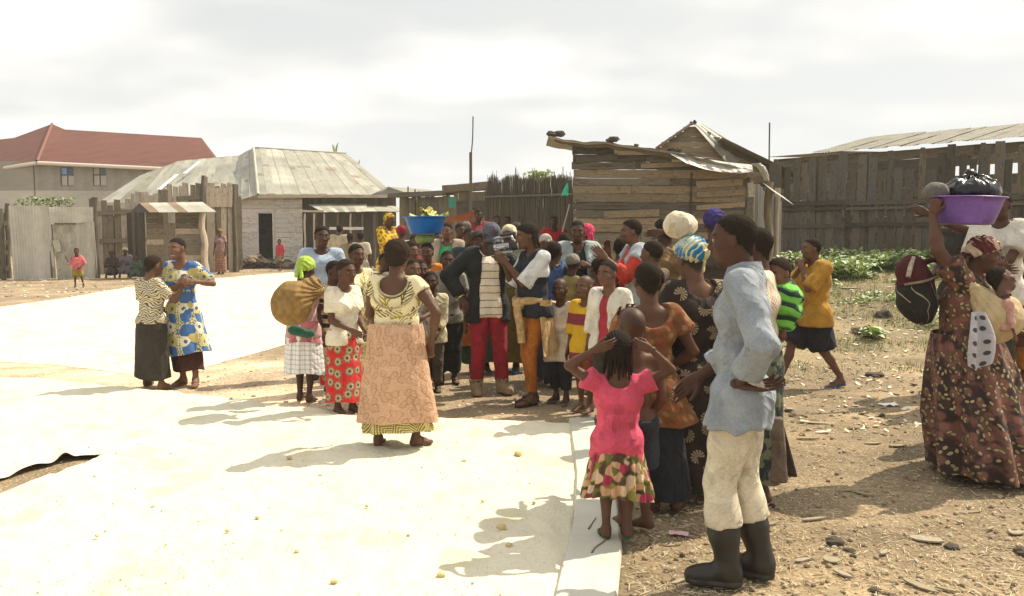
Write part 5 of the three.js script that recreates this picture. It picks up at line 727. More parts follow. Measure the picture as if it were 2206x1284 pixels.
  const P = new Float32Array(nv * 3), N = new Float32Array(nv * 3), C = new Float32Array(nv * 3), I = new Uint32Array(ni); let va = 0, ia = 0;
  for (const [g, m] of parts) {
    const gp = g.attributes.position.array, gn = g.attributes.normal.array, n = gp.length / 3, v = V(), nm = m ? new THREE.Matrix3().getNormalMatrix(m) : null, flip = m && m.determinant() < 0;
    for (let i = 0; i < n; i++) {
      v.set(gp[i * 3], gp[i * 3 + 1], gp[i * 3 + 2]); if (m) v.applyMatrix4(m); P[(va + i) * 3] = v.x; P[(va + i) * 3 + 1] = v.y; P[(va + i) * 3 + 2] = v.z;
      const mo = 1 + 0.22 * n3(v.x * 9 + o.u, v.y * 9, v.z * 9) ; v.set(gn[i * 3], gn[i * 3 + 1], gn[i * 3 + 2]); if (m) v.applyMatrix3(nm).normalize(); N[(va + i) * 3] = v.x; N[(va + i) * 3 + 1] = v.y; N[(va + i) * 3 + 2] = v.z;
      const k = g.kind ? g.kind[i] : 0, c = k === 1 ? (v.z, o.smile ? [0.45, 0.4, 0.36] : [[0.32, 0.28, 0.25], [0.19, 0.16, 0.14], [0.13, 0.10, 0.085]][lv]) : k === 2 ? [0.012, 0.008, 0.006] : k === 3 ? [skin[0] * 1.05, skin[1] * 0.82, skin[2] * 0.85] : k === 4 ? [skin[0] * 0.35, skin[1] * 0.33, skin[2] * 0.35] : skin; const sw_ = g.scalp ? g.scalp[i] * scalpK : 0;
      C[(va + i) * 3] = lerp(c[0] * mo, 0.024, sw_); C[(va + i) * 3 + 1] = lerp(c[1] * mo, 0.018, sw_); C[(va + i) * 3 + 2] = lerp(c[2] * mo, 0.014, sw_);
    }
    const gi = g.index.array; for (let i = 0; i < gi.length; i += 3) { I[ia + i] = gi[i] + va; I[ia + i + 1] = gi[i + (flip ? 2 : 1)] + va; I[ia + i + 2] = gi[i + (flip ? 1 : 2)] + va; }
    va += n; ia += gi.length;
  }
  const bg = new THREE.BufferGeometry(); bg.setAttribute('position', new THREE.BufferAttribute(P, 3)); bg.setAttribute('normal', new THREE.BufferAttribute(N, 3)); bg.setAttribute('color', new THREE.BufferAttribute(C, 3)); bg.setIndex(new THREE.BufferAttribute(I, 1)); mesh('body', bg, skinMat, G); stats.n += ni / 3; 
  // ---- hair
  if (o.hair?.[0] === 'crop') { const m = mesh('hair', scalpShell(lv, child, o.smile), o.hair[1] ?? hairMat, G); m.position.copy(hc); m.quaternion.copy(hq); m.scale.setScalar(hs); }
  else if (o.hair) for (const [hk, hm, nm] of (Array.isArray(o.hair[0]) ? o.hair : [o.hair])) { const m = mesh(nm ?? 'hair', hairGeo(hk, lv), hm ?? hairMat, G); m.position.copy(hc); m.quaternion.copy(hq); m.scale.setScalar(hs); }
  const X = { G, H, s, b, D, base, yaw, tp, tq, iq, pel, tl, hipY, tor, arms, armP, legs, legP, foots, hc, hq, hs, cell, loc, lv, shY, sw, R };
  // ---- clothes
  const covers = []; const inT = (x, y, z) => V(x, y, z).sub(pel).applyQuaternion(iq);
  for (const c of o.wear ?? []) {
    const cc = c.cell ?? cell, lo = c.loose ?? 0.016, seed = o.u * 0.01;
    if (c.k === 'top' || c.k === 'jacket') {
      const ex = lo * s, hem = (c.hem ?? -0.09) * s, sl = c.sleeve ?? 0.6, fl = (c.flare ?? 0.006) * s, lists = [tor.slice(0, -1)]; const extra = [];
      if (hem < -0.06 * s) { extra.push(prim(tp(-hw * 1.0, hem, 0.0), tp(hw * 1.0, hem, 0.0), (0.105 * b + (c.swing ?? 0.0)) * s)); }
      if (hem < -0.06 * s) for (const l of legs) extra.push(prim(l.hip, V().copy(l.hip).lerp(l.kn, 0.3), (0.086 * legB + 0.012) * s, (0.08 * legB + 0.012) * s)); const body = [...tor.slice(0, -1), ...extra], sleeves = arms.map((a) => { const e = sl <= 1 ? V().copy(a.sh).lerp(a.el, sl) : a.el, l = [prim(V().copy(a.sh).addScaledVector(V().copy(a.el).sub(a.sh), -0.05), e, 0.05 * s * armB, (sl <= 1 ? 0.047 : 0.042) * s * armB + (sl <= 1 ? fl : 0))]; let end = e, dir = V().copy(a.el).sub(a.sh).normalize(); if (sl > 1) { end = V().copy(a.el).lerp(a.wr, sl - 1); l.push(prim(a.el, end, 0.042 * s * armB, 0.032 * s + fl)); dir = V().copy(a.wr).sub(a.el).normalize(); } return { l, end, dir }; });
      const nk = (c.neck ?? [[0, 0.055, 0.03, 0.085]]).map((n) => [n[0] * s, tl + n[1] * s, n[2] * s, n[3] * s]), [a0, a1] = box([body, ...(sl > 0.05 ? sleeves.map((q) => q.l) : [])], ex + 0.03);
      const hasS = sl > 0.05, wr = c.wrinkle ?? 0.006, qx = iq.x, qy = iq.y, qz = iq.z, qw = iq.w, tmp = V(), open = c.open;
      const f = (x, y, z) => {
        tmp.set(x - pel.x, y - pel.y, z - pel.z).applyQuaternion(iq);
        const tx = tmp.x, ty = tmp.y, tz = tmp.z; let d = prims(body, K, x, y, z, ex); d = Math.max(d, hem + (c.hemWave ? 0.006 * Math.sin(x * 24 + z * 17) : 0) - ty);
        if (!hasS) d = Math.max(d, Math.abs(tx) - sw * 0.92 - Math.max(0, tl * 0.66 - ty) * 2);
        if (hasS) for (const q of sleeves) { const e = Math.max(prims(q.l, 0.02 * s, x, y, z, ex * 0.8), (x - q.end.x) * q.dir.x + (y - q.end.y) * q.dir.y + (z - q.end.z) * q.dir.z); d = smin(d, e, 0.009 * s); }
        if (open) d = Math.max(d, -Math.max(Math.abs(tx) - (open * s * (0.75 + 0.5 * clamp(1 - ty / tl))), -tz));
        for (const n of nk) d = Math.max(d, (n[3] - Math.hypot(tx - n[0], ty - n[1], tz - n[2])));
        if (Math.abs(d) < 0.05) { const w = n3(x * 13 + seed, y * 3.6 + x * 2, z * 13), r = 1 - Math.abs(n3(x * 9 + y * 6 + seed, y * 4 - x * 5, z * 9 + y * 3)) * 3.2; d += wr * (w * 0.8 - 0.9 * Math.max(0, r) * (0.55 + n3(x * 4, y * 4 + seed, z * 4))); if (c.fold) d += c.fold * Math.sin((Math.atan2(tx, tz) * 11 + 2 * n3(x * 3, y * 2, z * 3 + seed)) ) * clamp(0.75 - ty / tl); }
        return d;
      };
      covers.push(f); const g = boxUV(nets(f, a0, a1, cc)); stats.n += g.index.count / 3; mesh(c.name ?? (c.k === 'jacket' ? 'jacket' : 'shirt'), g, c.m, G);
    } else if (c.k === 'trousers') {
      const len = c.len ?? 0.95, ex = lo * s, waist = hipY + (c.waist ?? 0.035) * s, fl = (c.flare ?? 0) * s;
      const LP = legP.map((l, i) => { const g = legs[i], cut = V().copy(g.kn).lerp(g.an, Math.max(0, len * 2 - 1)), kneeCut = len < 0.5 ? V().copy(g.hip).lerp(g.kn, len * 2) : null; return { l: kneeCut ? [prim(g.hip, kneeCut, 0.09 * s * legB, 0.075 * s * legB + fl)] : [l[0], l[1], prim(g.kn, cut, 0.052 * s * legB, 0.044 * s * legB + fl)], end: kneeCut ?? cut, dir: kneeCut ? V().copy(g.kn).sub(g.hip).normalize() : V().copy(g.an).sub(g.kn).normalize() }; });
      const tb = [tor[0], ...tor.slice(-3, -1), prim(tp(-0.05 * s * b, 0.06 * s, 0), tp(0.05 * s * b, 0.06 * s, 0), 0.098 * s * b)], [a0, a1] = box([tb, ...LP.map((q) => q.l)], ex + 0.03);
      const tf = (x, y, z) => { let d = Math.max(prims(tb, K, x, y, z, ex * 0.6), y - waist); for (const q of LP) { const e = Math.max(prims(q.l, 0.02 * s, x, y, z, ex), (x - q.end.x) * q.dir.x + (y - q.end.y) * q.dir.y + (z - q.end.z) * q.dir.z); d = smin(d, e, 0.012 * s); } if (Math.abs(d) < 0.05) d += (c.wrinkle ?? 0.006) * (n3(x * 13 + seed, y * 2.6, z * 13) - Math.max(0, 1 - 3 * Math.abs(n3(x * 8 + y * 5, y * 7 + seed + x * 6, z * 8))) * 0.8); return d; }; covers.push(tf); const g = boxUV(nets(tf, a0, a1, cc)); stats.n += g.index.count / 3; mesh(c.name ?? 'trousers', g, c.m, G);
    } else if (c.k === 'skirt') {
      const y0 = hipY + (c.waist ?? 0.10) * s, y1 = c.hem != null ? c.hem * hipY : 0.1, mid = V().copy(legs[0].an).add(legs[1].an).multiplyScalar(0.5), sp = Math.abs(legs[0].an.x - legs[1].an.x) / 2, spz = Math.abs(legs[0].an.z - legs[1].an.z) / 2;
      const rx0 = (hw + 0.1 * s * b) * (c.wr ?? 1.0), rz0 = 0.118 * s * b * (c.wr ?? 1), rxh = (hw + 0.118 * s * b), rzh = 0.152 * s * b, rx1 = Math.max(rxh * (c.flare ?? 1), sp + 0.075 * s), rz1 = Math.max(rzh * (c.flare ?? 1), spz + 0.075 * s), nf = c.folds ?? 9, amp = (c.amp ?? 0.02) * s, nu = Math.round(clamp(1.4 / cc, 40, 150)), nv = Math.round(clamp((y0 - y1) / cc * 0.8, 14, 80)), dx = c.dx ?? 0, dz = c.dz ?? 0;
      const torsoLow = tp(0, y0 - hipY, 0);
      const g = sheet((a, t) => {
        const an = c.arc ? lerp(c.arc[0], c.arc[1], a) : a * 2 * Math.PI, yv = lerp(y0, y1 + (c.wave ?? 0.015) * Math.sin(an * 2 + seed * 3) + (c.slant ?? 0) * Math.sin(an), t), hipT = clamp((y0 - hipY + 0.02 * s) / (y0 - y1), 0.05, 0.6), e = t < hipT ? Math.sin(t / hipT * Math.PI / 2) : 1, f = t < hipT ? 0 : (t - hipT) / (1 - hipT);
        let rx = c.gather ? lerp(rx0, rx1, Math.pow(t, c.pow ?? 1)) : t < hipT ? lerp(rx0, rxh, e) : lerp(rxh, rx1, Math.pow(f, c.pow ?? 1)), rz = c.gather ? lerp(rz0 * 1.1, rz1, Math.pow(t, c.pow ?? 1)) : t < hipT ? lerp(rz0, rzh, e) : lerp(rzh, rz1, Math.pow(f, c.pow ?? 1));
        const w = amp * Math.pow(t, 0.8) * (Math.sin(an * nf + 1.6 * Math.sin(an * 2 + seed) + t * 1.2) * 0.65 + 0.7 * n3(Math.cos(an) * nf * 0.33, t * 2.2, Math.sin(an) * nf * 0.33 + seed)) + 0.008 * s * n3(Math.cos(an) * 4, t * 7, Math.sin(an) * 4 + 3);
        rx += w; rz += w; const cx = lerp(torsoLow.x, mid.x + dx, t * 0.9), cz = lerp(torsoLow.z - 0.008, mid.z + dz, t * 0.9);
        return [cx + Math.sin(an) * rx, yv, cz + Math.cos(an) * rz, a * 2 * Math.PI * 0.19 * s * b * (c.flare > 1.2 ? 1.3 : 1.1), yv];
      }, nu, nv, [1, 1], !c.arc); stats.n += g.index.count / 3; mesh(c.name ?? 'skirt', g, c.m, G);
    }
  }
  if (o.collar) { const n = 22, P2 = []; const g = sheet((a, t) => { const an = lerp(0.35, 2 * Math.PI - 0.35, a), r = (0.078 + 0.018 * t) * s, p = tp(Math.sin(an) * r, tl + (0.085 - 0.05 * t - 0.03 * Math.max(0, Math.cos(an))) * s, Math.cos(an) * r * 0.95 - 0.004); return [p.x, p.y, p.z, a * 0.4, t * 0.06]; }, n, 3); mesh('collar', g, o.collar, G); }
  if (covers.length) { // leave out skin that lies deep under cloth
    const ok = new Uint8Array(nv); for (let i = 0; i < nv; i++) for (const f of covers) if (f(P[i * 3], P[i * 3 + 1], P[i * 3 + 2]) < -0.009) { ok[i] = 1; break; }
    const J = []; for (let i = 0; i < I.length; i += 3) if (!(ok[I[i]] && ok[I[i + 1]] && ok[I[i + 2]])) J.push(I[i], I[i + 1], I[i + 2]); bg.setIndex(new THREE.BufferAttribute(new Uint32Array(J), 1)); stats.n -= (I.length - J.length) / 3;
  }
  if (o.boots) legs.forEach((l, i) => { const m = foots[i], f = new THREE.Matrix4().copy(m), topY = l.kn.y * o.boots[1], cut = V().copy(l.kn).lerp(l.an, 1 - o.boots[1]); const q = new THREE.Quaternion(), p0 = V(), sc = V(); f.decompose(p0, q, sc); const fi = new THREE.Matrix4().copy(m).invert(), fs = Math.abs(sc.y), sh = [prim(cut, V().copy(l.kn).lerp(l.an, 0.6), 0.074 * s, 0.068 * s), prim(V().copy(l.kn).lerp(l.an, 0.6), V(l.an.x, l.an.y, l.an.z - 0.008), 0.066 * s, 0.055 * s)], ft = [prim(V(0, 0.06, -0.02), V(0, 0.05, -0.045), 0.052, 0.048), prim(V(0, 0.065, 0), V(0, 0.04, 0.12), 0.056, 0.044), prim(V(0.004, 0.042, 0.1), V(0.004, 0.036, 0.16), 0.046, 0.038)], t = V(), mn2 = [p0.x - 0.22, -0.02 + l.lift, p0.z - 0.25], mx2 = [p0.x + 0.22, cut.y + 0.06, p0.z + 0.25];
    const bm = mesh('boot', boxUV(nets((x, y, z) => { t.set(x, y, z).applyMatrix4(fi); let d = smin(prims(sh, 0.03, x, y, z), Math.max(prims(ft, 0.03, t.x, t.y, t.z), -t.y + 0.001) * fs, 0.035); d = Math.max(d, (x - cut.x) * (cut.x - l.kn.x) * 0 + (y - cut.y)); d = Math.max(d, -Math.max(prims(sh, 0.03, x, y, z) + 0.008, -(y - cut.y + 0.06))); const sole = Math.max(Math.abs(t.y - 0.012) - 0.012, Math.hypot(t.x * 1.0, Math.max(0, Math.abs(t.z - 0.05) - 0.085)) - 0.056) * fs; return smin(d + 0.003 * n3(x * 14, y * 22, z * 14), sole, 0.004); }, mn2, mx2, lv ? 0.011 : 0.0075)), o.boots[0], G); });
  if (o.sandals) foots.forEach((m, i) => { const sm = Array.isArray(o.sandals) ? o.sandals[0] : o.sandals, sn = mesh('sandal', sandalGeo(), sm, G); sn.matrixAutoUpdate = true; m.decompose(sn.position, sn.quaternion, sn.scale); });
  return X;
}
let sandalG; function sandalGeo() { if (sandalG) return sandalG; const sh = new THREE.Shape(); for (let i = 0; i <= 28; i++) { const a = i / 28 * 2 * Math.PI, z = 0.055 + 0.135 * Math.cos(a), w = 0.034 + 0.012 * sstep(-0.02, 0.15, z), x = Math.sin(a) * w * Math.pow(Math.abs(Math.sin(a)), -0.35 * (Math.abs(Math.sin(a)) > 0.01 ? 1 : 0)); i ? sh.lineTo(x, z) : sh.moveTo(x, z); } const g = new THREE.ExtrudeGeometry(sh, { depth: 0.014, bevelEnabled: true, bevelSize: 0.003, bevelThickness: 0.003, bevelSegments: 1, curveSegments: 4 }); g.rotateX(Math.PI / 2); g.translate(0, 0.008, 0); const st = [tube([[-0.012, 0.012, 0.125], [-0.014, 0.045, 0.115], [-0.036, 0.048, 0.07], [-0.042, 0.004, 0.02]], 0.006, 12, 6), tube([[-0.012, 0.012, 0.125], [-0.012, 0.046, 0.115], [0.03, 0.046, 0.075], [0.042, 0.004, 0.02]], 0.006, 12, 6)]; return sandalG = join([g, ...st]); }
function blob(name, f, mn, mx, c, m, parent) { const g = boxUV(nets(f, mn, mx, c)); stats.n += g.index.count / 3; return mesh(name, g, m, parent); }

const deg = Math.PI / 180;
// ---- the pair on the far tarpaulin
person({ u: 330, foot: 832, top: 550, yaw: 152, f: 1, b: 1.02, skin: 'a', hair: ['crop', hairBrown], head: [-8, 4, 0], label: 'woman in a zebra print top and long dark skirt holding a friend\'s hand', feet: [[0.17, 0.05, 0.5], [-0.15, -0.02, -0.1]], R: { px: [396, 612, 0.02], pole: [0.6, -1, 0.2], hand: 'grip' }, L: { t: [0.07, 0.58, 0.16] },
  wear: [{ k: 'top', m: FB.zebra(), sleeve: 0.75, hem: -0.02, loose: 0.022 }, { k: 'skirt', m: plain(0x3a342d), hem: 0.15, flare: 1.16, folds: 5, amp: 0.012, waist: 0.06 }], sandals: plain(0x6a6438) });
person({ u: 398, foot: 824, top: 513, yaw: -8, f: 1, b: 0.98, skin: 'd', smile: 1, hair: ['crop'], head: [-12, 4, 4], label: 'smiling woman in a blue and yellow print dress clasping hands', feet: [[0.16, 0.06, 0.35], [-0.02, 0.0, -0.3]], R: { px: [392, 612, -0.2], pole: [0.8, -0.8, -0.2], hand: 'grip' }, L: { px: [412, 606, -0.2], pole: [1, -0.6, -0.3], hand: 'grip', palm: [-1, 0, -0.3] },
  wear: [{ k: 'top', m: FB.blueprint(), sleeve: 0.85, hem: -0.02, loose: 0.02, flare: 0.014, neck: [[0, 0.03, 0.06, 0.085]] }, { k: 'skirt', name: 'dress_skirt', m: FB.blueprint(), hem: 0.43, flare: 1.32, folds: 6, amp: 0.02, waist: 0.06, slant: 0.02 }, { k: 'skirt', name: 'underskirt', m: plain(0x4a2b20), hem: 0.2, flare: 0.92, folds: 4, amp: 0.01, waist: -0.35 }], sandals: plain(0x7a5b3c) });
// ---- far left
person({ u: 168, foot: 618, top: 534, yaw: 15, skin: 'c', hair: ['crop'], label: 'child in a pink top and mustard shorts in front of the metal gate', feet: [[0.14, -0.05, 0.2], [-0.06, 0.05, 0]], R: { px: [143, 557, -0.1], pole: [0.2, -1, 0] }, L: { t: [0.1, 0.52, 0.08], pole: [1, 0, -0.6] }, wear: [{ k: 'top', m: plain(0xe0767c), sleeve: 1.4, hem: -0.09, loose: 0.035 }, { k: 'trousers', m: plain(0x96822a), len: 0.46, loose: 0.03, flare: 0.02 }] });
person({ u: 476, foot: 590, top: 494, yaw: -10, f: 1, skin: 'b', hair: ['turban', plain(0x8a6f3c), 'headscarf'], label: 'woman in a dusty pink wrap dress by the corner of the plank fence', wear: [{ k: 'top', m: plain(0xa98a8a), sleeve: 0.6, loose: 0.02 }, { k: 'skirt', m: FB.dusty(), hem: 0.1, flare: 1.05, amp: 0.015 }] });
person({ u: 604, foot: 583, top: 515, yaw: -25, skin: 'b', hair: ['crop'], label: 'child in a red shirt walking past the rubble heap', feet: [[0.1, 0.14, 0], [-0.1, -0.12, 0]], wear: [{ k: 'top', m: plain(0xc43a4c), sleeve: 0.8, loose: 0.03 }, { k: 'trousers', m: plain(0x8d7c5e), len: 0.42, loose: 0.05, flare: 0.04 }] });
for (const [u, D, top, H, c, hs, l] of [[244, 31.2, 546, 1.5, 0x3c2f2c, plain(0x4a3530), 'woman in dark brown sitting on the ground against the picket fence'], [273, 31.6, 531, 1.6, 0x7a6a78, plain(0xcfc8c0), 'person in mauve with a pale cap sitting by the picket fence'], [296, 30.9, 556, 1.3, 0x3d5a4c, hairMat, 'child in dull green squatting beside the plank hut']]) { const p = at(u, top, D); person({ u, D, top, H, sit: Math.max(0.2, p.y - H * 0.52), y: 0, f: 1, skin: 'c', hair: [hs === hairMat ? 'crop' : 'turban', hs, hs === hairMat ? 'hair' : 'headscarf'], yaw: 15, label: l, feet: [[0.14, 0.42, 0], [-0.14, 0.42, 0]], R: { t: [0.08, 0.3, 0.2] }, L: { t: [0.08, 0.3, 0.2] }, wear: [{ k: 'top', m: plain(c), sleeve: 1.4, loose: 0.03 }, { k: 'trousers', name: 'wrap_skirt', m: plain(c), len: 0.9, loose: 0.04 }] }); }
// ---- the girl with the sack and those round her
person({ u: 657, foot: 862, top: 556, yaw: 168, f: 1, skin: 'c', hair: ['scarf', plain(0xb9dd5a), 'headscarf'], head: [-6, 10, 0], label: 'girl in a lime headscarf and white checked skirt carrying a sack on her back', feet: [[0.06, 0.02, 0.1], [-0.06, -0.03, -0.1]], R: { px: [706, 628, 0.12], pole: [1, -0.5, 0], hand: 'grip' }, L: { t: [0.05, 0.62, 0.2] }, wear: [{ k: 'top', m: plain(0xcaa3a0), sleeve: 0.5, loose: 0.02 }, { k: 'skirt', m: FB.plaid(), hem: 0.40, flare: 1.18, folds: 8, amp: 0.02 }, { k: 'skirt', name: 'waist_wrap', m: plain(0xcf7d84), hem: 0.84, flare: 1.12, folds: 5, amp: 0.025, waist: 0.12 }] });
person({ u: 694, D: 9.8, top: 488, yaw: 12, skin: 'c', hair: ['short'], head: [12, 0, 0], label: 'tall youth in a light blue T-shirt standing behind the girl with the sack', wear: [{ k: 'top', m: plain(0xaebfd6), sleeve: 0.75, loose: 0.03, flare: 0.02 }, { k: 'trousers', m: plain(0x4a5f82), len: 0.96, loose: 0.025 }], sandals: plain(0x3a3028) });
person({ u: 744, foot: 886, top: 560, yaw: 48, f: 1, skin: 'b', hair: ['short', hairBrown], head: [0, 2, 0], label: 'girl in a white T-shirt and red floral skirt beside the woman in peach', R: { t: [0.06, 0.56, 0.14] }, L: { t: [0.04, 0.55, 0.16] }, wear: [{ k: 'top', m: plain(0xe9e2cf), sleeve: 0.7, hem: -0.08, loose: 0.024, flare: 0.012 }, { k: 'skirt', m: FB.redfloral(), hem: 0.16, flare: 1.08, folds: 6, amp: 0.015 }] });
person({ u: 716, D: 8.9, top: 562, yaw: 60, f: 1, skin: 'c', hair: ['crop'], label: 'girl in a beige skirt half hidden behind the white T-shirt girl', wear: [{ k: 'top', m: FB.orangeStripe(), sleeve: 0.6, loose: 0.02 }, { k: 'skirt', m: plain(0xb5a27c), hem: 0.3, flare: 1.12 }, { k: 'skirt', name: 'underskirt', m: FB.redfloral(), hem: 0.14, flare: 0.95, waist: -0.35 }] });
person({ u: 766, D: 9.1, top: 527, yaw: 35, f: 1, skin: 'b', hair: ['short'], label: 'girl in a yellow print dress looking out beside the woman\'s shoulder', wear: [{ k: 'top', m: FB.palm(), sleeve: 0.6, loose: 0.02 }, { k: 'skirt', m: FB.gold(), hem: 0.2, flare: 1.1 }] });
// ---- the woman in peach
const W0 = person({ u: 856, foot: 966, top: 522, yaw: 172, f: 1, b: 1.2, skin: 'b', hair: ['afro', hairBrown], head: [-4, 6, 0], onFlour: 1, label: 'barefoot woman seen from behind in a palm print top and peach wrap skirt', feet: [[0.14, -0.02, 0.1], [-0.145, 0.02, -0.75]], R: { px: [930, 733, -0.04], pole: [1, -0.3, -0.5], hand: 'relax', palm: [0.2, -0.3, 1] }, L: { t: [0.085, 0.56, 0.16], pole: [1, -0.4, -0.5] },
  wear: [{ k: 'top', name: 'blouse', m: FB.palm(), sleeve: 0.28, hem: 0.12, loose: 0.014, flare: 0.02, neck: [[0, 0.0, -0.125, 0.135], [0, 0.03, 0.05, 0.1]], cell: 0.0105 }, { k: 'skirt', name: 'underskirt', m: FB.gold(), hem: 0.165, flare: 1.2, folds: 9, amp: 0.03, waist: -0.42 }, { k: 'skirt', name: 'wrap_skirt', m: FB.peach(), hem: 0.265, flare: 1.40, folds: 6, amp: 0.022, waist: 0.17, slant: 0.006, pow: 0.9 }] });
{ // cream piping round the scoop at the back
  const S = W0.s, pts = [], p2 = []; for (let i = 0; i <= 24; i++) { const a = -1.5 + 3.0 * i / 24; pts.push(W0.tp(Math.sin(a) * 0.125 * S, W0.tl - Math.cos(a) * 0.118 * S, (-0.075 - 0.062 * Math.cos(a)) * S)); p2.push(W0.tp(Math.sin(a) * 0.175 * S, W0.tl - (0.07 + Math.cos(a) * 0.145) * S, (-0.075 - 0.075 * Math.cos(a)) * S)); }
  mesh('neck_piping', tube(pts, 0.0075, 30, 6), plain(0xe8dcae), W0.G); mesh('neck_piping', tube(p2, 0.0075, 30, 6), plain(0xe8dcae), W0.G);
}
// ---- behind the woman in peach
person({ u: 838, D: 17, top: 460, yaw: 55, f: 1, skin: 'c', hair: ['scarf', FB.yellowprint(), 'headscarf'], label: 'woman in a bright yellow dress and matching headscarf at the back', R: { t: [0.1, 0.6, 0.2] }, wear: [{ k: 'top', m: FB.yellowprint(), sleeve: 0.9, loose: 0.03 }, { k: 'skirt', m: FB.yellowprint(), hem: 0.1, flare: 1.1 }] });
person({ u: 866, D: 16, top: 488, yaw: 180, f: 1, skin: 'c', hair: ['turban', plain(0x8c2230), 'headscarf'], label: 'person in a white top and dark red headscarf at the back', wear: [{ k: 'top', m: plain(0xe6e2da), sleeve: 0.7, loose: 0.02 }, { k: 'trousers', m: plain(0x3a3a44) }] });
person({ u: 922, D: 10.4, top: 524, yaw: -6, f: 1, skin: 'b', hair: ['short'], label: 'girl in orange and black carrying the blue basin on her head', L: { t: [0.12, 0.5, 0.1] }, wear: [{ k: 'top', m: plain(0xe08a35), sleeve: 0.5, loose: 0.02, hem: 0.2 }, { k: 'skirt', name: 'wrapped_cloth', m: FB.orangeStripe(), hem: 0.3, flare: 1.05, waist: 0.28 }] });
person({ u: 882, D: 9.8, top: 520, yaw: 42, f: 1, skin: 'a', hair: ['braids'], label: 'girl with thick dark braids beside the blue basin carrier', wear: [{ k: 'top', m: plain(0x2f2a2c), sleeve: 0.6 }, { k: 'skirt', m: plain(0x3b3a36), hem: 0.2 }] });
person({ u: 850, D: 8.6, top: 531, yaw: 70, skin: 'c', hair: ['crop'], label: 'boy peering past the shoulder of the woman in peach', wear: [{ k: 'top', m: plain(0x84796a), sleeve: 0.6 }, { k: 'trousers', m: plain(0x45413c) }] });
person({ u: 886, D: 8.4, top: 558, yaw: 30, f: 1, skin: 'b', hair: ['crop'], label: 'child in a black and cream print top next to the woman in peach', L: { t: [0.02, 0.6, 0.14], pole: [1, -0.5, -0.2] }, wear: [{ k: 'top', m: FB.blackprint(), sleeve: 0.9, loose: 0.03 }, { k: 'skirt', m: plain(0xa28c64), hem: 0.12, flare: 1.05 }] });
person({ u: 930, foot: 838, top: 585, yaw: 2, skin: 'c', hair: ['crop'], label: 'small boy in a cream shirt and khaki trousers facing out', L: { t: [0.06, 0.5, 0.13] }, R: { t: [0.03, 0.47, 0.14] }, wear: [{ k: 'top', m: plain(0xd3c8a8), sleeve: 1.7, loose: 0.035, hem: -0.14 }, { k: 'trousers', m: plain(0x5b5040), len: 0.96, loose: 0.03 }], sandals: plain(0x2c2622) });
person({ u: 964, D: 12.5, top: 481, yaw: -8, skin: 'a', hair: ['short'], label: 'man in a green shirt under an open grey cardigan', wear: [{ k: 'top', m: plain(0x3fa06a), sleeve: 0.6, loose: 0.02 }, { k: 'jacket', name: 'cardigan', m: plain(0xb3a392), sleeve: 1.8, loose: 0.045, open: 0.1 }, { k: 'trousers', m: plain(0x3a3a3a) }] });
person({ u: 964, D: 9.5, top: 540, yaw: 8, skin: 'c', hair: ['crop'], label: 'boy in dark clothes looking over beside the man with the video camera', wear: [{ k: 'top', m: plain(0x8d887c), sleeve: 0.6, loose: 0.03 }, { k: 'trousers', m: plain(0x24221f), loose: 0.04 }], sandals: plain(0x1e1c1a) });
// ---- the man with the cap and the woman helping with the video camera
const CM = person({ u: 1050, foot: 842, top: 482, yaw: 18, b: 1.0, skin: 'c', hair: ['cap', plain(0x565a68), 'baseball_cap'], head: [8, 26, 0], label: 'man in a cap, striped T-shirt and red trousers filming with a video camera', feet: [[0.15, 0.02, 0.25], [-0.12, 0.0, -0.15]], R: { px: [993, 640, -0.12], pole: [1, -0.2, -0.4], hand: 'relax', palm: [0, -0.2, -1] }, L: { px: [1090, 560, -0.24], pole: [1, -0.7, 0], hand: 'grip', palm: [-0.5, 0, -1] },
  wear: [{ k: 'top', name: 'striped_shirt', m: FB.stripeTee(), sleeve: 0.4, hem: -0.11, loose: 0.024 }, { k: 'jacket', m: plain(0x232426), sleeve: 1.88, loose: 0.04, open: 0.095, hem: -0.16, neck: [[0, 0.05, 0.06, 0.1]], wrinkle: 0.01 }, { k: 'trousers', m: plain(0x9c2031), len: 0.94, loose: 0.022, wrinkle: 0.009, waist: 0 }], boots: [plain(0xa18a6e), 0.16] });
{ const em = mesh('cap_emblem', new THREE.SphereGeometry(0.016, 12, 8), plain(0xc43a62), CM.G); em.position.copy(V(-0.012, 0.082, 0.078).multiplyScalar(CM.hs).applyQuaternion(CM.hq).add(CM.hc)); em.quaternion.copy(CM.hq); em.scale.set(1, 1.2, 0.5); const a = CM.arms[1]; const w = mesh('wrist_watch', new THREE.TorusGeometry(0.034, 0.010, 8, 18), std({ color: lin(0.6, 0.5, 0.25), roughness: 0.3, metalness: 0.8 }), CM.G); w.position.copy(a.wr); w.quaternion.setFromUnitVectors(V(0, 0, 1), a.fd); }
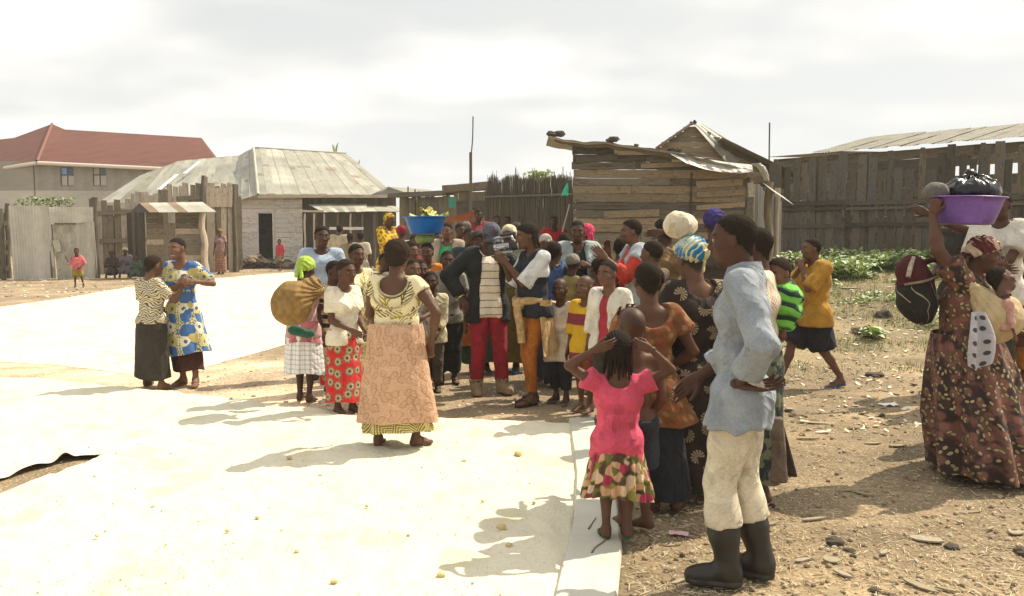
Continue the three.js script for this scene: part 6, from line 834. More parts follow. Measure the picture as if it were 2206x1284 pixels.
const OW = person({ u: 1148, foot: 866, top: 482, yaw: -62, f: 1, b: 1.02, skin: 'b', hair: ['braids'], head: [-8, 10, 0], label: 'woman in orange trousers and a navy vest steadying the video camera', feet: [[0.05, 0.04, 0.1], [-0.10, -0.06, -0.1]], L: { px: [1090, 566, -0.12], pole: [0.4, -1, -0.5], hand: 'grip' }, R: { px: [1086, 570, 0.06], pole: [0.3, -1, -0.5], hand: 'grip' },
  wear: [{ k: 'top', name: 'white_shirt', m: plain(0xd9dcde), sleeve: 1.0, loose: 0.02, hem: 0.1, flare: 0.02, wrinkle: 0.01 }, { k: 'top', name: 'vest', m: plain(0x22252f), sleeve: 0.02, loose: 0.03, hem: -0.05 }, { k: 'trousers', m: plain(0xa5611d), len: 0.95, loose: 0.008, waist: 0.0, wrinkle: 0.004 }, { k: 'skirt', name: 'tied_jacket', m: plain(0xc9a877), hem: 0.66, flare: 1.3, folds: 5, amp: 0.04, waist: 0.12, slant: -0.10, wr: 1.2, dz: -0.05, arc: [1.2, 4.6] }], sandals: plain(0x3a2c22) });
{ const S = OW.s, m = plain(0xc9a877), q = (...a) => { const p = OW.tp(...a); return p; }; mesh('tied_sleeve', tube([q(0.17 * S, 0.10 * S, 0.0), q(0.12 * S, 0.11 * S, 0.12 * S), q(0.0, 0.09 * S, 0.16 * S), q(-0.12 * S, 0.11 * S, 0.12 * S), q(-0.17 * S, 0.10 * S, 0.0)], 0.036, 24, 8), m, OW.G); mesh('tied_sleeve', tube([q(0.03 * S, 0.09 * S, 0.16 * S), q(0.06 * S, 0.03 * S, 0.2 * S), q(0.07 * S, -0.10 * S, 0.18 * S), q(0.075 * S, -0.28 * S, 0.16 * S)], 0.038, 20, 8), m, OW.G); mesh('knot', new THREE.SphereGeometry(0.062, 14, 10), m, OW.G).position.copy(q(0.03 * S, 0.08 * S, 0.17 * S)); }
person({ u: 1098, D: 10.3, top: 486, yaw: -15, f: 1, skin: 'c', hair: ['scarf', plain(0xd8c9ac), 'headscarf'], label: 'woman in a pale headscarf and olive skirt behind the video camera', wear: [{ k: 'top', m: plain(0x8d8a78), sleeve: 0.8 }, { k: 'skirt', m: plain(0x6a5a24), hem: 0.12, flare: 1.2 }], sandals: plain(0x2b5f9a) });
person({ u: 1032, D: 10.2, top: 500, yaw: 10, f: 1, skin: 'c', hair: ['turban', plain(0x3a2f2c), 'headscarf'], label: 'woman in an orange and green skirt behind the man in red trousers', wear: [{ k: 'top', m: plain(0x2f5a44), sleeve: 0.6 }, { k: 'skirt', m: plain(0x2c4a34), hem: 0.15, flare: 1.25 }, { k: 'skirt', name: 'wrap_skirt', m: plain(0xb0641f), hem: 0.4, flare: 1.2, dx: -0.12 }] });
// ---- right of the video camera
person({ u: 1208, foot: 862, top: 600, yaw: -25, skin: 'c', hair: null, label: 'small shaven headed child in a long off white shirt', feet: [[0.07, 0.03, 0.1], [-0.06, -0.03, -0.3]], R: { t: [0.08, 0.55, 0.14] }, wear: [{ k: 'top', m: plain(0xd8ccba), sleeve: 1.5, hem: -0.26, loose: 0.04, swing: 0.03, hemWave: 1 }, { k: 'trousers', m: plain(0x26262b), len: 0.86, loose: 0.03 }], sandals: plain(0x8a8378) });
person({ u: 1264, D: 7.9, top: 594, yaw: -40, skin: 'b', label: 'shaven headed child in a yellow and maroon jersey', wear: [{ k: 'top', m: FB.jersey(), sleeve: 1.3, hem: -0.18, loose: 0.045 }, { k: 'trousers', m: plain(0x7a3f24), len: 0.5, loose: 0.03 }] });
person({ u: 1192, D: 9.3, top: 521, yaw: 155, f: 1, skin: 'c', hair: ['crop'], label: 'woman with a baby tied on her back in a blue flowered cloth', wear: [{ k: 'top', m: plain(0x2b2b33), sleeve: 0.6, loose: 0.02 }, { k: 'skirt', m: plain(0x33343f), hem: 0.1 }, { k: 'top', name: 'baby_wrap', m: plain(0x3e5a92), sleeve: 0, hem: 0.12, loose: 0.05, neck: [[0, 0.02, 0, 0.13]], wrinkle: 0.014 }] });
person({ u: 1231, D: 8.9, top: 548, H: 0.66, held: 1, noLegs: 1, yaw: 150, skin: 'c', hair: ['cap', plain(0x8d877e), 'knitted_hat'], label: 'baby in a grey hat on the back of the woman in blue', wear: [{ k: 'top', m: plain(0x9c8f52), sleeve: 1.5, loose: 0.03, hem: -0.2 }] });
person({ u: 1244, D: 9.9, top: 476, yaw: 6, skin: 'b', hair: ['crop'], head: [-12, 8, 0], label: 'man in a black shirt and pale denim jacket with one fist raised to his chest', L: { px: [1268, 572, -0.25], pole: [1, -0.8, 0], hand: 'fist' }, wear: [{ k: 'top', m: plain(0x26231f), sleeve: 0.5, loose: 0.02, neck: [[0, 0.03, 0.07, 0.075]] }, { k: 'jacket', m: plain(0xa9b4b2), sleeve: 1.75, loose: 0.045, open: 0.085, wrinkle: 0.01 }, { k: 'trousers', m: plain(0x33384a) }] });
person({ u: 1266, D: 11, top: 484, yaw: 200, f: 1, skin: 'b', hair: ['scarf', plain(0xd63f68), 'headscarf'], label: 'woman in a hot pink headscarf behind the denim jacket', wear: [{ k: 'top', m: plain(0x5a4a48), sleeve: 0.6 }, { k: 'skirt', m: plain(0x4a3d34), hem: 0.1 }] });
person({ u: 1368, D: 8.7, top: 474, yaw: -82, skin: 'a', hair: ['short'], head: [0, 4, 0], label: 'young man in a red shirt and light blue sleeveless jacket in profile', R: { px: [1312, 548, 0.1], pole: [0.4, -1, -0.2] }, L: { px: [1306, 556, -0.25], pole: [0.4, -1, -0.6], hand: 'relax' }, wear: [{ k: 'top', m: plain(0xc8402e), sleeve: 1.55, loose: 0.03 }, { k: 'jacket', name: 'sleeveless_jacket', m: plain(0xb9c4cb), sleeve: 0.35, loose: 0.045, open: 0.1 }, { k: 'trousers', m: plain(0x3c3e48) }] });
person({ u: 1410, D: 8.0, top: 521, yaw: -125, skin: 'b', hair: ['short'], label: 'boy with cropped hair in front of the young man in red', wear: [{ k: 'top', m: plain(0x6e5f52), sleeve: 0.6 }, { k: 'trousers', m: plain(0x3a3632) }] });
person({ u: 1436, D: 8.8, top: 474, yaw: -150, f: 1, skin: 'c', hair: ['turban', plain(0x2b2420), 'headscarf'], label: 'woman in a dark headscarf raising one hand by the plank shack', R: { px: [1428, 500, -0.1], pole: [1, -0.6, 0], hand: 'relax' }, wear: [{ k: 'top', m: plain(0x8a6f4a), sleeve: 0.5 }, { k: 'skirt', m: plain(0x3a2f28), hem: 0.1 }] });
person({ u: 1313, D: 7.4, top: 562, yaw: -38, skin: 'a', hair: ['crop'], label: 'boy in a white shirt and red undershirt with close cropped hair', wear: [{ k: 'top', name: 'undershirt', m: plain(0xa83040), sleeve: 0.2, loose: 0.018 }, { k: 'jacket', name: 'white_shirt', m: plain(0xdcd8cc), sleeve: 1.5, loose: 0.035, open: 0.05 }, { k: 'trousers', m: plain(0x40382f) }] });
// ---- the girl carrying a child, the bald boy, the girl in pink
person({ u: 1394, foot: 1092, top: 566, yaw: 186, f: 1, skin: 'b', hair: ['crop'], head: [6, 2, 0], label: 'girl in an off shoulder orange brown print dress carrying a child on her hip', feet: [[-0.04, 0.0, 0.2], [-0.17, -0.02, -0.3]], R: { t: [0.11, 0.56, 0.1], pole: [1, -0.4, -0.6] }, L: { t: [0.08, 0.56, 0.14] }, wear: [{ k: 'top', m: FB.dashiki(), sleeve: 0.45, hem: -0.1, loose: 0.024, flare: 0.03, neck: [[0, 0.02, -0.09, 0.125], [0, 0.0, 0.04, 0.1], [0.13, -0.02, -0.03, 0.09]], cell: 0.011 }, { k: 'skirt', name: 'print_skirt', m: FB.dashiki(), hem: 0.72, flare: 1.1, amp: 0.02, waist: 0.02 }, { k: 'skirt', m: plain(0x23242c), hem: 0.12, flare: 0.98, folds: 4, amp: 0.012, waist: 0 }], sandals: plain(0x4a3830) });
person({ u: 1418, D: 5.42, top: 577, H: 0.95, held: 1, yaw: 200, skin: 'a', hair: ['crop', hairBrown], head: [30, 14, 10], label: 'toddler riding on the hip of the girl in the print dress', feet: [[0.03, 0.14, 0, 0.16], [-0.10, -0.12, -0.7, 0.0]], R: { t: [0.1, 0.62, 0.18] }, L: { t: [0.05, 0.7, 0.2] }, wear: [{ k: 'top', m: plain(0xb59c88), sleeve: 0.6, hem: -0.14, loose: 0.03 }, { k: 'trousers', m: plain(0x8a5f4e), len: 0.34, loose: 0.03 }] });
person({ u: 1362, foot: 1132, top: 665, yaw: 195, skin: 'b', label: 'bare backed shaven headed boy in dark shorts beside the girl in pink', feet: [[0.05, 0.02, 0.2], [-0.06, -0.04, 0.9]], R: { t: [0.09, 0.48, 0.05] }, wear: [{ k: 'trousers', m: plain(0x2f3440), len: 0.45, loose: 0.03, flare: 0.02 }] });
const PG = person({ u: 1328, foot: 1166, top: 714, yaw: 178, f: 1, skin: 'b', hair: ['braids'], head: [0, -4, 0], label: 'girl in a bright pink top and floral skirt with both hands to her head', onFlour: 1, feet: [[0.055, 0.0, 0.15], [-0.06, 0.01, -0.15]], L: { px: [1280, 754, -0.075], elpx: [1200, 790, -0.02], fd: [-0.9, 0.3, -0.1], hand: 'relax', palm: [0, 0.1, 1] }, R: { px: [1402, 752, -0.05], elpx: [1460, 800, -0.02], fd: [-0.9, 0.3, -0.05], hand: 'grip', palm: [0, 0.1, 1] },
  wear: [{ k: 'top', name: 'pink_top', m: plain(0xdf5672), sleeve: 0.42, hem: -0.135, loose: 0.024, flare: 0.03, wrinkle: 0.010, neck: [[0, 0.05, -0.06, 0.10], [0, -0.06, -0.15, 0.06], [0, -0.12, -0.15, 0.04]], cell: 0.0095, hemWave: 1 }, { k: 'skirt', m: FB.pinkfloral(), hem: 0.44, flare: 1.42, folds: 19, amp: 0.035, wave: 0.02, waist: -0.05, wr: 0.85 }], sandals: plain(0x2e6a52) });
{ const m = mesh('waist_bow', sheet((a, b) => { const p = PG.tp(0.118 + 0.022 * b, -0.06 - 0.13 * b, -0.05 + (a - 0.5) * 0.05 + 0.01 * n3(a * 4, b * 5, 2)); return [p.x + 0.01 * Math.sin(a * 9), p.y, p.z]; }, 8, 14), plain(0xdf5672), PG.G); }
// ---- women and man of the right hand group
const WB = person({ u: 1492, foot: 1064, top: 520, yaw: 198, f: 1, b: 1.15, skin: 'a', hair: ['turban', FB.scarfblue(), 'headscarf'], head: [10, 6, 0], label: 'woman in a dark shell print dress with a white bundle on her blue headscarf', R: { t: [0.08, 0.55, 0.12] }, wear: [{ k: 'top', m: FB.shell(), sleeve: 0.9, hem: -0.05, loose: 0.03, flare: 0.02, neck: [[0, 0.04, -0.06, 0.11]] }, { k: 'skirt', m: FB.shell(), hem: 0.08, flare: 1.12, folds: 6, amp: 0.02 }] });
person({ u: 1536, D: 8.2, top: 456, yaw: 170, f: 1, skin: 'c', hair: ['turban', plain(0x463a86), 'headscarf'], label: 'woman in a purple headscarf behind the man in the blue shirt', wear: [{ k: 'top', m: plain(0x4a4038), sleeve: 0.6 }, { k: 'skirt', m: plain(0x3a302a), hem: 0.1 }] });
person({ u: 1588, foot: 1246, top: 462, yaw: -112, b: 0.88, skin: 'c', hair: ['crop'], collar: plain(0x98a1ab), head: [2, 3, 0], label: 'man in a loose blue shirt, white trousers and black rubber boots', feet: [[0.06, 0.04, 0.15], [-0.10, -0.09, -0.2]], L: { t: [0.105, 0.562, -0.01], pole: [0.8, 0.15, -0.75], fd: [-0.25, -0.05, -1], palm: [0.5, 0.85, 0], hand: 'relax' }, R: { t: [0.07, 0.55, 0.12] },
  wear: [{ k: 'top', m: plain(0x98a1ab), sleeve: 1.72, hem: -0.13, loose: 0.026, flare: 0.014, swing: 0.02, wrinkle: 0.009, fold: 0.006, cell: 0.0095, neck: [[0, 0.06, 0.03, 0.085]], hemWave: 1 }, { k: 'trousers', m: plain(0xd8cfb8), len: 0.745, loose: 0.022, flare: 0.02, wrinkle: 0.007, cell: 0.0115 }], boots: [std({ color: lin(0.026, 0.022, 0.017), roughness: 0.5, map: mottle }), 0.66] });
person({ u: 1628, foot: 1085, top: 490, yaw: -118, f: 1, b: 0.95, skin: 'c', hair: ['crop'], label: 'woman in a white lace blouse with a baby on her back in striped green cloth', R: { t: [0.13, 0.5, 0.02] }, wear: [{ k: 'top', name: 'blouse', m: FB.lace(), sleeve: 0.55, loose: 0.022, flare: 0.015, hem: 0.06 }, { k: 'skirt', m: FB.camo(), hem: 0.2, flare: 1.0, folds: 5, amp: 0.02, waist: 0.14 }] });
// ---- boy in yellow
person({ u: 1748, foot: 828, top: 513, yaw: -80, skin: 'a', hair: ['crop'], head: [-4, 0, 0], label: 'boy in a mustard shirt and navy shorts walking with a hand at his mouth', feet: [[0.06, -0.30, 0, 0.0, 0, 0.12], [-0.06, 0.32, 0, 0]], L: { px: [1728, 578, -0.12], pole: [0.4, -1, 0.2], hand: 'fist' }, R: { px: [1724, 576, 0.06], pole: [0.6, -1, 0.2], hand: 'fist' }, wear: [{ k: 'top', m: plain(0xb98a2e), sleeve: 0.95, hem: -0.13, loose: 0.045, swing: 0.03, wrinkle: 0.01 }, { k: 'trousers', name: 'shorts', m: plain(0x22222c), len: 0.47, loose: 0.04, flare: 0.035 }], sandals: plain(0x4a68a8) });
// ---- the woman with the purple basin
const BW = person({ u: 2066, foot: 1000, top: 507, yaw: 52, f: 1, b: 1.42, lean: [0.07, 0, 0], skin: 'b', hair: ['scarf', FB_scarf(), 'headscarf'], head: [10, 6, 0], label: 'woman in a long brown leaf print dress balancing a purple basin on her head', feet: [[0.06, 0.36, 0.1], [-0.08, -0.10, -0.1]], R: { px: [2010, 462, -0.10], elpx: [1975, 585, -0.3], hand: 'fist', fd: [0.2, 0.9, 0.2], palm: [-1, 0, 0.2] }, L: { t: [0.09, 0.55, 0.2] },
  wear: [{ k: 'top', m: FB.brownfloral(), sleeve: 0.62, hem: 0.03, loose: 0.024, flare: 0.02, wrinkle: 0.012 }, { k: 'skirt', m: FB.brownfloral(), hem: 0.05, flare: 1.78, folds: 11, amp: 0.07, waist: 0.16, pow: 0.72, dz: 0.1, wr: 1.1, gather: 1 }] });
function FB_scarf() { return fabric('burgundyScarf', 0.3, (u, v) => { const t = (v * 2 + u + 0.3 * pf(u, v, 3, 3, 2)) % 1; return t < 0.45 ? hex(0xcdb597) : hex(0x5a2224); }); }
person({ u: 2152, D: 8.3, top: 415, yaw: -48, skin: 'c', hair: ['short'], label: 'man in a white T-shirt with folded arms behind the basin carrier', R: { t: [-0.03, 0.66, 0.15], pole: [1, -0.6, 0] }, L: { t: [-0.04, 0.635, 0.17], pole: [1, -0.6, 0] }, wear: [{ k: 'top', m: plain(0xd8d2c8), sleeve: 0.75, loose: 0.028, flare: 0.02 }, { k: 'trousers', m: plain(0x3a3630) }] });
person({ u: 2070, D: 8.9, top: 432, yaw: -60, skin: 'c', hair: ['cap', plain(0x5a5654), 'knitted_hat'], label: 'man with one bare elbow raised behind the purple basin', R: { t: [0.1, 0.6, 0.1] }, L: { px: [1992, 458, -0.25], elpx: [1940, 520, -0.1], hand: 'relax' }, wear: [{ k: 'top', m: plain(0x3a342f), sleeve: 0.5 }, { k: 'trousers', m: plain(0x33302c) }] });
person({ u: 2122, D: 6.9, top: 530, yaw: 60, skin: 'c', hair: ['crop'], label: 'child with close cropped hair walking beyond the beige baby sling', wear: [{ k: 'top', m: plain(0x6a5848), sleeve: 0.6 }, { k: 'trousers', m: plain(0x4a3c30) }] });
person({ u: 2200, foot: 862, top: 590, yaw: 60, skin: 'b', hair: ['crop'], label: 'child in brown and orange walking ahead of the basin carrier', R: { px: [2178, 725, -0.1] }, wear: [{ k: 'top', m: plain(0x6a4030), sleeve: 0.9, loose: 0.03 }, { k: 'trousers', m: plain(0xb0763a), len: 0.5, loose: 0.04 }], sandals: plain(0x33475c) });
// ---- more children packed into the crowd
for (const [u, D, top, yaw, c, l, c2] of [[1158, 9.6, 560, -30, 0x3a3d4a, 'child in a navy top tucked behind the orange trousers', 0x2c2c30], [1292, 8.6, 556, 200, 0x7d2f36, 'child in dark red pressed behind the yellow jersey', 0x3a3030], [1336, 9.4, 512, 170, 0x54504a, 'youth in a grey shirt behind the boy in the white shirt', 0x3a3632], [905, 9.0, 560, 20, 0x5a4a3a, 'child in brown between the print top and the small boy', 0x40362c], [1452, 6.6, 600, 190, 0x6a5a4c, 'child in a drab shirt squeezed behind the shell print dress', 0x332e2a], [828, 10.2, 545, 30, 0x6c6a5a, 'boy in olive behind the afro of the woman in peach', 0x3a362f], [1010, 11.5, 492, 25, 0x39424a, 'man in slate grey over the shoulder of the filming man', 0x30302f], [1140, 12, 498, -20, 0x8a8272, 'woman in a dull beige blouse behind the braided woman', 0x3c342c]])
  person({ u, D, top, yaw, skin: 'c', hair: ['crop'], label: l, wear: [{ k: 'top', m: plain(c), sleeve: 0.8, loose: 0.026 }, { k: 'trousers', m: plain(c2) }] });
// ---- heads and shoulders in the distance
for (const [u, D, top, yaw, c, hk, hc, l] of [[733, 22, 484, 170, 0xb5a58a, 'crop', 0, 'man in a tan shirt standing at the porch rail'], [755, 20, 502, 160, 0x8a7a64, 'crop', 0, 'person in a drab brown shirt among those at the porch'], [778, 21, 500, 175, 0xcabfae, 'crop', 0, 'person in a pale shirt among those at the porch'], [1030, 19, 452, 20, 0x9a3340, 'short', 0, 'man in dark red standing below the tall pole'], [1070, 18, 464, 10, 0x5c5a48, 'crop', 0, 'man in a khaki shirt under the reed fence'], [1094, 19.5, 466, -20, 0x2c2a2a, 'crop', 0, 'man in black under the reed fence'], [1112, 14, 482, -160, 0xcdc6ba, 'turban', 0x3c3834, 'woman in a cream blouse behind the woman in the navy vest'], [1193, 19, 466, 0, 0xb8202c, 'crop', 0, 'man in a bright red shirt in front of the reed fence'], [990, 15, 482, 30, 0x2a2826, 'short', 0, 'man in a dark jacket next to the orange awning'], [1005, 17, 480, 200, 0xb5492e, 'turban', 0x77706a, 'woman in a brick red top next to the orange awning'], [1172, 13, 505, 40, 0x2b2a2a, 'cap', 0xb8b2a8, 'person in black with a pale hat behind the blue baby wrap'], [1215, 12, 502, 180, 0x33302e, 'crop', 0, 'boy in dark grey behind the woman in blue'], [945, 14.5, 500, 10, 0xb0a040, 'crop', 0, 'girl in mustard behind the green shirt'], [893, 13.5, 505, 30, 0x7a3a3a, 'crop', 0, 'girl in faded red below the blue basin']])
  person({ u, D, top, yaw, skin: 'c', cell: 0.026, hair: [hk, hc ? plain(hc) : hairMat, hc ? 'headwear' : 'hair'], label: l, wear: [{ k: 'top', m: plain(c), sleeve: 0.8, loose: 0.025 }, { k: 'trousers', m: plain(0x38342f) }] });

// ============================================================ what they carry
const ph = (f) => f;
{ // burlap sack on the girl's back
  const c = at(640, 650, 7.85), o = mesh('burlap_sack', boxUV(nets((x, y, z) => { let d = smin(ell(x + 0.055, y + 0.02, z, 0.18, 0.185, 0.16), cap(x, y, z, 0.0, 0.05, 0.0, 0.13, 0.15, -0.06, 0.14, 0.075), 0.07); d = smin(d, ell(x + 0.06, y + 0.12, z, 0.12, 0.08, 0.13), 0.06); d = smin(d, cap(x, y, z, 0.10, 0.06, -0.02, 0.27, 0.10, -0.05, 0.06, 0.025), 0.05); const f = Math.atan2(y - 0.09, x - 0.26); return d + 0.010 * Math.sin(f * 26 + 4 * n3(x * 4, y * 4, z * 4)) * sstep(-0.15, 0.2, x) + 0.012 * n3(x * 7, y * 7, z * 7) + 0.005 * n3(x * 20, y * 20, z * 20); }, [-0.3, -0.26, -0.26], [0.36, 0.3, 0.26], 0.011)), fabric('burlap', 0.16, (u, v) => { const k = 0.8 + 0.2 * Math.sin(u * 6.283 * 24) * Math.sin(v * 6.283 * 24) + 0.3 * (pf(u, v, 4, 3, 3) - 0.5); return [k * 168, k * 132, k * 74]; }), scene); o.position.copy(c); tag(o, 'bulging brown burlap sack slung on the back of the lime headscarf girl', 'sack');
  const g = at(648, 714, 8.05), r = mesh('green_cloth', boxUV(nets((x, y, z) => smin(ell(x + 0.05, y - 0.01, z, 0.07, 0.045, 0.04), ell(x - 0.05, y + 0.02, z, 0.08, 0.04, 0.035), 0.03) + 0.01 * n3(x * 20, y * 20, z * 20), [-0.16, -0.1, -0.08], [0.16, 0.1, 0.08], 0.010)), plain(0x2f6e58), scene); r.position.copy(g); tag(r, 'knotted green cloth tied below the burlap sack', 'cloth');
}
function basin(name, label, pos, r, h, color, cat, rot = 0) {
  const P = [[0.0, 0.004], [0.60, 0.004], [0.70, 0.03], [0.80, 0.35], [0.90, 0.75], [0.955, 0.95], [0.965, 1.0], [1.06, 1.0], [1.07, 0.97], [1.055, 0.955], [0.985, 0.955], [0.93, 0.75], [0.83, 0.35], [0.735, 0.02], [0.68, -0.01], [0.0, -0.01]].map(([x, y]) => new THREE.Vector2(x * r, y * h));
  const o = mesh(name, new THREE.LatheGeometry(P, 56), new THREE.MeshPhysicalMaterial({ color: new THREE.Color(color), roughness: 0.42, specularIntensity: 0.5, side: THREE.DoubleSide, map: mottle }), scene); o.position.copy(pos); o.rotation.z = rot; return tag(o, label, cat);
}
{ // blue basin with bananas
  const p = at(917, 503, 10.42); basin('plastic_basin', 'blue plastic basin of bananas on the orange top girl\'s head', p, 0.245, 0.20, 0x1f74c8, 'basin', 0.02);
  const ring = mesh('head_pad', new THREE.TorusGeometry(0.075, 0.04, 10, 24), plain(0x93a860), scene); ring.position.copy(at(915, 515, 10.42)); ring.rotation.x = Math.PI / 2; ring.scale.set(1, 1, 1.3); tag(ring, 'rolled green cloth pad under the blue basin', 'head pad');
  const ym = std({ color: lin(0.62, 0.52, 0.10), roughness: 0.5 }), gm = std({ color: lin(0.30, 0.33, 0.07), roughness: 0.5 });
  for (const [u, v, a, k, n] of [[905, 466, 0.2, 0.13, 3], [922, 460, 1.2, 0.12, 4], [935, 467, -0.4, 0.15, 3], [915, 452, 0.8, 0.08, 2], [945, 464, 0.0, 0.12, 2]]) { const o = thing('banana_bunch', 'bunch of green yellow bananas heaped in the blue basin', 'bananas', at(u, v, 10.42), a, 'bananas in the blue basin'); for (let i = 0; i < n; i++) { const m = mesh('banana', tube([[-k, 0.02, i * 0.03], [0, -0.02, i * 0.034], [k, 0.03, i * 0.03]], 0.019, 8, 7), i % 2 ? ym : gm, o); m.rotation.x = i * 0.4; } }
}
{ // purple basin, black bag, grey bundle
  const D = 6.0, c = at(2076, 483, D), r = 165 / 2 / FOC * D / 1.06; basin('plastic_basin', 'purple plastic basin on the head of the woman in brown', c, r, 58 / FOC * D, 0x8463b4, 'basin', -0.02);
  const bagMat = new THREE.MeshPhysicalMaterial({ color: lin(0.012, 0.012, 0.013), roughness: 0.24, specularIntensity: 0.8, side: THREE.DoubleSide });
  const q = at(2092, 410, D), R0 = 0.185, o = mesh('plastic_bag', nets((x, y, z) => { const a = Math.atan2(z, x), rr = Math.hypot(x, z); let d = ell(x, y + 0.01, z, R0, 0.105, R0 * 0.95); const up = sstep(-0.02, 0.12, y); d += up * (0.011 * Math.sin(a * 9 + 3 * n3(x * 6, y * 6, z * 6)) + 0.007 * Math.sin(a * 23 + 5 * n3(x * 9, y * 9, z * 9))) + 0.008 * n3(x * 16, y * 22, z * 16) + 0.012 * Math.max(0, 1 - 3 * Math.abs(n3(x * 9 + 4, y * 12, z * 9))) * up; d = smin(d, ell(x + 0.01, y - 0.115, z, 0.04, 0.028, 0.03) + 0.012 * n3(x * 40, y * 40, z * 40), 0.03); return d; }, [-0.22, -0.15, -0.22], [0.22, 0.17, 0.22], 0.0062), bagMat, scene); o.position.copy(q); tag(o, 'shiny black plastic bag tied in a knot in the purple basin', 'plastic bag');
  const g = at(2016, 416, D), b = mesh('cloth_bundle', boxUV(nets((x, y, z) => ell(x, y, z, 0.085, 0.075, 0.1) + 0.006 * n3(x * 18, y * 18, z * 18), [-0.11, -0.1, -0.12], [0.11, 0.1, 0.12], 0.009)), plain(0x6e6964), scene); b.position.copy(g); tag(b, 'grey cloth bundle beside the black bag in the purple basin', 'bundle');
}
{ // bag on her back
  const c = at(1974, 630, 6.0), bt = fabric('bagPrint', 0.42, (u, v) => { const w = Math.abs(Math.sin((u * 2 + v * 1 + 0.6 * pf(u, v, 3, 3, 3)) * 6.283)); return w < 0.09 ? hex(0xa89a80) : hex(0x262320); });
  const o = thing('shoulder_bag', 'bulky burgundy and black bag with cream lines on the basin carrier\'s back', 'bag', c, 0.35), f = (x, y, z, e = 0) => { const a = 0.42, X = x * Math.cos(a) + y * Math.sin(a), Y = -x * Math.sin(a) + y * Math.cos(a); return smin(ell(X + 0.01, Y + 0.05, z, 0.115, 0.165, 0.10), ell(X - 0.02, Y - 0.10, z, 0.095, 0.13, 0.085), 0.06) - e + 0.010 * n3(x * 9, y * 9, z * 9) + 0.004 * Math.sin((X * 0.8 + Y) * 40 + 3 * n3(x * 5, y * 5, z * 5)); };
  blob('bag_body', f, [-0.28, -0.3, -0.15], [0.28, 0.3, 0.15], 0.010, bt, o); o.scale.set(1.2, 1.1, 1.1); blob('bag_flap', (x, y, z) => Math.max(f(x, y, z, 0.008), 0.055 - (y * 0.9 - x * 0.15)), [-0.28, -0.1, -0.16], [0.28, 0.32, 0.16], 0.010, plain(0x4f1c20), o); mesh('cream_edge', tube([[-0.13, 0.10, 0.075], [-0.10, 0.165, 0.06], [-0.055, 0.215, 0.03]], 0.014, 10, 6), plain(0xd9cdb8), o); mesh('cream_edge', tube([[-0.15, 0.055, 0.07], [-0.05, 0.075, 0.108], [0.06, 0.10, 0.095]], 0.008, 12, 5), plain(0xb9ab92), o);
  mesh('strap', tube([[-0.02, 0.17, 0.03], [0.08, 0.2, 0.05], [0.2, 0.13, 0.08]], 0.018, 12, 6), plain(0x4f1c20), o);
}
{ // sling with the baby
  const D = 5.78, c = at(2142, 668, D), sm = fabric('sling', 0.4, (u, v) => { const k = 0.95 + 0.03 * Math.sin((u * 5 - v * 2) * 6.283 + 2 * pf(u, v, 3, 2, 2)); return [k * 196, k * 174, k * 132]; });
  const o = mesh('baby_sling', boxUV(nets((x, y, z) => { let d = smin(ell(x - 0.02, y + 0.07, z, 0.135, 0.155, 0.12), cap(x, y, z, -0.15, 0.16, -0.02, 0.0, -0.02, 0.02, 0.03, 0.12), 0.09); d = smin(d, cap(x, y, z, 0.10, 0.03, 0, 0.13, -0.06, 0, 0.05, 0.08), 0.06); const a = Math.atan2(y - 0.2, x + 0.19); return d + 0.007 * Math.sin(a * 34 + 2 * n3(x * 4, y * 4, z * 4)) * sstep(0.35, 0.05, Math.hypot(x + 0.19, y - 0.2) * 0.8) + 0.006 * n3(x * 12, y * 12, z * 12); }, [-0.24, -0.28, -0.2], [0.26, 0.26, 0.2], 0.0095)), sm, scene); o.position.copy(c); tag(o, 'beige cloth sling holding a baby at the basin carrier\'s side', 'sling');
  person({ u: 2164, D: 5.70, top: 574, H: 0.62, held: 1, noLegs: 1, yaw: 95, skin: 'b', hair: ['crop'], head: [0, -10, -30], label: 'baby asleep in the beige cloth sling', wear: [{ k: 'top', m: plain(0xc79a8c), sleeve: 1.5, loose: 0.02, hem: -0.1 }] });
  const A = at(2104, 672, 5.55), dt = mesh('dotted_cloth', sheet((a, b) => { const w = lerp(0.08, 0.17, Math.sin(b * 2.2)), x = (a - 0.42) * w, bot = 0.38 - 0.10 * Math.abs(a - 0.35); return [x + 0.03 * b, -b * bot, 0.03 * Math.sin(a * 9) + 0.02 * Math.sin(b * 4) , a * 0.2, b * 0.4]; }, 18, 26), FB.dots(), scene); dt.position.copy(A); tag(dt, 'grey cloth with dark spots hanging at the front of the brown dress', 'cloth');
}
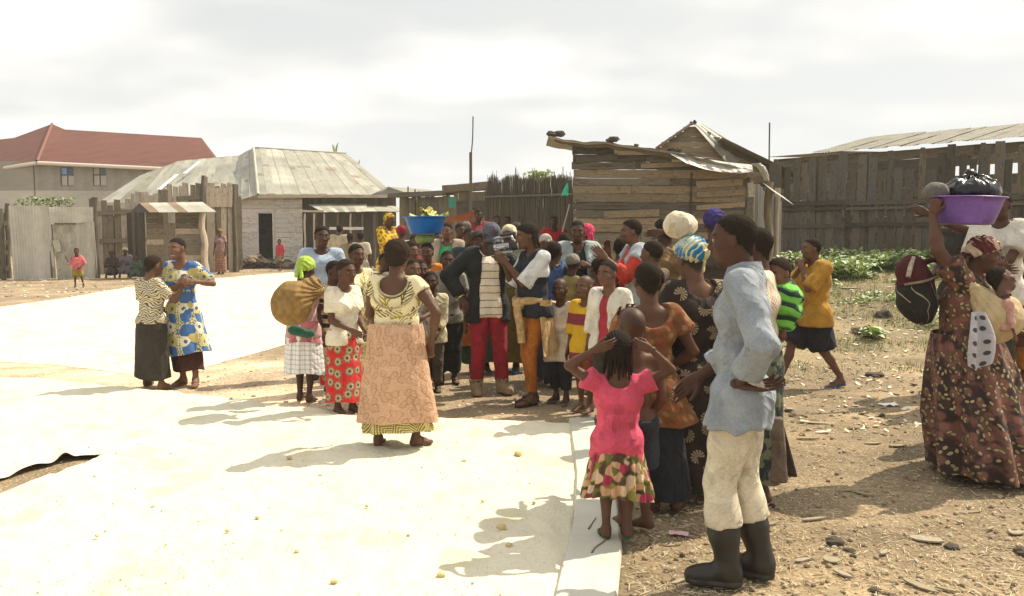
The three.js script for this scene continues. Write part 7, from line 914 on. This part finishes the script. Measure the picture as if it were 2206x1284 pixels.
{ // white bundle on the headscarf
  const c = at(1466, 487, 5.42), o = mesh('head_bundle', boxUV(nets((x, y, z) => { const a = Math.atan2(z, x); return smin(ell(x, y, z, 0.105, 0.075, 0.1), ell(x + 0.02, y - 0.03, z, 0.07, 0.055, 0.07), 0.04) + 0.0018 * Math.sin(a * 7 + 5 * n3(x * 8, y * 8, z * 8)) + 0.011 * n3(x * 13, y * 13, z * 13) + 0.004 * n3(x * 34, y * 34, z * 34); }, [-0.14, -0.11, -0.14], [0.14, 0.13, 0.14], 0.0068)), plain(0xe4d8bd), scene); o.position.copy(c); tag(o, 'puffy cream white bundle on top of the blue patterned headscarf', 'bundle');
  const k = at(1502, 560, 5.42), kn = mesh('scarf_tail', boxUV(nets((x, y, z) => smin(cap(x, y, z, -0.03, 0.09, 0, 0.02, 0, 0, 0.035, 0.03), cap(x, y, z, 0.02, 0, 0, 0.03, -0.07, 0.01, 0.028, 0.016), 0.03) + 0.007 * n3(x * 25, y * 25, z * 25), [-0.1, -0.12, -0.07], [0.09, 0.15, 0.07], 0.007)), FB.scarfblue(), scene); kn.position.copy(k); tag(kn, 'knotted tail of the blue patterned headscarf', 'scarf');
}
{ // baby in green
  const c = at(1688, 655, 5.2), o = mesh('baby_wrap', boxUV(nets((x, y, z) => smin(ell(x, y + 0.02, z, 0.105, 0.15, 0.13), cap(x, y, z, -0.12, 0.05, 0, 0.0, 0.06, 0, 0.09, 0.09), 0.06) + 0.008 * Math.sin(y * 60 + x * 20) + 0.008 * n3(x * 11, y * 11, z * 11), [-0.24, -0.22, -0.18], [0.15, 0.2, 0.18], 0.010)), FB.greenwrap(), scene); o.position.copy(c); tag(o, 'green and black striped cloth binding a baby to the lace blouse woman', 'baby wrap');
  person({ u: 1690, D: 5.2, top: 556, H: 0.6, held: 1, noLegs: 1, yaw: -100, skin: 'a', hair: ['crop', hairBrown], head: [40, 10, 0], label: 'baby peeping out of the green striped wrap', wear: [{ k: 'top', m: plain(0x6aa845), sleeve: 1.2, loose: 0.02, hem: -0.1 }] });
  const b = at(1668, 968, 5.0), bag = thing('hanging_bag', 'dark brown bag hanging at the lace blouse woman\'s side', 'bag', b, -0.3); blob('bag_body', (x, y, z) => { const w = lerp(0.045, 0.075, clamp((0.16 - y) / 0.3)), qx = Math.abs(x) - w + 0.02, qy = Math.abs(y) - 0.17, qz = Math.abs(z) - 0.02; return Math.hypot(Math.max(qx, 0), Math.max(qy, 0), Math.max(qz, 0)) + Math.min(0, Math.max(qx, qy, qz)) - 0.022 + 0.006 * n3(x * 14, y * 8, z * 14); }, [-0.13, -0.24, -0.08], [0.13, 0.24, 0.08], 0.009, plain(0x6e6152), bag); blob('bag_flap', (x, y, z) => { const X = x - 0.05 + y * 0.28; return Math.max(Math.abs(X) - 0.03, Math.abs(y) - 0.15, Math.abs(z + 0.03) - 0.012) - 0.008; }, [-0.1, -0.2, -0.09], [0.2, 0.2, 0.05], 0.009, plain(0x3a2a22), bag);
}
{ // video camera
  const o = thing('video_camera', 'black and silver shoulder video camera held by the man in the cap', 'video camera', at(1084, 532, 8.55), -0.55); o.rotation.z = 0.12;
  const blk = std({ color: lin(0.02, 0.02, 0.022), roughness: 0.4 }), sil = std({ color: lin(0.42, 0.42, 0.44), roughness: 0.32, metalness: 0.7 }), bx = (n, x, y, z, a, b, c, m) => { const q = mesh(n, new THREE.BoxGeometry(a, b, c, 1, 1, 1), m, o); q.position.set(x, y, z); return q; };
  bx('camera_body', 0, 0, 0, 0.24, 0.085, 0.09, blk); bx('side_panel', 0.01, 0.006, 0.047, 0.17, 0.05, 0.008, sil); bx('base_plate', 0, -0.05, 0, 0.16, 0.02, 0.07, sil); bx('battery', -0.13, -0.005, 0, 0.04, 0.07, 0.07, blk);
  const cyl = (n, x, y, z, r, l, m, ax = 'x') => { const q = mesh(n, new THREE.CylinderGeometry(r, r * 0.96, l, 24), m, o); q.position.set(x, y, z); if (ax === 'x') q.rotation.z = Math.PI / 2; return q; };
  cyl('lens', 0.16, -0.003, 0, 0.042, 0.10, blk); cyl('lens_ring', 0.195, -0.003, 0, 0.047, 0.02, sil); const hood = bx('lens_hood', 0.225, -0.003, 0, 0.04, 0.085, 0.10, blk);
  mesh('carry_handle', tube([[-0.10, 0.045, 0], [-0.09, 0.085, 0], [0.0, 0.095, 0], [0.10, 0.09, 0], [0.12, 0.05, 0]], 0.013, 20, 8), sil, o); cyl('microphone', 0.09, 0.112, 0.04, 0.016, 0.17, blk); cyl('viewfinder', -0.13, 0.065, 0.03, 0.024, 0.09, blk); mesh('hand_strap', tube([[-0.06, 0.02, 0.05], [-0.04, 0.0, 0.09], [0.04, -0.01, 0.09], [0.07, -0.01, 0.05]], 0.014, 14, 6), sil, o);
  for (const [x, c] of [[-0.05, sil], [-0.02, sil], [0.05, sil]]) { const q = mesh('dial', new THREE.CylinderGeometry(0.012, 0.012, 0.012, 14), c, o); q.position.set(x, -0.02, 0.054); q.rotation.x = Math.PI / 2; }
  // orange awning far behind
  const aw = thing('orange_awning', 'small orange cloth awning on sticks at the back of the crowd', 'awning', (() => { const p = at(990, 560, 20); p.y = 0; return p; })()); const yA = at(990, 468, 20).y; mesh('cloth', sheet((a, b) => [(a - 0.55) * 0.75, yA - 0.12 + 0.28 * a * (1 - b * 0.7) + 0.03 * n3(a * 3, b * 3, 1), 0.5 - b, a, b], 12, 8), plain(0xb86848), aw); for (const [x, z] of [[-0.38, 0.45], [0.3, 0.45], [-0.38, -0.45], [0.3, -0.45]]) pole(aw, x, 0, z, yA - 0.1 + (x > 0 ? 0.2 : 0) * (z > 0 ? 1 : 0.2), 0.02, wood[1], 'stick');
}
console.log('people triangles', stats.n);
renderer.render(scene, camera);
